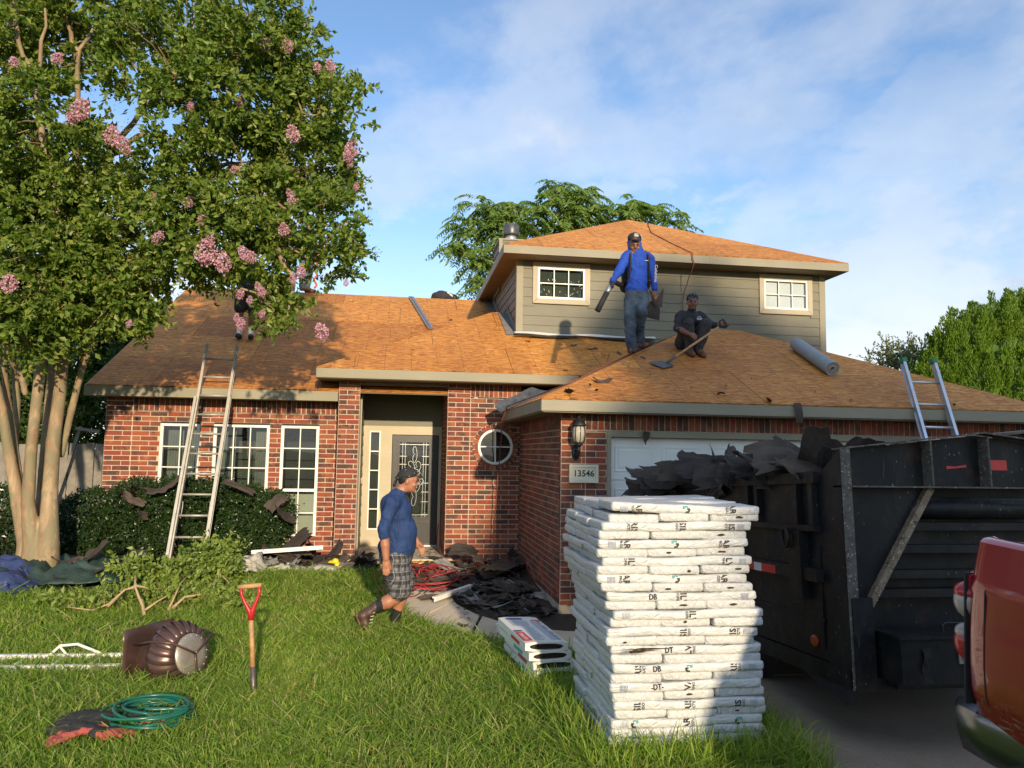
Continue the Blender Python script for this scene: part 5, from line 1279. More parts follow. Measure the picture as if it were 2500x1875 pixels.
SX, SYF, SZ0, TH = 1.825, 4.70, .115, .0550
pal = thing('pallet', 'wooden pallet under the tall white bundle stack, mostly hidden in grass', 'pallet', (SX, SYF+.5, 0))
for k in range(7): m = MB(); m.bx(SX-.52, SX+.52, SYF+.02+.145*k, SYF+.12+.145*k, .085, .105); m.build('slat', 'fence_wood', pal)
for k in range(3): m = MB(); m.bx(SX-.5+.46*k, SX-.42+.46*k, SYF+.02, SYF+.99, .0, .085); m.build('stringer', 'fence_wood', pal)
ORD = ['topmost'] + [f'layer {k} from the top' for k in range(2, 28)]
W_ = 'second third fourth fifth sixth seventh eighth ninth tenth eleventh twelfth thirteenth fourteenth fifteenth sixteenth seventeenth eighteenth nineteenth twentieth twenty-first twenty-second twenty-third twenty-fourth twenty-fifth twenty-sixth'.split()
ORD = ['top layer'] + [f'{q} layer from top' for q in W_] + ['bottom layer']
def logo(parent, M4, sgn):
    m = MB(); g = .046
    T = [(-.5, .1), (-.5, .5), (.1, .5), (.35, .25), (.1, .25), (.1, .3), (-.25, .3), (-.25, .1)]; K = [(-.2, -.5), (.25, -.5), (.5, -.2), (.5, .15), (.1, .15), (.1, -.05), (.28, -.05), (.2, -.25), (-.05, -.25)]
    for poly, mi in ((T, 0), (K, 1)):
        P = [M4 @ Vector((sgn*x*g, y*g*1.0, 0)) for x, y in poly]; e = (M4.to_3x3() @ Vector((0, 0, 1)))*.0006; m.prism(P, e, mi)
    m.build('printed_logo', ['ink_teal', 'ink_black'], parent)
SPOTS = 0
for k in range(27):
    top_i = k; z = SZ0+TH*(26-k)+TH/2; xo = offs_[k]; lng = (k % 2 == 0)
    for j in range(3):
        jx, jy, rz = rnd.uniform(-.012, .012), rnd.uniform(-.012, .012), rnd.uniform(-.012, .012)
        me = BM[rnd.randrange(8)]
        if lng:
            nm = ('front', 'middle', 'back')[j]; lab = f'printed white shingle bundle across the front, {ORD[k]} of tall stack' if j == 0 else f'white shingle bundle, {nm} lengthwise one, {ORD[k]} of tall stack'
            c = (SX+xo+jx, SYF+.167+.335*j+jy, z); rot = rz*.5+(PI if rnd.random() < .5 else 0)
        else:
            nm = ('left', 'middle', 'right')[j]; lab = f'white shingle bundle end, {nm} of three, {ORD[k]} of tall stack'
            c = (SX+xo-.335+.335*j+jx, SYF+.505+jy, z); rot = PI/2+rz+(PI if rnd.random() < .5 else 0)
        o = bpy.data.objects.new('shingle_bundle', me); col.objects.link(o); o.location = c; o.rotation_euler = (rnd.uniform(-.008, .008), rnd.uniform(-.010, .010), rot)
        if k == 0 and j == 0: o.rotation_euler = (0, .018, rot if abs(rot) < 1 else 0)
        tag(o, lab, 'shingle bundle', 'white shingle bundles in the tall stack')
        mw = Matrix.LocRotScale(o.location, o.rotation_euler, None).inverted()
        if lng and j == 0:
            yf = c[1]-.1675-.0075
            for q in LAY[k+1]:
                X = SX+xo-.5+q[2]*1.0
                if q[0] == 'logo': logo_M = mw @ Matrix.Translation((X, yf, z)) @ FRONT; 
                if q[0] == 'logo':
                    m = MB(); g = .046
                    for poly, mi in (([(-.5, .1), (-.5, .5), (.1, .5), (.35, .25), (.1, .25), (.1, .3), (-.25, .3), (-.25, .1)], 0), ([(-.2, -.5), (.25, -.5), (.5, -.2), (.5, .15), (.1, .15), (.1, -.05), (.28, -.05), (.2, -.25), (-.05, -.25)], 1)):
                        m.prism([logo_M @ Vector((q[3]*x*g, y*g, 0)) for x, y in poly], (logo_M.to_3x3() @ Vector((0, 0, 1)))*.0006, mi)
                    m.build('printed_logo', ['ink_teal', 'ink_black'], o, local=True)
                elif q[0] == 'hand':
                    put_text(q[1], .050, 'ink_black', o, mw @ Matrix.Translation((X, yf, z)) @ FRONT @ ROTX(rnd.uniform(-.08, .08), 4, 'Z'), None, .8, 'handwriting', True)
                elif q[0] == 'tear':
                    m = MB(); r = random.Random(9)
                    for (dz, l0, l1, h_) in ((.012, -.16, .21, .007), (.0, -.15, .10, .008), (-.008, -.15, .03, .006)):
                        pts = [(X+l0+(l1-l0)*i/14, z+dz+h_*(1-abs(i/7-1))*(1+r.uniform(-.3, .3))) for i in range(15)] + [(X+l0+(l1-l0)*i/14, z+dz-h_*(1-abs(i/7-1))*(1+r.uniform(-.3, .3))) for i in range(14, -1, -1)]
                        m.prism([mw @ Vector((x, yf+.0015, zz_)) for x, zz_ in pts[1:-1]], mw.to_3x3() @ Vector((0, .002, 0)))
                    m.build('torn_wrap', 'shingle_edge', o, local=True)
                else:
                    d_ = q[3]
                    put_text(q[0], .058, 'ink_black', o, mw @ Matrix.Translation((X+.010*(-d_), yf, z)) @ FRONT @ ROTX(d_*PI/2, 4, 'Z'), .0235, 1.0, 'lettering', True)
                    put_text(q[1], .024, 'ink_black', o, mw @ Matrix.Translation((X+.010*(-d_)+d_*.037, yf, z)) @ FRONT @ ROTX(d_*PI/2, 4, 'Z'), .0235, 1.0, 'lettering', True)
            # small print block near one end
            m = MB(); xe = SX+xo+(.40 if k % 4 else -.44)
            for i in range(6): m.prism([mw @ Vector(p) for p in ((xe+.009*i, yf, z-.018), (xe+.009*i+.003, yf, z-.018), (xe+.009*i+.003, yf, z+.018), (xe+.009*i, yf, z+.018))], mw.to_3x3() @ Vector((0, .0008, 0)))
            m.build('small_print', 'ink_grey', o, local=True)
        elif not lng and j == 0 and k % 4 == 1:
            xl = c[0]-.1675-.007
            put_text(SIDE_TXT[(k//4) % 4], .045, 'ink_black', o, mw @ Matrix.Translation((xl, SYF+.35+.3*rnd.random(), z)) @ LEFTF @ ROTX(PI/2, 4, 'Z'), .0235, 1.0, 'lettering', True)
        elif not lng and rnd.random() < .5:
            m = MB(); r = random.Random(k*3+j); xx, zz_ = c[0]+r.uniform(-.1, .1), z+r.uniform(-.006, .008); L2 = r.uniform(.012, .03)
            pts = [(xx+L2*math.cos(a)*r.uniform(.7, 1.2), zz_+.008*math.sin(a)*r.uniform(.6, 1.2)) for a in [2*PI*i/9 for i in range(9)]]
            m.prism([mw @ Vector((x, SYF+.0-.002+jy, q_)) for x, q_ in pts], mw.to_3x3() @ Vector((0, .003, 0))); m.build('wrap_hole', 'shingle_edge', o, local=True)

# ------------------------------------------------------------------ short stack of open-ended bundles
def box_bundle(L_=.95, W_=.36, T=.072):
    b = MB(); n = 40; ex, ez = W_*.40, T*.34
    ell = [(ex*math.copysign(abs(math.cos(a))**.8, math.cos(a)), ez*math.copysign(abs(math.sin(a))**.9, math.sin(a))) for a in [2*PI*i/n for i in range(n)]]
    def rect(a):
        c, s_ = math.cos(a), math.sin(a); t = min((W_/2)/abs(c) if abs(c) > 1e-6 else 1e9, (T/2)/abs(s_) if abs(s_) > 1e-6 else 1e9); return (c*t, s_*t)
    rc = [rect(2*PI*i/n) for i in range(n)]
    V = [(x, -L_/2, z) for x, z in rc]+[(x, -L_/2, z) for x, z in ell]+[(x, -L_/2+.03, z) for x, z in ell]+[(x, L_/2, z) for x, z in rc]
    nx = lambda i: (i+1) % n
    b.add(V, [(i, nx(i), n+nx(i), n+i) for i in range(n)]+[(n+i, n+nx(i), 2*n+nx(i), 2*n+i) for i in range(n)]+[(nx(i), i, 3*n+i, 3*n+nx(i)) for i in range(n)]+[tuple(3*n+i for i in range(n-1, -1, -1))])
    b.add([(x, -L_/2+.03, z) for x, z in ell], [tuple(range(n))], 1); return b.mesh('open_bundle', ['white_vinyl', 'shingle_edge'])
bxm = box_bundle()
for k in range(5):
    t = thing('open_bundle', ('white bundle printed blue and red, topmost of the short stack' if k == 4 else f'white paper bundle with open dark end, {(0, "fifth", "fourth", "third", "second")[k+1]} from top of short stack'), 'shingle bundle', (1.27-.022*k+(.02 if k == 2 else 0), 6.62, .035+.0735*(k+.5)), (0, .03*(k == 4), .10+.02*(k % 2)), 'open-ended bundles in the short stack')
    link('wrapper', bxm, t, True)
    m = MB()
    for i in range(5): m.bx(-.13, .13, -.4655, -.446, -.019+.009*i, -.0145+.009*i)
    m.build('shingle_edges', 'shingle_edge', t, local=True)
    m = MB(); m.bx(-.182, -.1801, -.30, -.02, -.028, .0); m.build('printed_band', ['ink_red', 'ink_teal', 'ink_red', 'ink_teal', 'ink_red'][k], t, local=True)
    if k == 4:
        zt = .0362
        for nm, mt, rs in (('printed_band', 'ink_red', [(-.175, -.10, -.42, -.12)]), ('printed_band', 'ink_blue', [(-.13, .02, .36, .42), (-.175, -.10, -.10, -.05)]), ('printed_band', 'ink_red', [(.08, .175, .30, .33)])):
            m = MB()
            for (a, c, e, f) in rs: m.bx(a, c, e, f, zt, zt+.0008)
            m.build(nm, mt, t, local=True)
        m = MB(); r = random.Random(3)
        for i in range(34):
            y = -.40+.022*i
            m.bx(-.08 if y < .1 else -.13, .02+r.uniform(-.03, .02), y, y+.010, zt, zt+.0006)
            if y < .28: m.bx(.06, .165-r.uniform(0, .04), y, y+.011, zt, zt+.0006)
        m.build('small_print', 'ink_grey', t, local=True)
        put_text('ROOFING', .05, 'white_vinyl', t, Matrix.Translation((-.138, -.27, zt+.0012)) @ ROTX(PI/2, 4, 'Z'), None, 1, 'lettering', True)

# ------------------------------------------------------------------ dump trailer
def scrap_me(seed, L_, W_, curl=.25, torn=.13, thick=.004):
    r = random.Random(seed); nu, nv = 14, 7; ph, kx, ky = r.uniform(0, 6), r.uniform(-1, 1)*curl, r.uniform(-1, 1)*curl*.6
    e = [[r.uniform(-torn, torn) for _ in range(12)] for _ in range(4)]
    li = lambda A, t: A[int(t)]*(1-t+int(t))+A[int(t)+1]*(t-int(t))
    def fn(u, v):
        x, y = (u-.5), (v-.5)
        x2 = x*(1+li(e[0 if x > 0 else 2], v*10)*abs(x)*2.2); y2 = y*(1+li(e[1 if y > 0 else 3], u*10)*abs(y)*2.6)
        z = kx*(x2*x2*4-.3)+ky*(y2*y2*4-.3)*.6+.10*curl*math.sin(6*x2+ph)+.06*curl*math.sin(9*y2+ph*2)+noise.noise(Vector((x*4+seed, y*4, 0)))*curl*.25
        return (x2*L_, y2*W_, z*max(L_, W_)*.55)
    b = MB(); b.grid(fn, nu, nv, 0, thick); return b.mesh('shingle_scrap', ['felt'])
SC = [scrap_me(k, rnd.uniform(.5, .95), rnd.uniform(.22, .38), rnd.uniform(.08, .45)) for k in range(14)]
SCB = []
for me in SC[:5]:
    q = me.copy(); q.materials.clear(); q.materials.append(MATS['felt_back']); SCB.append(q)
def scrap(loc, rot, sc=1.0, label='torn dark shingle sheet lying in the debris', group='torn shingle sheets', k=None, me=None, name='shingle_scrap'):
    o = bpy.data.objects.new(name, me or SC[rnd.randrange(14) if k is None else k]); col.objects.link(o); o.location = loc; o.rotation_euler = rot; o.scale = (sc, sc, sc) if not isinstance(sc, tuple) else sc
    return tag(o, label, 'shingle scrap', group)
TO = Vector((3.0, 4.74, .42)); tilt = -.062
trl = thing('dump_trailer', 'black steel dump trailer heaped with torn shingles on the driveway', 'trailer', TO, (tilt, 0, 0)); trl.scale = (1, 1, .913)
def tb(name, boxes, mat='black_steel'):
    m = MB()
    for q in boxes: m.bx(*q)
    return m.build(name, mat, trl, local=True)
TL, TWd = 3.45, 2.25
side_ = tb('side_wall', [(0, .04, .28, TL, .12, 1.52)]); tb('side_wall', [(TWd-.04, TWd, .28, TL, .12, 1.52)]); tb('tailgate', [(.04, TWd-.04, TL-.04, TL, .12, 1.50)])
tb('bed_floor', [(.04, TWd-.04, .3, TL-.04, .30, .36)])
for (a, c, z0, z1, o_) in ((.28, TL, 1.46, 1.55, .045), (.28, TL, 1.085, 1.13, .055), (.28, TL, .70, .80, .06), (.28, TL, .40, .43, .015)):
    tb('side_rail', [(-o_, -.001, a, c, z0, z1)])
for y in (.30, .52, 1.15, 1.32, 2.15, 2.95, TL-.06): tb('stake', [(-.05, -.002, y, y+.055, 1.132, 1.458)])
for y in (.46, 1.6, 2.6): tb('stake', [(-.075, -.002, y, y+.16, .55, 1.083)])
m = MB(); m.prism([(-.012, .30, .98), (-.012, .30, .20), (-.012, 1.05, .22)], (.011, 0, 0)); m.build('gusset', 'black_steel', trl, local=True)
for k in range(3):
    y0 = .90+.335*k; 
    for i, (l, mt) in enumerate(((.19, 'reflect_red'), (.135, 'reflect_white'))):
        m = MB(); ya = y0+(0 if i == 0 else .195); m.bx(-.0635, -.0605, ya, ya+l-.004, .705, .775); m.build('reflective_strip', mt, trl, local=True)
m = MB(); m.bx(-.0635, -.0605, .865, .895, .705, .775); m.build('reflective_strip', 'reflect_red', trl, local=True)
m = MB(); m.tube([(-.10, .62+.045*math.cos(a), 1.02+.075*math.sin(a)) for a in [2*PI*i/14 for i in range(14)]], .013, 6, closed=True); m.bx(-.10, -.0755, .59, .65, 1.06, 1.10); m.build('tie_hook', 'black_steel', trl, local=True, smooth=False)
m = MB(); m.lathe([(.045, 0), (.045, .012), (.03, .02)], 16, Matrix.Translation((-.012, .42, .24)) @ Matrix.Rotation(-PI/2, 4, 'Y')); m.build('side_marker', 'lamp_amber', trl, local=True)
tb('skirt', [(-.01, .0, .02, 1.3, -.02, .11)]); 
m = MB(); m.prism([(-.004, .02, -.02), (-.004, .02, -.13), (-.004, .08, -.15), (-.004, .75, .0)], (.004, 0, 0)); m.build('mud_flap', 'rubber', trl, local=True)
tb('chassis_rail', [(.25, .35, -.1, TL, .0, .30)]); tb('chassis_rail', [(TWd-.35, TWd-.25, -.1, TL, .0, .30)])
for x in (-.0, TWd-.24):
    for y in (1.75, 2.65):
        m = MB(); T = Matrix.Translation((x+.02, y, -.03)) @ Matrix.Rotation(PI/2, 4, 'Y'); m.lathe([(.18, .0), (.30, .02), (.36, .06), (.36, .17), (.30, .21), (.18, .22)], 28, T); wh = m.build('wheel', 'rubber', trl, local=True, smooth=True)
        m = MB(); m.lathe([(.05, .0), (.17, .03), (.18, .0)], 20, T); m.build('rim', 'galvanised', wh, local=True)
# front end
m = MB(); m.prism([(0, 0, -.03), (0, .28, .05), (0, .28, 1.53), (0, 0, 1.715)], (.012, 0, 0)); m.build('front_wing', 'black_steel', trl, local=True)
m = MB(); m.prism([(.0, -.002, -.03), (.075, -.002, -.03), (.075, -.002, 1.715), (.0, -.002, 1.715)], (0, .008, 0)); m.build('front_flange', 'grimy_steel', trl, local=True)
m = MB(); m.prism([(.012, .27, .30), (TWd-.012, .27, .30), (TWd-.012, .27, 1.44), (.012, .27, 1.44)], (0, .012, 0)); m.prism([(.012, .10, 1.43), (TWd-.012, .10, 1.43), (TWd-.012, .10, 1.70), (TWd/2, .10, 1.84), (.012, .10, 1.70)], (0, .012, 0)); m.prism([(.012, .10, .55), (.20, .10, .55), (.72, .10, 1.43), (.012, .10, 1.43)], (0, .012, 0)); m.build('headboard', 'black_steel', trl, local=True)
m = MB(); P = [(.0, 1.708), (TWd/2, 1.85), (TWd, 1.708)]
for (a, c) in zip(P, P[1:]): m.hexa([(a[0], -.002, a[1]), (c[0], -.002, c[1]), (c[0], .10, c[1]), (a[0], .10, a[1]), (a[0], -.002, a[1]+.012), (c[0], -.002, c[1]+.012), (c[0], .10, c[1]+.012), (a[0], .10, a[1]+.012)])
m.build('top_lip', 'grimy_steel', trl, local=True)
tb('cross_rail', [(.0, TWd, -.001, .10, 1.425, 1.437)], 'grimy_steel')
for x in (.69, 1.14, 1.6): tb('rib', [(x, x+.012, .0, .10, 1.44, 1.72+.10*min(x, TWd-x)/1.1)], 'grimy_steel')
m = MB(); m.bar((.715, .075, 1.425), (.195, .075, .555), .05, .05); m.build('diagonal_brace', 'rusted_brace', trl, local=True)
for (z0, z1, y0) in ((1.10, 1.16, .06), (.93, .99, .05), (.74, .80, .05), (.60, .66, .04)): tb('cross_step', [(.16, TWd-.16, y0+.10, y0+.20, z0, z1)])
m = MB(); m.tube([(.60, .16, 1.27), (TWd-.60, .16, 1.27)], .085, 14); m.build('cross_tube', 'black_steel', trl, local=True, smooth=True)
for x in (.02, TWd-.17): tb('front_post', [(x, x+.15, -.012, .09, -.03, .62)])
tb('front_sill', [(.17, TWd-.17, .0, .09, -.03, .05)])
tbx = tb('tool_box', [(.22, TWd-.22, -.20, .09, .05, .36)]); tb('tool_box_lid', [(.20, TWd-.2, -.225, .09, .362, .385)])
m = MB(); m.bx(.62, .76, -.212, -.201, .19, .29); lt = m.build('latch', 'worn_metal', trl, local=True); m = MB(); m.bx(.645, .725, -.218, -.2125, .21, .27); m.build('latch_paddle', 'galvanised', lt, local=True)
m = MB(); m.tube([(.60, -.1, .386), (.60, -.1, .43), (.62, -.1, .45), (.75, -.1, .45), (.77, -.1, .43), (.77, -.1, .386)], .008, 6); m.build('lid_handle', 'black_iron', trl, local=True)
m = MB(); m.grid(lambda u, v: (.36+.06*u+.01*math.sin(8*v), -.208-.012*math.sin(3*u+5*v), .30-.24*v), 3, 8, thick=.004); m.build('hanging_strap', 'bag_black', trl, local=True)
m = MB(); m.bx(1.16, 1.36, .094, .0985, 1.57, 1.65); m.build('reflective_strip', 'reflect_red', trl, local=True)
m = MB(); m.prism([(.88, .0975, 1.575), (1.04, .0975, 1.59), (1.035, .0975, 1.61), (.95, .0975, 1.595), (.88, .0975, 1.60)], (0, .002, 0)); m.build('torn_reflective_strip', 'reflect_red', trl, local=True)
# shingles heaped in the trailer
hl_ = 'torn dark shingle sheet heaped in the black trailer'; hg = 'shingle sheets heaped in the trailer'
def tl(x, y, z): return TO+Matrix.Rotation(tilt, 3, 'X') @ Vector((x, y, z*.913))
r = random.Random(17)
for k in range(46):
    y = r.uniform(.4, 3.5); x = r.uniform(.1, 1.5); hgt_ = 1.46+.14*(1-abs(y-1.1)/2.6)
    scrap(tl(x, y, hgt_+r.uniform(-.10, .07)), (r.uniform(-.5, .5), r.uniform(-.6, .6), r.uniform(0, 6.3)), r.uniform(.7, 1.1), hl_ + (', near its front end' if y < 1.4 else ', at the middle of the heap' if y < 2.4 else ', towards the garage end'), hg)
for (x, y, z, rx, ry, rz, s_, k) in ((.25, .75, 1.62, .4, .5, 1.3, 1.0, 2), (.35, 1.05, 1.62, .3, -.5, 1.5, 1.1, 3), (.15, 1.35, 1.72, 1.0, .3, 1.4, .8, 4), (.1, 1.9, 1.66, 1.1, -.4, 1.2, .75, 5), (.2, 2.3, 1.62, .9, .6, .5, .8, 6), (-.05, 2.7, 1.57, .5, .2, .3, .8, 7), (-.15, 3.1, 1.55, .2, -.2, .1, .9, 8), (-.22, 3.3, 1.50, .15, -.3, .2, .9, 9), (-.2, 3.45, 1.42, -.2, -.4, .0, .8, 10), (-.05, 2.0, 1.40, 1.4, .2, 1.5, .45, 11), (-.06, 3.2, 1.36, 1.45, .2, 1.6, .5, 12), (.25, .45, 1.60, .5, .5, 1.0, .9, 13), (.4, .6, 1.64, .3, .45, 1.8, .9, 0)):
    scrap(tl(x, y, z), (rx, ry, rz), s_, 'torn dark shingle sheet sticking up over the trailer side' + (' near its front end' if y < 1.5 else ' towards the garage end'), 'shingle sheets sticking out of the trailer', k)
r = random.Random(31)
for (px, py, yy, s_, k) in ((1600, 1142, 3.3, 1.0, 1), (1650, 1146, 3.0, 1.1, 6), (1690, 1140, 2.75, 1.0, 9), (1735, 1122, 2.45, .9, 12), (1765, 1130, 2.2, 1.1, 3), (1800, 1128, 1.95, 1.1, 5), (1840, 1120, 1.7, 1.1, 8), (1875, 1110, 1.45, 1.2, 10), (1905, 1102, 1.2, 1.2, 2), (1940, 1106, .95, 1.2, 7), (1965, 1112, .7, 1.0, 13), (1620, 1165, 3.1, 1.0, 4), (1720, 1155, 2.5, 1.1, 11), (1830, 1145, 1.8, 1.1, 0), (1930, 1132, 1.1, 1.1, 6), (1580, 1172, 3.4, .9, 8)):
    c = at(px, py+(26 if px > 1780 else 12), TO.y+yy); s_ *= .78 if px > 1780 else .9; o = scrap(c, (r.uniform(.45, 1.0), r.uniform(-.25, .25), r.uniform(-.5, .5)), s_, 'broad torn shingle sheet lying face up on the trailer heap' + (', front end' if yy < 1.5 else ', middle' if yy < 2.5 else ', garage end'), 'broad shingle sheets on the trailer heap', k)
# weathered boards poking over the far side of the trailer
pb_ = thing('broken_pallet', 'broken brown wooden pallet lying on top of the trailer at right', 'pallet', tl(1.75, .8, 1.80))
for k in range(5):
    m = MB(); a = tl(1.3, .35+.14*k, 1.86); c = tl(2.4, .35+.14*k, 1.98); m.bar(a, c, .09, .018); m.build('board', 'handle_wood' if k % 2 else 'tool_steel', pb_)
for x in (1.42, 1.9, 2.3): m = MB(); m.bar(tl(x, .3, 1.82+.1*(x-1.4)), tl(x, .95, 1.82+.1*(x-1.4)), .04, .085); m.build('stringer', 'tool_steel', pb_)

# ------------------------------------------------------------------ red pickup
TKL = Vector((2.56, 3.19, .03))
trk = thing('pickup_truck', 'dark red pickup truck with mud-splashed side backed up to the trailer', 'pickup', TKL, (.045, 0, 0))
# local: +x away from camera side, -y forward, rear at y=0
prof = [(.16, 1.52), (.10, 1.545), (.055, 1.54), (.035, 1.525), (.0, 1.36), (-.012, 1.32), (-.008, 1.30), (-.016, 1.15), (-.018, 1.00), (-.010, .88), (.004, .83), (.012, .815), (.03, .74), (.075, .66), (.10, .655)]
def sec(y, dx, top=0, cut=None): return [(x+dx, y, (z+top) if cut is None else max(z+top, cut(y))) for x, z in prof]
ysec = [.015, .0, -.02, -.06, -.15, -.4, -.7, -.75] + [-.8-.06*i for i in range(0, 17)] + [-1.9, -2.1]
def arch(y):
    d_ = abs(y+1.25); return (.42+math.sqrt(max(0, .50**2-d_**2))) if d_ < .50 else 0
rows2 = []
for y in ysec:
    dx = {.015: .035, .0: .014, -.02: .005}.get(y, 0.0); rows2.append(sec(y, dx, 0, arch))
m = MB(); n = len(prof); V = [p for r_ in rows2 for p in r_]; m.add(V, [(i*n+j, (i+1)*n+j, (i+1)*n+j+1, i*n+j+1) for i in range(len(rows2)-1) for j in range(n-1)])
bs = m.build('bed_side', 'red_paint', trk, True, True); smooth_by_angle(bs, 35)
V2 = [(1.86-x, y, z) for x, y, z in V]; m = MB(); m.add(V2, [(i*n+j+1, (i+1)*n+j+1, (i+1)*n+j, i*n+j) for i in range(len(rows2)-1) for j in range(n-1)]); smooth_by_angle(m.build('bed_side', 'red_paint', trk, True, True), 35)
m = MB(); m.bx(.09, 1.77, -.03, .005, .74, 1.52); m.build('tailgate', 'red_paint', trk, local=True)
m = MB(); m.bx(.15, 1.71, -2.08, -.04, .80, .84); m.bx(.15, .18, -2.08, -.04, .84, 1.50); m.bx(1.68, 1.71, -2.08, -.04, .84, 1.50); m.build('bed_liner', 'rubber', trk, local=True)
m = MB(); m.prism([(.004, -.105, 1.36), (-.0135, -.105, 1.32), (-.0185, -.105, 1.15), (-.0205, -.105, 1.0), (-.0125, -.105, .88), (.0015, -.105, .83), (.006, -.105, .83), (-.006, -.105, .9), (-.012, -.105, 1.1), (-.006, -.105, 1.30), (.01, -.105, 1.355)], (0, .005, 0)); m.build('panel_gap', 'rubber', trk, local=True)
m = MB(); m.bx(-.012, .10, .014, .022, .80, 1.38); m.build('lamp_gap', 'rubber', trk, local=True)
lampb = MB(); lampb.prism([(.005, .0, 1.37), (.10, .02, 1.40), (.12, .045, 1.0), (.12, .04, .80), (.02, .02, .82)], (0, .03, 0)); tlm = lampb.build('tail_lamp', 'lamp_red', trk, local=True)
def dome(c, rx, ry, rz, mat, name='lamp_lens', cut=None):
    m = MB(); nu, nv = 16, 10
    m.grid(lambda u, v: (c[0]+rx*math.cos(2*PI*u)*math.sin(PI*v), c[1]+ry*math.sin(2*PI*u)*math.sin(PI*v), c[2]+rz*math.cos(PI*v)), nu, nv); return m.build(name, mat, tlm, True, True)
dome((.055, .055, 1.245), .075, .075, .085, 'lamp_clear'); dome((.055, .055, 1.285), .074, .074, .05, 'lamp_red'); dome((.065, .065, 1.055), .075, .075, .09, 'lamp_red'); dome((.065, .066, 1.10), .072, .072, .045, 'lamp_clear')
# bumper: chrome shell wrapping the corner with a dark step pad
m = MB()
pathb = [(.06, -.30), (.02, -.05), (.02, .10), (.10, .20), (.35, .24), (1.51, .24), (1.76, .20), (1.84, .10), (1.84, -.05), (1.80, -.30)]
pr2 = [(.05, .78), (.0, .765), (-.012, .74), (-.005, .66), (.02, .57), (.06, .545)]
Vb = []
for i, (x, y) in enumerate(pathb):
    a = Vector((pathb[min(i+1, 9)][0]-pathb[max(i-1, 0)][0], pathb[min(i+1, 9)][1]-pathb[max(i-1, 0)][1], 0)).normalized(); nn_ = Vector((a.y, -a.x, 0))
    for (o_, z) in pr2: q = Vector((x, y, z))+nn_*o_; Vb.append(tuple(q))
k6 = len(pr2); m.add(Vb, [(i*k6+j, i*k6+j+1, (i+1)*k6+j+1, (i+1)*k6+j) for i in range(9) for j in range(k6-1)]); bp = m.build('rear_bumper', 'chrome', trk, True, True); smooth_by_angle(bp, 45)
m = MB(); m.bx(.10, 1.76, .02, .20, .765, .785); m.bx(.05, .14, -.26, .06, .60, .76); m.build('bumper_step', 'rubber', trk, local=True)
for x in (.10, 1.52):
    for y in (-1.25, -4.6):
        m = MB(); T = Matrix.Translation((x, y, .42)) @ Matrix.Rotation(PI/2, 4, 'Y'); m.lathe([(.22, .0), (.36, .02), (.41, .06), (.41, .20), (.36, .24), (.22, .25)], 32, T); wh = m.build('wheel', 'rubber', trk, True, True)
        m = MB(); m.lathe([(.06, .0), (.20, .02), (.225, .0)], 24, T); m.build('rim', 'chrome', wh, local=True)
# cab and bonnet (ahead of the frame)
m = MB(); cabp = [(-2.12, .62), (-2.12, 1.46), (-2.35, 1.70), (-3.3, 1.72), (-3.9, 1.36), (-5.25, 1.24), (-5.4, 1.0), (-5.4, .62)]
m.prism([(.0, y, z) for y, z in cabp], (1.86, 0, 0)); cb_ = m.build('cab', 'red_paint', trk, local=True)
for x in (-.006, 1.861):
    m = MB(); m.prism([(x, -2.45, 1.44), (x, -2.5, 1.64), (x, -3.05, 1.66), (x, -3.05, 1.44)], (.005, 0, 0)); m.build('side_window', 'car_glass', cb_, local=True)
    m = MB(); m.prism([(x, -3.12, 1.44), (x, -3.12, 1.66), (x, -3.3, 1.66), (x, -3.7, 1.44)], (.005, 0, 0)); m.build('side_window', 'car_glass', cb_, local=True)
m = MB(); m.bx(.2, 1.66, -2.135, -2.10, 1.47, 1.52); m.build('rear_window_trim', 'rubber', cb_, local=True)
m = MB(); m.bx(.3, .4, -5.2, .1, .50, .62); m.bx(1.46, 1.56, -5.2, .1, .50, .62); m.build('chassis', 'black_iron', trk, local=True)
m = MB(); m.bx(.85, 1.01, .0, .75, .50, .58); m.build('tow_hitch', 'black_iron', trk, local=True)
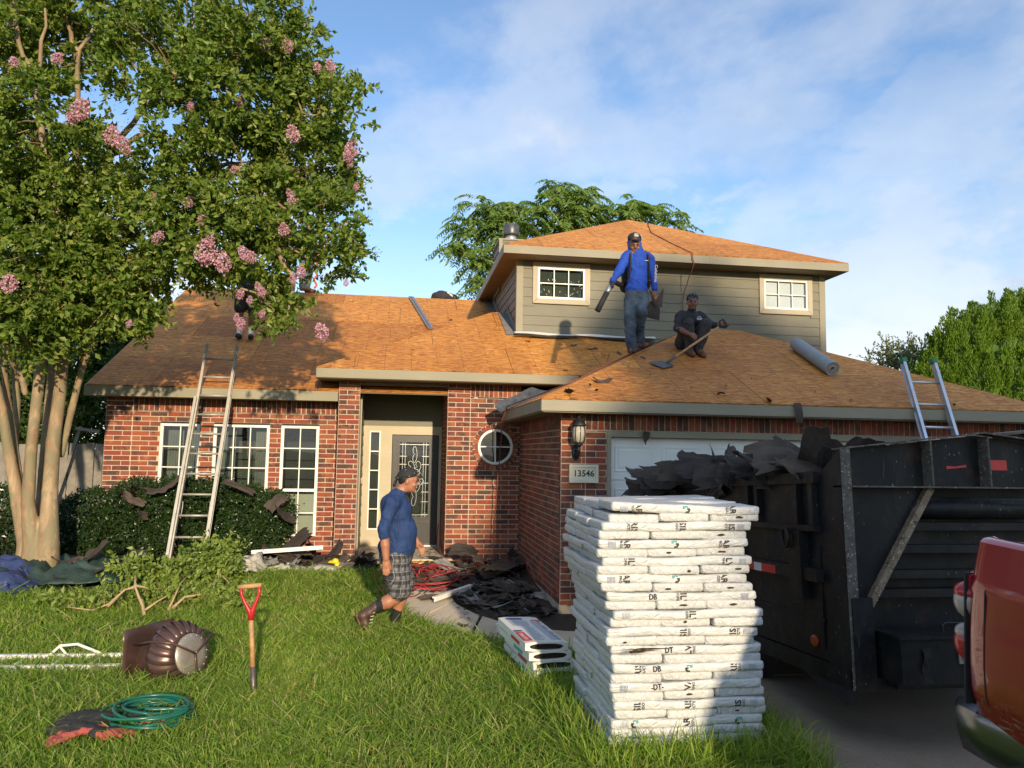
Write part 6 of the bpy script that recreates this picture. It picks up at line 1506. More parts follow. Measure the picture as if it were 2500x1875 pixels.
# ------------------------------------------------------------------ ladders
def ladder(name, label, A, B, width, n, rail_w, rail_d, mat, sect=2, capmat=None, side=(1, 0, 0), group=None, rung0=.25, brackets=False):
    A, B, sd = Vector(A), Vector(B), Vector(side).normalized(); d = (B-A).normalized(); nn_ = sd.cross(d).normalized(); L_ = (B-A).length
    t = thing(name, label, 'ladder', A, group=group)
    for s_ in (-1, 1):
        for k in range(sect):
            a = A+sd*s_*(width/2+(.020 if k else 0))+nn_*(.045*k); e = B+sd*s_*(width/2+(.020 if k else 0))+nn_*(.045*k)-(d*.9 if k else Vector())
            m = MB(); m.bar(a, e, rail_w, rail_d, nn_); m.bar(a+sd*s_*rail_w*.3-nn_*rail_d*.48, e+sd*s_*rail_w*.3-nn_*rail_d*.48, rail_w*1.5, .004, nn_); m.bar(a+sd*s_*rail_w*.3+nn_*rail_d*.48, e+sd*s_*rail_w*.3+nn_*rail_d*.48, rail_w*1.5, .004, nn_); m.build('rail', mat, t)
        if capmat: m = MB(); e = B+sd*s_*width/2; m.bar(e-d*.03, e+d*.025, rail_w*2.4, rail_d*1.15, nn_); m.build('rail_cap', capmat, t)
        m = MB(); a = A+sd*s_*width/2; m.bar(a-d*.04, a+d*.03, rail_w*2.2, rail_d*1.3, nn_); m.build('foot', 'rubber', t)
    z = rung0
    while z < L_-.05:
        c = A+d*z; m = MB(); m.tube([c-sd*width/2, c+sd*width/2], .016, 10); m.build('rung', mat, t, True); z += .305
    if brackets:
        for s_ in (-1, 1):
            c = A+d*.95+sd*s_*(width/2-.03); m = MB(); m.tube([c-d*.12-nn_*.03, c-d*.02-nn_*.05, c+d*.06-nn_*.045, c+d*.12-nn_*.02], .007, 6); m.build('rung_lock', mat, t)
    return t
ladder('extension_ladder', 'tall worn aluminium extension ladder leaning on the left eave above the hedge', (-2.83, 11.02, .15), (-2.735, 12.17, 3.50), .43, 11, .024, .07, 'old_aluminium', 2, brackets=True)
ladder('extension_ladder', 'shiny aluminium ladder with green caps leaning on the garage eave behind the trailer', (6.60, 7.70, .06), (6.575, 8.80, 3.17), .42, 10, .026, .075, 'aluminium', 1, 'green_plastic')
m_l = ladder('fallen_ladder', 'white ladder lying flat in the grass at the left edge', (-4.9, 7.18, .075), (-2.12, 7.10, .075), .34, 9, .03, .06, 'white_metal', 1, side=(0, 1, 0))
m = MB(); m.tube([(-2.95, 7.28, .09), (-2.86, 7.28, .18), (-2.72, 7.28, .19), (-2.55, 7.28, .12), (-2.50, 7.28, .09)], .012, 6); m.tube([(-2.86, 7.28, .17), (-2.80, 7.28, .10)], .010, 6); m.build('rung_lock', 'white_metal', m_l)
# ------------------------------------------------------------------ shovel in the lawn
sh = thing('shovel', 'long wooden shovel with red D-handle standing upright in the lawn', 'shovel', (-1.02, 6.13, 0)); a, e = Vector((-1.02, 6.13, 0)), Vector((-1.095, 6.17, .88)); d_ = (e-a).normalized(); sx_ = Vector((1, 0, .09)).normalized()
m = MB(); m.tube([a-d_*.02, a+d_*.10, a+d_*.27], [.030, .023, .021], 12); m.build('socket', 'tool_steel', sh, True)
m = MB(); m.grid(lambda u, v: a+Vector((.20*(u-.5), .02*math.cos(3*(u-.5)), -.18*v+.0)), 6, 3, thick=.004); m.build('blade', 'tool_steel', sh)
m = MB(); m.tube([a+d_*.25, a+d_*.45, a+d_*.66], [.0195, .019, .018], 12); m.build('shaft', 'handle_wood', sh, True)
y0 = a+d_*.655
m = MB()
for s_ in (-1, 1): m.tube([y0-d_*.04, y0+d_*.03+sx_*s_*.012, y0+d_*.10+sx_*s_*.045, y0+d_*.155+sx_*s_*.066, y0+d_*.22+sx_*s_*.068], [.021, .019, .013, .012, .012], 10)
m.build('yoke', 'grip_red', sh, True)
m = MB(); g = y0+d_*.212; m.tube([g-sx_*.085, g-sx_*.04, g+sx_*.04, g+sx_*.085], [.017, .019, .019, .017], 12); m.build('grip', 'handle_wood', sh, True)
# ------------------------------------------------------------------ turbine roof vent
ax = Vector((.80, -.52, .20)).normalized(); q_ = ax.to_track_quat('Z', 'Y'); Tm = Matrix.LocRotScale(Vector((-1.86, 6.78, .19)), q_, None)
tv = thing('turbine_vent', 'dented brown metal turbine roof vent lying on its side in the grass', 'roof vent', (-1.80, 6.75, 0))
def tvb(mb, name, mat, sm=True):
    mb.v = [tuple(Tm @ Vector(p)) for p in mb.v]; return mb.build(name, mat, tv, sm)
for k in range(22):
    a0 = 2*PI*k/22; m = MB()
    def fin(u, v):
        th = a0+.55*v+.36*(u-.5)*1.5; r_ = .155+.012*v+.088*max(0, math.sin(PI*v))**.7+(u*.034*max(0, math.sin(PI*v)))
        return (r_*math.cos(th), r_*math.sin(th), .01+.30*v)
    m.grid(fin, 3, 12, 0, .0015); m.v = m.v; tvb(m, 'fin', 'brown_metal')
m = MB(); m.lathe([(.165, .302), (.16, .318), (.10, .326), (.02, .330)], 28); tvb(m, 'end_plate', 'worn_metal')
m = MB(); m.lathe([(.165, .02), (.165, -.02), (.155, -.10), (.16, -.16)], 28, cap=False); tvb(m, 'collar', 'brown_metal')
m = MB()
for k in range(3):
    a0 = 2*PI*k/3+.5; m.tube([(.30*math.cos(a0), .30*math.sin(a0), -.02), (.315*math.cos(a0), .315*math.sin(a0), .18), (.24*math.cos(a0), .24*math.sin(a0), .34), (.05*math.cos(a0), .05*math.sin(a0), .352), (0, 0, .352)], .009, 6)
tvb(m, 'brace', 'brown_metal')
m = MB(); m.grid(lambda u, v: ((u-.5)*.62, (v-.5)*.56, -.16-.10*math.sin((u-.5)*4)*(v-.2)+.12*(u-.5)**2), 12, 6, 0, .002); tvb(m, 'flashing_plate', 'brown_metal')
m = MB()
for k in range(16):
    a0 = 2*PI*k/16; c = Tm @ Vector((.145*math.cos(a0), .145*math.sin(a0), .324)); m.box(c, (.008, .008, .008))
o = m.build('rivets', 'aluminium', tv); o['kind'] = 'stuff'
# ------------------------------------------------------------------ hose and gloves
r = random.Random(4); P = []; n = 13*26
for i in range(n):
    t = i/n; a = 2*PI*13*t; lay = (i//26); rr = .205+.045*math.sin(lay*2.1)+.02*math.sin(a*.31+1)+.012*math.sin(lay*5.3); ex = .02*math.sin(lay*1.7); P.append((-1.60+ex+1.08*rr*math.cos(a), 5.58+.015*math.cos(lay*2.3)+rr*math.sin(a), .07+.009*lay+.012*math.sin(a*1.0+lay)+.03*max(0, math.sin(a+lay*.9)-.6)))
hs = thing('garden_hose', 'coiled dark green hose lying on the lawn', 'hose', (-1.60, 5.58, 0))
m = MB(); m.tube(P, .0105, 8); m.build('coil', 'hose_green', hs, True)
m = MB(); m.tube([P[-1], (-1.62, 5.50, .19), (-1.58, 5.44, .17), (-1.55, 5.41, .165)], .0105, 8); m.build('hose_end', 'hose_green', hs, True)
m = MB(); m.tube([(-1.56, 5.42, .166), (-1.52, 5.38, .158), (-1.50, 5.365, .155)], [.016, .016, .011], 10); m.build('coupling', 'brass', hs, True)
g = Sdf()
for (x, y, z, rx, ry, rz) in ((-1.98, 5.50, .13, .17, .11, .05), (-2.08, 5.42, .10, .10, .08, .045), (-1.90, 5.42, .12, .12, .08, .04), (-2.0, 5.38, .12, .05, .12, .03), (-1.86, 5.47, .15, .10, .04, .03)): g.ell((x, y, z), (rx, ry, rz), 0, .03)
def glove(c, ang, flip):
    c = Vector(c); d = Vector((math.cos(ang), math.sin(ang), -.15)); sd = Vector((-math.sin(ang), math.cos(ang), 0)); R_ = Matrix.Rotation(ang, 4, 'Z')
    g.ell(c, (.065, .052, .026), 1, .012, R_); g.ell(c-d*.085, (.055, .050, .030), 0, .015, R_); g.ell(c+Vector((0, 0, .014)), (.045, .030, .02), 0, .008, R_)
    for i in range(4):
        a = c+d*.05+sd*(.028*(i-1.5)); q = a+d*(.045+.008*(i in (1, 2)))+Vector((0, 0, .008)); e = q+d*.035+Vector((0, 0, -.022)); g.cap(a, q, .0155, .015, 1, .008); g.cap(q, e, .015, .013, 1, .006)
    g.cap(c+sd*flip*.04, c+sd*flip*.085+d*.03, .017, .014, 1, .01)
glove((-1.87, 5.30, .13), -.35, 1); glove((-1.97, 5.27, .12), -2.3, -1); glove((-1.74, 5.31, .11), .5, -1); glove((-1.58, 5.50, .12), .1, 1)
gl_ = link('work_gloves', g.mesh('work_gloves', ['bag_black', 'glove_red'], .008)); tag(gl_, 'black and red work gloves and cloth bundled under the green hose', 'gloves')
# ------------------------------------------------------------------ tarps and felt by the tree
def tarp(name, label, x0, x1, y0, y1, h, seed, mat, nu=64, nv=44, cat='tarp'):
    def fn(u, v):
        x, y = x0+(x1-x0)*u, y0+(y1-y0)*v
        n1 = noise.noise(Vector((x*1.9+seed, y*2.3, seed))); n2 = noise.noise(Vector((x*5.1, y*5.7+seed, 2))); rdg = 1-abs(noise.noise(Vector((x*2.6+seed*2, y*3.1, 7))))*2; n3 = 1-abs(noise.noise(Vector((x*7+seed, y*6, 3))))*2
        e = min(1, 4*min(u, 1-u))*min(1, 4*min(v, 1-v)); ed = noise.noise(Vector((u*5+seed, v*5, 9)))*.13
        return (x+ed, y+ed*.8, gz(y)+.06+max(0, h*(.35+.55*n1+.40*rdg+.30*n2+.34*n3)*(.3+.7*e))+.03*n3*e)
    m = MB(); m.grid(fn, nu, nv, 0, .003); o = m.build(name, mat, None, True); return tag(o, label, cat)
tarp('green_tarp', 'dark green tarp spread on the ground at the lawn edge below the tree', -5.6, -3.15, 10.15, 11.35, .22, 3.1, 'tarp_green')
tarp('blue_tarp', 'crumpled blue tarp heaped at the foot of the crape myrtle', -5.7, -4.15, 10.22, 11.0, .24, 8.4, 'tarp_blue')
tarp('blue_tarp', 'small crumpled end of blue tarp lying on the grass at the left edge', -5.1, -4.3, 9.78, 10.25, .16, 12.7, 'tarp_blue', 22, 16)
tarp('green_tarp', 'dark green tarp under the ladder foot', -3.2, -1.75, 10.75, 11.5, .10, 22.2, 'tarp_green', 26, 16)
tarp('grey_cloth', 'crumpled pale grey cloth lying beside the cut branches', -2.35, -1.75, 10.8, 11.25, .22, 31, 'tarp_grey', 22, 18, 'cloth')
tarp('grey_cloth', 'long pale grey sheet along the edge of the lawn', -1.75, -.75, 11.0, 11.3, .07, 41, 'tarp_grey', 26, 10, 'cloth')
lb = 'curled brown roofing felt piece on the tarps by the tree'; gp = 'felt pieces on the tarps'
for (x, y, z, rx, ry, rz, s_, k) in ((-3.95, 10.6, .46, .1, -.55, .5, 1.0, 1), (-3.62, 10.65, .40, .1, -.3, .8, 1.0, 3), (-3.85, 10.4, .34, .05, -.2, .2, 1.0, 6), (-4.2, 10.75, .42, .2, .1, 1.0, .8, 8), (-3.4, 10.9, .40, 0, .2, .4, .9, 9)): scrap((x, y, z), (rx, ry, rz), s_, lb, gp, k)
# ------------------------------------------------------------------ cut branches
cb = thing('cut_branches', 'pile of freshly cut leafy branches lying on the lawn in front of the ladder', 'branches', (-2.75, 9.4, .06))
BRS = [[(340, 1545, 8.75), (352, 1500, 8.8), (349, 1480, 8.9), (338, 1455, 9.0), (330, 1432, 9.1), (330, 1405, 9.2)], [(333, 1432, 9.1), (305, 1440, 9.1), (265, 1475, 9.0), (225, 1490, 8.95), (165, 1482, 8.9)], [(330, 1430, 9.1), (370, 1437, 9.3), (400, 1438, 9.4)], [(353, 1490, 8.85), (385, 1468, 9.0), (420, 1448, 9.2), (460, 1440, 9.4)],
       [(378, 1527, 8.8), (410, 1495, 8.95), (450, 1458, 9.1), (505, 1450, 9.3), (535, 1400, 9.6)], [(505, 1450, 9.3), (540, 1460, 9.2), (580, 1460, 9.2)], [(410, 1490, 8.95), (425, 1460, 9.1), (440, 1425, 9.3), (465, 1398, 9.6)], [(300, 1445, 9.1), (265, 1480, 9.0), (255, 1478, 9)]]
tw = []
for k, b_ in enumerate(BRS):
    P = [at(*p) for p in b_]; m = MB(); m.tube(P, [(.022 if k in (0, 4) else .013)*(1-.6*i/(len(P)-1)) for i in range(len(P))], 7); m.build('branch', 'twig', cb, True); tw += P
rg = np.random.default_rng(8); C = []
for (px, py, sx2, sy2, Y, n_) in ((400, 1402, 70, 20, 10.3, 75), (330, 1392, 45, 20, 10.2, 60), (470, 1385, 50, 24, 10.4, 70), (540, 1392, 34, 24, 10.3, 55), (562, 1350, 20, 22, 10.5, 30), (500, 1345, 16, 20, 10.5, 22), (400, 1452, 90, 18, 9.5, 130), (300, 1468, 60, 14, 9.4, 65), (480, 1468, 80, 16, 9.4, 120), (560, 1480, 46, 14, 9.3, 85), (610, 1470, 26, 12, 9.4, 22), (210, 1480, 40, 6, 9.2, 22), (120, 1470, 20, 5, 9.3, 10), (450, 1495, 60, 6, 9.3, 34)):
    for _ in range(n_):
        v = at(px+rg.normal()*sx2*.6, py+rg.normal()*sy2*.6, Y+rg.normal()*.12); v.z = max(v.z, gz(v.y)+.04); C.append(tuple(v))
C = np.array(C); D = unit_vecs(len(C), rg)+np.array([0, -.2, .5]); P, d = sprays(C, D/np.linalg.norm(D, axis=1, keepdims=True), 7, rg.uniform(.12, .26, len(C)), .8, rg)
P[:, 2] = np.maximum(P[:, 2], .05+np.vectorize(gz)(P[:, 1])*1.0); link('leaves', leaf_mesh('leaves', P, d, .075, 'cut_leaf', .6, .3, .2, rg), cb)
m = MB()
for i in rg.choice(len(C), 120, replace=False):
    j = min(range(len(tw)), key=lambda q: (tw[q]-Vector(C[i])).length); a = tw[j]; e = Vector(C[i])
    if (a-e).length < .42: m.tube([a, a.lerp(e, .5)+Vector((0, 0, .04)), e], [.006, .005, .003], 4)
o = m.build('twigs', 'twig', cb); o['kind'] = 'stuff'
# ------------------------------------------------------------------ debris by the porch
r = random.Random(23)
lA, gA = 'torn dark shingle sheet in the debris heap under the left windows', 'debris heap under the windows'
lB, gB = 'torn dark shingle sheet strewn between the walkway and the garage wall', 'debris beside the walkway'
lC, gC = 'torn dark shingle sheet caught on the hedge', 'shingle sheets caught in the hedge'
for k in range(70):
    x = r.uniform(-2.3, -.35); y = r.uniform(11.25, 12.1); hgt_ = .24*max(0, 1-abs(y-11.95)/.7)*max(0, 1-abs(x+1.35)/1.0)
    me = SCB[r.randrange(5)] if r.random() < .16 else None
    scrap((x, y, gz(y)+.04+hgt_*r.random()), (r.uniform(-.3, .3), r.uniform(-.3, .3), r.uniform(0, 6.3)), r.uniform(.5, .9), 'torn dark shingle sheet ' + ('in the heap under the tall narrow window' if -1.95 < x < -1.1 else 'in the heap beside the porch pier' if x >= -1.1 else 'under the right end of the hedge'), gA, me=me)
for (x, y, z, rx, ry, rz, s_, k) in ((-1.75, 11.95, .46, .6, .5, .3, .7, 2), (-1.5, 11.98, .50, .8, -.6, .9, .7, 3), (-1.25, 12.0, .45, .9, .5, 1.6, .65, 4), (-1.6, 11.8, .38, .5, .2, .4, .8, 5), (-.95, 11.75, .34, .2, -.8, .3, .75, 6)): scrap((x, y, z), (rx, ry, rz), s_, lA, gA, k)
for k in range(105):
    y = r.uniform(8.75, 11.75); x = r.uniform(.05 if y > 10 else .85, 1.82); hgt_ = .14*max(0, 1-abs(y-11.2)/1.0)*(x > .7)
    if y < 9.3 and x < 1.15: continue
    me = SCB[r.randrange(5)] if r.random() < .12 else None
    scrap((x, y, gz(y)+.035+hgt_*r.random()+(.03 if x < .75 else 0)), (r.uniform(-.25, .25), r.uniform(-.25, .25), r.uniform(0, 6.3)), r.uniform(.4, .8), 'torn dark shingle sheet ' + ('against the foot of the garage wall' if x > 1.45 else 'in the corner beside the porch' if y > 10.7 and x > .75 else 'among the red hoses' if y > 9.7 and x < .75 else 'on the soil beside the walkway'), gB, me=me)
for (x, y, z, rx, ry, rz, s_, k) in ((1.05, 11.6, .42, .9, .2, .2, .55, 7), (1.75, 11.5, .34, 1.1, -.2, 1.2, .6, 8), (1.3, 11.3, .30, .4, .5, .3, .6, 9), (1.45, 10.8, .28, .3, -.3, .7, .7, 10), (.55, 9.6, .13, .05, -.1, .4, .55, 11), (1.15, 9.3, .10, .1, .05, .1, .8, 12)): scrap((x, y, z), (rx, ry, rz), s_, lB, gB, k)
for (x, y, z, rx, ry, rz, s_, k) in ((-3.7, 11.55, 1.16, .9, .5, .3, .5, 1), (-3.3, 11.55, 1.36, .3, -.4, .2, .65, 2), (-2.25, 11.52, 1.36, .6, .4, .1, .5, 3), (-1.72, 11.5, 1.15, .8, -.6, .6, .6, 4), (-1.62, 11.55, .95, 1.0, .3, 1.2, .6, 5), (-3.55, 11.5, .95, 1.2, .2, 1.4, .4, 6)): scrap((x, y, z), (rx, ry, rz), s_, lC, gC, k)
lE = 'small torn shingle scrap lying on the lawn and walkway'
for (px, py, s_) in ((730, 1430, .28), (785, 1432, .3), (1130, 1525, .2), (1165, 1565, .2), (235, 1455, .3), (520, 1490, .25), (420, 1423, .3)):
    v = at(px, py, 9.0); d = (v-CAMLOC); y = 9.0
    for _ in range(12): tt_ = (gz(y)+.06-CAMLOC.z)/d.z; y = CAMLOC.y+d.y*tt_
    scrap(CAMLOC+d*tt_, (r.uniform(-.3, .3), r.uniform(-.3, .3), r.uniform(0, 6)), s_, lE, 'small scraps on lawn and walkway')
# fine crumbs
rg = np.random.default_rng(3); n = 2600; X = rg.uniform(-2.2, 1.85, n); Y = np.where(X < -.3, rg.uniform(11.0, 12.2, n), rg.uniform(8.6, 13.2, n)); ok = ~((X > -.3) & (X < .75) & (Y < 9.6)) & ~((Y > 11.9) & ((X > .7) | (X < -.6)) & (Y > 12.2)); X, Y = X[ok], Y[ok]
Zg = np.vectorize(gz)(Y)+np.where((Y > 11.75) & (X > -.6) & (X < .76), .125, .06); C = np.stack([X, Y, Zg+rg.uniform(-.02, .02, len(X))], 1)
o = link('shingle_crumbs', leaf_mesh('shingle_crumbs', C, unit_vecs(len(C), rg)*np.array([1, 1, .2]), .055, 'felt', .8, .2, .9, rg)); tag(o, 'dark shingle crumbs scattered over porch and walkway', 'debris', kind='stuff')
# metal strips
def strip(name, label, a, e, w_, th, mat, cat='metal strip'): 
    m = MB(); m.bar(a, e, w_, th); m.bar(Vector(a)+Vector((0, -w_/2, -th)), Vector(e)+Vector((0, -w_/2, -th)), .006, th*2.6); return tag(m.build(name, mat), label, cat)
strip('drip_edge', 'long white metal strip resting on the debris below the left window', (-2.05, 11.55, .44), (-1.05, 11.62, .50), .05, .02, 'white_metal')
strip('drip_edge', 'white metal strip lying across the walkway edge', (.48, 9.35, .16), (.98, 9.95, .20), .055, .02, 'white_metal')
strip('drip_edge', 'short white metal piece behind the short bundle stack', (1.06, 7.95, .14), (1.38, 8.0, .16), .06, .03, 'white_metal')
strip('drip_edge', 'long grey metal strip lying slantwise on the left roof', (.19, 17.0, 5.37), (.565, 14.95, 4.345), .11, .03, 'galvanised')
y_ = thing('step_plank', 'thick yellow plank used as step before the porch', 'plank', (.33, 11.62, .16)); m = MB(); m.bx(-.22, .90, 11.55, 11.73, .145, .262); m.build('plank', 'yellow_wood', y_)
g = Sdf()
for (x, y, z, a_, b_, c_) in ((-.87, 11.32, .28, .09, .06, .06), (-.80, 11.30, .25, .08, .06, .05), (-.92, 11.30, .24, .06, .05, .05), (-.84, 11.28, .32, .05, .04, .05)): g.ell((x, y, z), (a_, b_, c_), 0, .02)
tag(link('plastic_bag', g.mesh('plastic_bag', ['yellow_plastic'], .012)), 'crumpled yellow plastic bag in the debris left of the porch', 'bag')
# red air hoses tangled on the walkway
def tangle(name, label, cx, cy, rx, ry, turns, seed, mat, rad=.008, tail=None):
    r = random.Random(seed); P = []; n = turns*18
    for i in range(n):
        a = 2*PI*i/18; k = i/18; f = .55+.45*math.sin(k*1.9+seed); x = cx+rx*(f*math.cos(a+.4*math.sin(k))+.25*math.sin(k*2.7)); y = cy+ry*(f*math.sin(a)+.3*math.cos(k*1.7)); P.append((x, y, gz(y)+.10+.05*math.sin(a*1.3+k)+.03*math.sin(k*3)))
    if tail: P += tail
    m = MB(); m.tube(P, rad, 6); return tag(m.build(name, mat, None, True), label, 'hose')
tangle('air_hose', 'tangled red air hose lying over the debris in front of the porch', .45, 10.55, .52, .62, 11, 3, 'hose_red', .0075, [(.6, 11.3, .22), (.75, 11.5, .30), (.72, 12.2, .32), (.68, 12.8, .34), (.70, 13.2, .45), (.73, 13.3, .66)])
tangle('air_hose', 'second red air hose looping behind the walking man', .05, 10.2, .35, .6, 6, 9, 'hose_red', .0075)
tangle('air_hose', 'red hose in the corner beside the garage wall', 1.45, 11.35, .3, .16, 4, 5, 'hose_red', .008)
# cords on the roof
def cord(name, label, P, rad=.008, mat='cord_brown'):
    m = MB(); Q = []
    P = [Vector(p) for p in P]
    for i in range(len(P)-1):
        for k in range(6): Q.append(P[i].lerp(P[i+1], k/6)+Vector((rnd.uniform(-.008, .008), rnd.uniform(-.008, .008), 0)))
    Q.append(P[-1]); m.tube(Q, rad, 6); return tag(m.build(name, mat, None, True), label, 'cord')
gfz = lambda y: GZ+GM*(y-GE)+.012
cord('air_line', 'thin red hose running along the garage hip and hanging down the brick wall', [(3.42, 10.44, gfz(10.44)+.02), (2.9, 9.92, gfz(9.9)+.01), (2.5, 9.52, gfz(9.5)+.012), (2.1, 9.2, gfz(9.05)+.02), (1.75, 10.2, 2.66), (1.60, 11.25, 2.60), (1.55, 11.4, 2.40), (1.545, 11.60, 1.8), (1.53, 11.75, 1.2), (1.50, 11.85, .6), (1.52, 11.86, .25)], .009)
cord('power_cord', 'thin brown cord trailing over the upper roof and down the siding', [(5.40, 16.1, 7.18), (5.03, 14.7, 6.475), (5.12, 13.6, 5.925), (5.18, 12.86, 5.575), (5.20, 12.86, 5.35), (5.16, 13.25, 4.9), (5.14, 13.29, 4.4), (5.16, 13.27, 4.05)], .009)
# roofing underlayment roll
a, e = Vector((5.94, 10.66, gfz(10.66)+.10)), Vector((5.88, 9.60, gfz(9.60)+.10)); rl = thing('roofing_roll', 'grey roll of roofing underlayment lying on the garage roof', 'roll', e-Vector((0, 0, .1)))
q_ = (e-a).to_track_quat('Z', 'Y'); T = Matrix.LocRotScale(a, q_, None); Lr = (e-a).length
m = MB(); m.lathe([(.095, 0), (.1, .01), (.1, Lr-.01), (.097, Lr)], 28, T, cap=False); m.lathe([(.097, Lr), (.09, Lr-.006), (.075, Lr-.002), (.06, Lr-.008), (.045, Lr-.004)], 28, T, cap=False); m.lathe([(.095, 0), (.04, 0)], 28, T, cap=False); m.build('sheet', 'roll_grey', rl, True)
m = MB(); m.lathe([(.045, Lr-.004), (.043, Lr+.004), (.030, Lr+.004), (.028, .2)], 20, T, cap=False); m.build('core', 'paper_core', rl, True)
# shingle scraps left on the roofs
lR = 'torn dark felt scrap lying on the bare garage roof'; gR = 'felt scraps on the garage roof'
RS = [(2.50, 9.15, .30, 0, 2), (1.98, 8.76, .26, 0, 5), (2.78, 9.90, .22, 1.0, 3), (3.0, 10.13, .13, 1.1, 4), (4.46, 8.66, .22, .2, 6), (3.92, 8.84, .12, 0, 7), (6.72, 10.5, .14, .2, 8), (5.26, 9.0, .07, .5, 9), (3.2, 9.4, .07, 0, 1), (3.6, 9.0, .06, 0, 2), (2.35, 8.85, .12, 0, 3), (4.6, 9.4, .05, .3, 4), (3.3, 10.0, .10, .6, 5), (5.6, 8.75, .1, .1, 6), (7.0, 8.7, .08, .1, 7), (2.3, 9.0, .09, .4, 8), (3.0, 9.7, .06, .2, 9), (4.1, 9.1, .07, .1, 10)]
for (x, y, s_, up_, k) in RS: scrap((x, y, gfz(y)+.01+s_*.18*(1 if up_ > .5 else .1)), (math.atan(GM)+up_*.9, up_*.5, rnd.uniform(0, 6)), s_, lR, gR, k)
for (x, y, s_) in ((.9, 14.0, .12), (2.2, 13.0, .14), (3.3, 12.75, .30), (3.0, 12.9, .2), (2.6, 11.75, .12), (.2, 12.4, .06), (-.4, 13.2, .07)): scrap((x, y, PZ+.5*(y-PE)+.012), (math.atan(.5), rnd.uniform(-.1, .1), rnd.uniform(0, 6)), s_, 'torn dark felt scrap lying on the porch roof', 'felt scraps on the porch roof')
m = MB(); m.grid(lambda u, v: (4.78+.085*(u-.5)+.02*v, 8.585-.03*math.sin(3*v)-.01*u, 2.57-.24*v), 4, 10, 0, .003); tag(m.build('felt_flap', 'felt'), 'dark felt flap hanging over the garage fascia', 'felt piece')
m = MB(); m.prism([(2.93, 8.86, 2.20), (3.02, 8.86, 2.19), (3.01, 8.86, 2.12), (2.97, 8.86, 2.07), (2.965, 8.86, 2.03), (2.935, 8.86, 2.09)], (0, .004, .0)); tag(m.build('felt_flap', 'felt'), 'small dark felt scrap hanging at the top of the garage door', 'felt piece')
# ------------------------------------------------------------------ wall lantern and house number
ln_ = thing('wall_lantern', 'black outdoor wall lantern on the brick beside the garage door', 'lantern', (2.11, 8.91, 1.86)); lx, ly = 2.11, 8.76
T = Matrix.Translation((lx, ly, 2.04))
m = MB(); m.lathe([(.030, .0), (.062, .02), (.075, .09), (.070, .17), (.055, .205)], 16, T); m.build('globe', 'lamp_glass', ln_, True)
m = MB()
for k in range(8):
    a0 = 2*PI*k/8; m.tube([T @ Vector((r_*math.cos(a0), r_*math.sin(a0), z)) for r_, z in ((.034, 0), (.066, .02), (.079, .09), (.074, .17), (.058, .207))], .0045, 5)
m.build('cage', 'black_iron', ln_)
m = MB(); m.lathe([(.085, .20), (.088, .215), (.06, .25), (.05, .27), (.022, .30), (.012, .33), (.018, .345), (.004, .375)], 16, T); m.build('cap', 'black_iron', ln_, True)
m = MB(); m.lathe([(.012, -.05), (.03, -.035), (.05, -.015), (.035, .002)], 14, T); m.tube([(lx, 8.89, 1.94), (lx, 8.84, 1.90), (lx, 8.78, 1.93), (lx, 8.76, 2.0)], [.026, .022, .018, .016], 8); m.build('arm', 'black_iron', ln_, True)
m = MB(); m.lathe([(.055, 0), (.055, .012), (.03, .03)], 14, Matrix.Translation((lx, 8.915, 1.93)) @ Matrix.Diagonal((1, 1, 1.7, 1)) @ Matrix.Rotation(PI/2, 4, 'X')); m.build('back_plate', 'black_iron', ln_, True)
sg = thing('house_number', 'cream stone plaque reading 13546 on the garage corner', 'sign', (2.2, 8.9, 1.57))
m = MB(); m.bx(2.025, 2.38, 8.885, 8.93, 1.57, 1.785); m.build('plaque', 'sign_stone', sg)
m = MB()
for q in ((2.025, 2.38, 1.755, 1.785), (2.025, 2.38, 1.57, 1.60), (2.025, 2.058, 1.60, 1.755), (2.347, 2.38, 1.60, 1.755)): m.bx(q[0], q[1], 8.872, 8.885, q[2], q[3])
m.build('rim', 'sign_stone', sg)
put_text('13546', .105, 'ink_black', sg, Matrix.Translation((2.2025, 8.8835, 1.6775)) @ FRONT, None, .98, 'lettering')
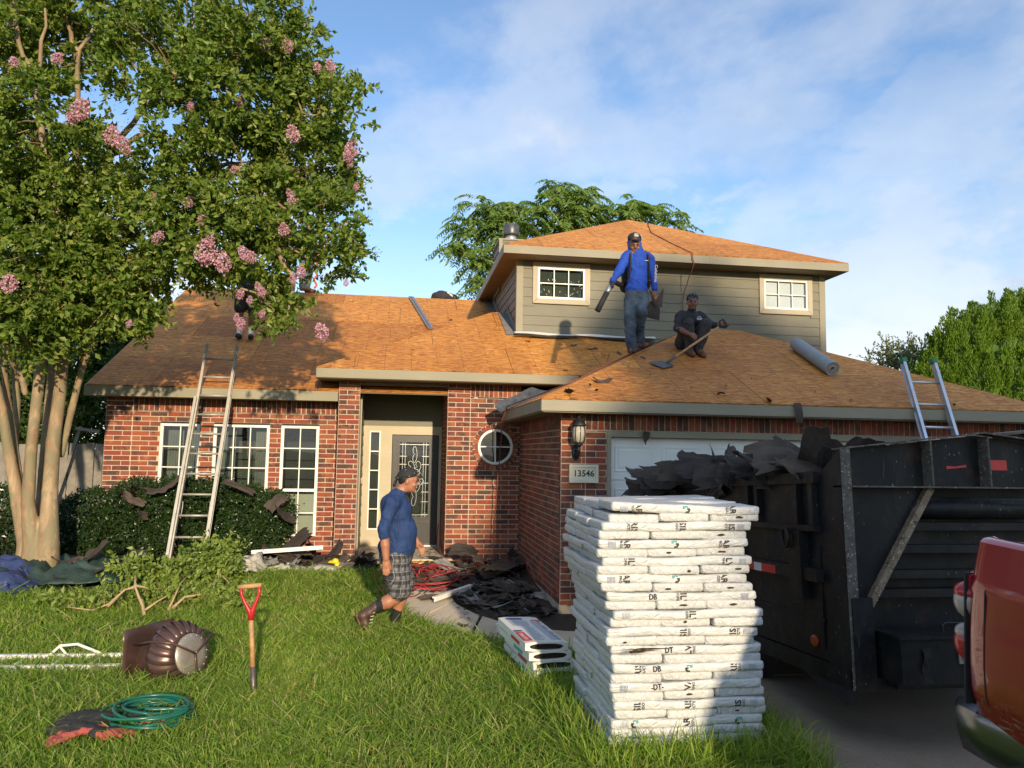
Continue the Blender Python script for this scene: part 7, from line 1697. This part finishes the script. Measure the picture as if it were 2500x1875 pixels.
# ------------------------------------------------------------------ people
def fingers(s, c, d, side, m, n=4, L_=(.070, .080, .076, .058), curl=(0, 0, 0), r=.0105, gap=.019, k=.006):
    """four unequal fingers from knuckle line at c, pointing along d, spread along 'side', bending by curl"""
    c, d, side, curl = Vector(c), Vector(d).normalized(), Vector(side).normalized(), Vector(curl)
    for i in range(n):
        a = c+side*gap*(i-1.5); q = a+d*L_[i]*.5; e = q+(d*.8+curl).normalized()*L_[i]*.5
        s.cap(a, q, r, r*.95, m, k); s.cap(q, e, r*.95, r*.8, m, k)
def head(s, c, f, u, m_skin=0, m_hair=1, sc=1.0, k=.012, hair=True):
    """c centre of the skull, f facing, u up"""
    c, f, u = Vector(c), Vector(f).normalized(), Vector(u).normalized(); sd = f.cross(u).normalized()
    R = Matrix((sd, f, u)).transposed().to_4x4()
    P = lambda x, y, z: c+(sd*x+f*y+u*z)*sc
    s.ell(P(0, 0, 0), (.076*sc, .098*sc, .115*sc), m_skin, k, R); s.ell(P(0, .035, -.065), (.058*sc, .062*sc, .062*sc), m_skin, .02, R)
    s.ell(P(0, .078, .018), (.052*sc, .020*sc, .014*sc), m_skin, .01, R)
    s.cap(P(0, .092, .0), P(0, .108, -.028), .011*sc, .016*sc, m_skin, .008); s.ell(P(0, .092, -.058), (.024*sc, .010*sc, .009*sc), m_skin, .006, R)
    s.ell(P(0, .075, -.10), (.028*sc, .022*sc, .02*sc), m_skin, .012, R)
    for x in (-1, 1):
        s.ell(P(x*.078, -.005, -.015), (.010*sc, .020*sc, .032*sc), m_skin, .005, R); s.ell(P(x*.030, .092, -.004), (.013*sc, .006*sc, .006*sc), m_hair, .002, R); s.ell(P(x*.045, .075, -.04), (.022*sc, .02*sc, .02*sc), m_skin, .012, R)
        s.cap(P(x*.016, .101, .020), P(x*.046, .092, .022), .005*sc, .004*sc, m_hair, .002)
    if hair: s.ell(P(0, -.03, .02), (.079*sc, .078*sc, .105*sc), m_hair, .004, R)
    return P, R
def person(label, loc, sdf, mats, h=.0085, group=None, rotz=0):
    FO = {'shirt_navy': .014, 'shirt_royal': .016, 'shirt_charcoal': .013, 'plaid': .014, 'jeans': .016, 'trousers_grey': .015, 'shorts_black': .010}
    o = link('person', sdf.mesh('person', mats, h, {i: FO.get(q, 0) for i, q in enumerate(mats)})); o.location = loc; o.rotation_euler = (0, 0, rotz); return tag(o, label, 'person', group)
def sub(name, sdf, mats, parent, h=.008): return link(name, sdf.mesh(name, mats, h), parent, True)

# --- man walking across the lawn (local x is his walking direction)
s = Sdf()
s.ell((-.005, 0, 1.26), (.165, .205, .19), 1, .03).ell((.035, 0, 1.05), (.190, .195, .20), 1, .05).ell((.01, 0, .90), (.195, .20, .15), 1, .04).ell((-.07, 0, 1.34), (.11, .18, .12), 1, .04)
s.cap((-.03, -.17, 1.385), (-.06, -.215, 1.36), .080, .078, 1, .03).cap((-.03, .17, 1.385), (-.03, .215, 1.36), .080, .078, 1, .03)
s.cap((-.01, 0, 1.43), (.03, 0, 1.47), .085, .068, 1, .02).cap((.01, 0, 1.45), (.07, 0, 1.54), .062, .060, 0, .015)
head(s, (.105, 0, 1.605), (1, 0, -.16), (.16, 0, 1), 0, 6)
s.chain([(-.06, -.225, 1.36), (-.135, -.265, 1.11), (-.130, -.268, 1.05)], [.076, .064, .062], 1, .02)
s.chain([(-.130, -.268, 1.09), (-.112, -.272, .95), (-.10, -.275, .82)], [.050, .046, .034], 0, .01)
s.ell((-.098, -.277, .765), (.040, .019, .055), 0, .012); fingers(s, (-.094, -.278, .725), (.05, 0, -1), (1, 0, 0), 0, curl=(.12, .10, -.3)); s.cap((-.070, -.266, .785), (-.050, -.258, .735), .014, .011, 0, .008).cap((-.050, -.258, .735), (-.046, -.256, .700), .011, .009, 0, .004)
s.chain([(-.03, .225, 1.36), (.06, .27, 1.12), (.10, .26, 1.06)], [.076, .064, .060], 1, .02); s.chain([(.085, .265, 1.09), (.215, .20, .94)], [.050, .034], 0, .01)
s.ell((.245, .185, .895), (.045, .02, .04), 0, .012, Matrix.Rotation(.7, 4, 'Y')); fingers(s, (.265, .18, .870), (.55, -.1, -.8), (.6, 0, .6), 0, curl=(-.2, 0, -.3)); s.cap((.255, .17, .91), (.285, .155, .885), .013, .010, 0, .008)
s.ell((.0, 0, .79), (.185, .19, .12), 2, .03); s.chain([(.0, -.095, .78), (.03, -.10, .60), (.052, -.10, .475)], [.128, .125, .118], 2, .03); s.chain([(.01, .095, .78), (.07, .10, .60), (.095, .10, .49)], [.128, .122, .112], 2, .03)
s.chain([(.045, -.10, .44), (.0, -.10, .385), (-.07, -.10, .350), (-.14, -.10, .320)], [.072, .066, .068, .058], 0, .02); s.chain([(-.125, -.10, .328), (-.20, -.10, .285), (-.23, -.10, .262)], [.061, .052, .05], 3, .006)
s.chain([(-.195, -.10, .30), (-.255, -.10, .245), (-.325, -.10, .215)], [.056, .056, .052], 4, .01); s.chain([(-.315, -.10, .205), (-.29, -.10, .13), (-.268, -.10, .055)], [.052, .050, .042], 4, .015); s.chain([(-.375, -.10, .215), (-.345, -.10, .13), (-.308, -.10, .02)], [.020, .018, .014], 5, .004)
s.chain([(.085, .10, .46), (.06, .10, .33), (.03, .10, .21)], [.066, .066, .05], 0, .02); s.chain([(.034, .10, .23), (.005, .10, .09)], [.053, .046], 3, .006); s.chain([(.0, .10, .075), (.06, .10, .06), (.13, .10, .045)], [.056, .052, .044], 4, .015); s.cap((-.03, .10, .02), (.15, .10, .015), .022, .02, 5, .004)
man = person('man in navy shirt, plaid shorts and black bandana walking across the lawn', (.01, 8.25, .0), s, ['skin', 'shirt_navy', 'plaid', 'sock_black', 'boot_brown', 'sole', 'hair'], .0085)
b_ = Sdf(); b_.ell((.098, 0, 1.668), (.104, .083, .072), 0, .01, Matrix.Rotation(-.16, 4, 'Y')).ell((.09, 0, 1.655), (.106, .083, .055), 0, .02, Matrix.Rotation(-.2, 4, 'Y')).ell((-.012, 0, 1.625), (.025, .03, .022), 0, .01).cap((-.02, -.01, 1.615), (-.05, -.02, 1.555), .012, .006, 0, .006).cap((-.015, .01, 1.61), (-.03, .02, 1.53), .012, .006, 0, .006)
sub('bandana', b_, ['bandana'], man)
m = MB()
for k in range(6): c = Vector((-.222-.006*k, -.148, .245-.033*k)); m.tube([c+Vector((-.012, 0, 0)), c+Vector((.022, -.003, .008))], .0035, 5)
m.build('boot_laces', 'white_fabric', man, local=True)
m = MB(); m.tube([(-.107+.012*math.cos(a), -.279+.012*math.sin(a), .695) for a in [2*PI*i/10 for i in range(10)]], .0025, 5, closed=True); m.build('ring', 'brass', man, local=True)
m = MB(); m.box((-.02, -.198, .765), (.03, .008, .02)); m.build('pocket_paper', 'white_fabric', man, local=True)

# --- man in the blue hooded shirt, standing on the garage hip
s = Sdf()
s.ell((.01, .0, 1.21), (.168, .105, .17), 1, .03).ell((.0, .0, 1.0), (.145, .105, .18), 1, .04).ell((-.012, 0, .87), (.152, .112, .085), 1, .03)
s.cap((-.13, 0, 1.33), (-.165, 0, 1.30), .070, .068, 1, .03).cap((.13, 0, 1.33), (.165, 0, 1.30), .070, .068, 1, .03)
s.cap((.0, .01, 1.34), (-.03, .0, 1.41), .10, .092, 1, .03).ell((-.035, .025, 1.475), (.100, .100, .125), 1, .02)
head(s, (-.055, -.028, 1.475), (-.12, -1, -.42), (-.02, -.4, 1), 0, 5, .92, hair=False)
s.chain([(-.165, 0, 1.30), (-.28, -.05, 1.09), (-.375, -.105, .945)], [.068, .056, .043], 1, .02); s.ell((-.408, -.122, .893), (.028, .036, .045), 5, .012); fingers(s, (-.425, -.135, .885), (.1, -.6, -.4), (-.3, .1, -1), 5, curl=(.9, .1, 0), r=.011); s.cap((-.40, -.15, .915), (-.42, -.165, .885), .012, .010, 5, .006)
s.chain([(.165, 0, 1.30), (.21, -.01, 1.07), (.222, -.05, .875)], [.068, .056, .043], 1, .02); s.ell((.218, -.062, .812), (.036, .02, .045), 0, .012); fingers(s, (.214, -.066, .775), (-.05, -.1, -1), (1, -.2, 0), 0, curl=(0, .5, -.2)); s.cap((.192, -.075, .825), (.178, -.085, .785), .012, .010, 0, .006)
s.ell((-.015, 0, .80), (.148, .110, .11), 2, .03); s.chain([(-.085, 0, .78), (-.125, -.055, .51), (-.105, -.01, .32), (-.078, .01, .085)], [.098, .078, .072, .074], 2, .02); s.chain([(.065, 0, .78), (.005, -.10, .56), (.045, .06, .38), (.075, .16, .215)], [.098, .08, .070, .072], 2, .02)
s.chain([(-.078, .05, .045), (-.085, -.06, .045), (-.095, -.15, .020)], [.047, .046, .036], 3, .01); s.chain([(.075, .20, .150), (.085, .10, .145), (.10, .02, .115)], [.047, .046, .036], 3, .01)
BH = Vector((3.345, 10.36, 3.342))
bm_ = person('man in royal blue hooded shirt and black cap standing on the garage roof', BH, s, ['skin_dark', 'shirt_royal', 'jeans', 'boot_brown', 'bag_black', 'hair'], .0085)
KS = 1.075; bm_.scale = (KS,)*3
c_ = Sdf(); c_.ell((-.045, .0, 1.572), (.094, .10, .078), 0, .01, Matrix.Rotation(.30, 4, 'X')).ell((-.062, -.115, 1.520), (.072, .075, .011), 0, .012, Matrix.Rotation(.42, 4, 'X')); c_.ell((-.015, .042, 1.580), (.088, .082, .076), 1, .003)
sub('cap', c_, ['bag_black', 'white_fabric'], bm_, .007)
m = MB(); m.box((-.052, -.098, 1.585), (.062, .004, .012)); m.box((-.052, -.095, 1.603), (.05, .004, .008)); m.box((-.052, -.103, 1.567), (.056, .004, .006)); m.build('cap_patch', 'white_fabric', bm_, local=True)
put_text('Columbia', .062, 'white_fabric', bm_, Matrix.Translation((.226, -.082, 1.085)) @ Matrix.Rotation(.2, 4, 'Z') @ FRONT @ ROTX(-PI/2-.04, 4, 'Z'), None, 1.0, 'lettering', True)
m = MB(); m.box((.085, -.108, 1.245), (.05, .003, .008)); m.build('chest_mark', 'white_fabric', bm_, local=True)
bl = thing('leaf_blower', 'black backpack leaf blower worn by the man in royal blue', 'leaf blower', BH+Vector((0, .2, .9))*KS); bl.scale = (KS,)*3
q_ = Sdf(); q_.ell((0, .20, 1.12), (.17, .10, .26), 0, .02).ell((.14, .23, 1.02), (.12, .11, .12), 0, .02).ell((.19, .20, 1.06), (.06, .07, .05), 1, .01).ell((-.10, .20, .95), (.09, .09, .09), 0, .02)
me = q_.mesh('engine', ['bag_black', 'grip_red'], .012); link('engine', me, bl, True).location = Vector((0, -.2, -.9))
def bl_tube(P, r_, name, mat): m = MB(); m.tube([Vector(p)-Vector((0, .2, .9)) for p in P], r_, 12); return m.build(name, mat, bl, True, True)
bl_tube([(-.12, .16, .98), (-.22, .10, .95), (-.33, -.04, .95), (-.40, -.13, .905)], .034, 'flexible_pipe', 'bag_black'); bl_tube([(-.40, -.13, .905), (-.45, -.15, .81), (-.475, -.155, .765)], [.030, .036, .034], 'joint', 'galvanised'); bl_tube([(-.47, -.155, .775), (-.535, -.165, .65), (-.60, -.175, .525)], [.038, .037, .040], 'nozzle', 'rubber')
for x in (-.12, .11): bl_tube([(x, .13, 1.36), (x*1.05, .02, 1.405), (x*1.05, -.08, 1.33), (x*1.1, -.11, 1.2), (x*1.2, -.06, 1.02), (x*1.2, .10, .95)], .014, 'shoulder_strap', 'bag_black')
bl_tube([(.05, .22, .88), (.06, .24, .6), (.10, .22, .35), (.14, .16, .2)], .007, 'dangling_strap', 'bag_black')
hp = 'dark shingle piece held by the man in royal blue'
def held(poly, y, rz=0):
    m = MB(); m.prism([BH+Vector(((x-800)/704, y, (1370-z)/704))*KS for x, z in poly], (0, .006, 0)); tag(m.build('shingle_piece', 'felt'), hp, 'shingle piece', 'shingle pieces in the standing man\'s hand')
held([(820, 965), (890, 880), (940, 860), (1005, 930), (998, 1048), (900, 1030), (850, 1010)], -.055); held([(965, 860), (1045, 735), (1028, 920), (985, 914)], -.04); held([(885, 750), (930, 800), (965, 930), (935, 905)], -.085)

# --- man squatting on the garage roof
s = Sdf()
s.ell((0, .12, .20), (.165, .13, .12), 2, .03).ell((0, .07, .40), (.165, .125, .20), 1, .04).ell((-.005, -.01, .55), (.178, .115, .115), 1, .04).cap((-.13, 0, .605), (-.175, -.01, .575), .064, .060, 1, .03).cap((.13, 0, .605), (.175, -.01, .575), .064, .060, 1, .03)
s.cap((0, -.02, .63), (0, -.05, .665), .072, .066, 1, .02).cap((0, -.04, .64), (-.005, -.075, .72), .055, .054, 0, .012)
head(s, (-.005, -.095, .785), (-.30, -1, -.22), (0, -.2, 1), 0, 4, .95)
s.chain([(-.18, -.01, .575), (-.245, -.11, .39), (-.23, -.16, .35)], [.060, .052, .048], 1, .02); s.chain([(-.24, -.15, .365), (-.145, -.27, .285)], [.043, .032], 0, .01); s.ell((-.105, -.298, .262), (.045, .026, .035), 0, .012, Matrix.Rotation(.5, 4, 'Y')); fingers(s, (-.085, -.315, .255), (.35, -.4, -.5), (.5, 0, .6), 0, curl=(.3, .6, -.5)); s.cap((-.11, -.29, .285), (-.07, -.31, .29), .012, .010, 0, .006)
s.chain([(.18, -.01, .575), (.28, -.09, .45), (.335, -.14, .44)], [.060, .052, .045], 1, .02); s.cap((.32, -.13, .44), (.385, -.185, .435), .040, .032, 0, .01); s.ell((.415, -.205, .445), (.040, .025, .035), 0, .012); fingers(s, (.43, -.22, .455), (.3, -.5, .3), (.3, 0, -.9), 0, curl=(-.7, .2, -.4)); s.cap((.40, -.21, .47), (.42, -.235, .485), .012, .010, 0, .006)
s.chain([(-.095, .10, .22), (-.118, -.22, .445)], [.105, .080], 2, .03); s.chain([(-.118, -.22, .44), (-.085, -.16, .25), (-.062, -.11, .10)], [.082, .078, .064], 2, .015); s.chain([(.095, .10, .22), (.14, -.22, .445)], [.105, .080], 2, .03); s.chain([(.14, -.22, .44), (.105, -.16, .25), (.078, -.11, .10)], [.082, .078, .064], 2, .015)
s.chain([(-.062, -.07, .065), (-.066, -.16, .035), (-.07, -.25, -.005)], [.052, .05, .042], 3, .012); s.chain([(.078, -.07, .065), (.086, -.16, .03), (.096, -.25, -.01)], [.052, .05, .042], 3, .012)
SQ = Vector((4.17, 10.44, 3.350))
sm = person('man in dark shirt and camouflage bandana squatting on the garage roof with a shovel', SQ, s, ['skin_dark', 'shirt_charcoal', 'trousers_grey', 'boot_tan', 'hair'], .008)
b_ = Sdf(); b_.ell((-.005, -.088, .845), (.083, .098, .068), 0, .01).ell((-.005, -.085, .828), (.083, .100, .05), 0, .01).ell((.03, .02, .80), (.03, .02, .02), 0, .01); sub('bandana', b_, ['camo'], sm)
m = MB(); yb = -.128
m.prism([(.045, yb, .545), (.085, yb-.002, .575), (.13, yb, .545), (.12, yb, .545), (.085, yb-.002, .565), (.055, yb, .545)], (0, .004, 0)); m.bx(.045, .125, yb, yb+.004, .532, .541); m.bx(.05, .12, yb, yb+.004, .519, .527); m.build('chest_logo', 'white_fabric', sm, local=True)
# roofing shovel held across his knees
rs = thing('roofing_shovel', 'toothed roofing shovel with wooden shaft held by the squatting man', 'shovel', SQ+Vector((-.4, -.3, 0)))
A_ = SQ+Vector((.40, -.215, .45)); bx_, by_ = 3.60, 9.86; B_ = Vector((bx_, by_, GZ+GM*(by_-GE)+.035)); d_ = (B_-A_).normalized(); sd_ = Vector((.45, .35, .8)); sd_ = (sd_-d_*sd_.dot(d_)).normalized(); n_ = d_.cross(sd_)
m = MB(); m.tube([A_+d_*.10, A_.lerp(B_, .5), B_-d_*.12], .017, 10); m.build('shaft', 'handle_wood', rs, True)
m = MB(); m.tube([A_+d_*.13, A_+d_*.06, A_+d_*.01+sd_*.06, A_-d_*.06+sd_*.06, A_-d_*.07, A_-d_*.06-sd_*.06, A_+d_*.01-sd_*.06, A_+d_*.06], .013, 8); m.build('grip', 'rubber', rs, True)
m = MB(); m.tube([B_-d_*.16, B_-d_*.04, B_+d_*.02], [.022, .020, .012], 10); m.build('socket', 'blade_steel', rs, True)
up_ = Vector((0, -GM, 1)).normalized(); bd = (d_-up_*d_.dot(up_)).normalized(); bs_ = bd.cross(up_); c0 = B_-up_*.012
poly = [c0-bd*.02-bs_*.12, c0-bd*.02+bs_*.12, c0+bd*.21+bs_*.13]
for k in range(9): poly += [c0+bd*(.235)+bs_*(.13-.26*(k+.25)/9), c0+bd*.215+bs_*(.13-.26*(k+.75)/9)]
poly.append(c0+bd*.21-bs_*.13); m = MB(); m.prism(poly, up_*.004); m.build('blade', 'blade_steel', rs)

# --- men half hidden on the left roof and behind the ridge
def standing(label, loc, mats, low, rotz=0, shorts=True, sc=1.0):
    s = Sdf()
    s.ell((0, 0, 1.22), (.17, .11, .18), 1, .03).ell((0, 0, 1.0), (.15, .11, .17), 1, .04).cap((-.14, 0, 1.35), (-.18, 0, 1.32), .07, .068, 1, .03).cap((.14, 0, 1.35), (.18, 0, 1.32), .07, .068, 1, .03).cap((0, 0, 1.40), (0, -.02, 1.50), .06, .058, 0, .015)
    head(s, (0, -.03, 1.60), (0, -1, -.15), (0, -.12, 1), 0, 5)
    for x in (-1, 1):
        s.chain([(x*.18, 0, 1.32), (x*.24, -.02, 1.08)], [.07, .056], 1, .02); s.chain([(x*.24, -.02, 1.08), (x*.23, -.12, .86)], [.046, .034], 0, .01); s.ell((x*.23, -.14, .80), (.025, .036, .05), 0, .012); fingers(s, (x*.23, -.145, .765), (0, -.1, -1), (0, 1, 0), 0, curl=(-x*.2, -.2, 0)); s.cap((x*.215, -.165, .82), (x*.205, -.18, .785), .012, .010, 0, .006)
        if shorts:
            s.chain([(x*.09, 0, .80), (x*.105, -.02, .56)], [.115, .105], 2, .03); s.chain([(x*.10, -.02, .50), (x*.105, .0, .32), (x*.10, .01, .20)], [.06, .060, .045], 0, .02); s.chain([(x*.10, .01, .20), (x*.10, .01, .09)], [.047, .046], 3, .006)
        else: s.chain([(x*.09, 0, .80), (x*.10, -.02, .48), (x*.10, .02, .10)], [.105, .078, .070], 2, .02)
        s.chain([(x*.10, .04, .05), (x*.105, -.08, .045), (x*.115, -.17, .03)], [.05, .048, .038], 4, .012)
    s.ell((0, 0, .82), (.16, .12, .11), 2, .03)
    return person(label, loc, s, mats, .011, None, rotz)
standing('man in black shorts and white socks standing on the left roof behind the tree', (-2.78, 14.06, 3.865), ['skin_dark', 'shirt_charcoal', 'shorts_black', 'white_fabric', 'shoe_black', 'hair'], 0, .1, True)
rm = standing('man in jeans and brown boots standing on the left roof ridge behind the foliage', (-2.14, 17.12, 5.40), ['skin_dark', 'shirt_navy', 'jeans', 'jeans', 'boot_tan', 'hair'], 0, 1.15, False)
m = MB(); P = [(-1.92+.03*math.sin(i*.9), 17.0+.03*math.cos(i*.9), 6.75-.033*i) for i in range(40)]; m.tube(P, .022, 6); m.tube([P[-1], (-1.89, 17.0, 5.40)], .006, 5); tag(m.build('safety_rope', 'orange_rope', None, True), 'orange rope hanging beside the man on the left ridge', 'rope')
m = MB(); T = Matrix.Translation((-2.62, 17.0, 5.38)); m.lathe([(.13, 0), (.125, .30), (.11, .31)], 18, T); tag(m.build('bucket', 'twig', None, True), 'tan bucket standing on the left roof ridge behind the tree', 'bucket')
s = Sdf(); cx_ = at(1080, 722, 17.6)
s.ell((0, 0, -.02), (.26, .17, .15), 0, .04).ell((.20, -.05, -.05), (.12, .12, .11), 0, .04).cap((-.2, 0, -.08), (-.25, -.1, -.35), .08, .06, 0, .03).cap((.24, 0, -.1), (.28, -.12, -.35), .08, .06, 0, .03).cap((-.1, .05, -.15), (-.12, .1, -.55), .12, .09, 1, .03).cap((.1, .05, -.15), (.12, .1, -.55), .12, .09, 1, .03)
s.ell((.27, -.10, -.06), (.085, .09, .10), 2, .01)
cm = person('man in dark shirt bending down behind the left roof ridge', (cx_.x, 17.55, 5.53), s, ['shirt_charcoal', 'jeans', 'hair'], .011)
m = MB(); m.box((.16, -.165, .03), (.14, .01, .025), Matrix.Rotation(.5, 3, 'Y')); m.box((.20, -.17, -.01), (.09, .01, .02), Matrix.Rotation(.5, 3, 'Y')); m.build('shirt_print', 'white_fabric', cm, local=True)
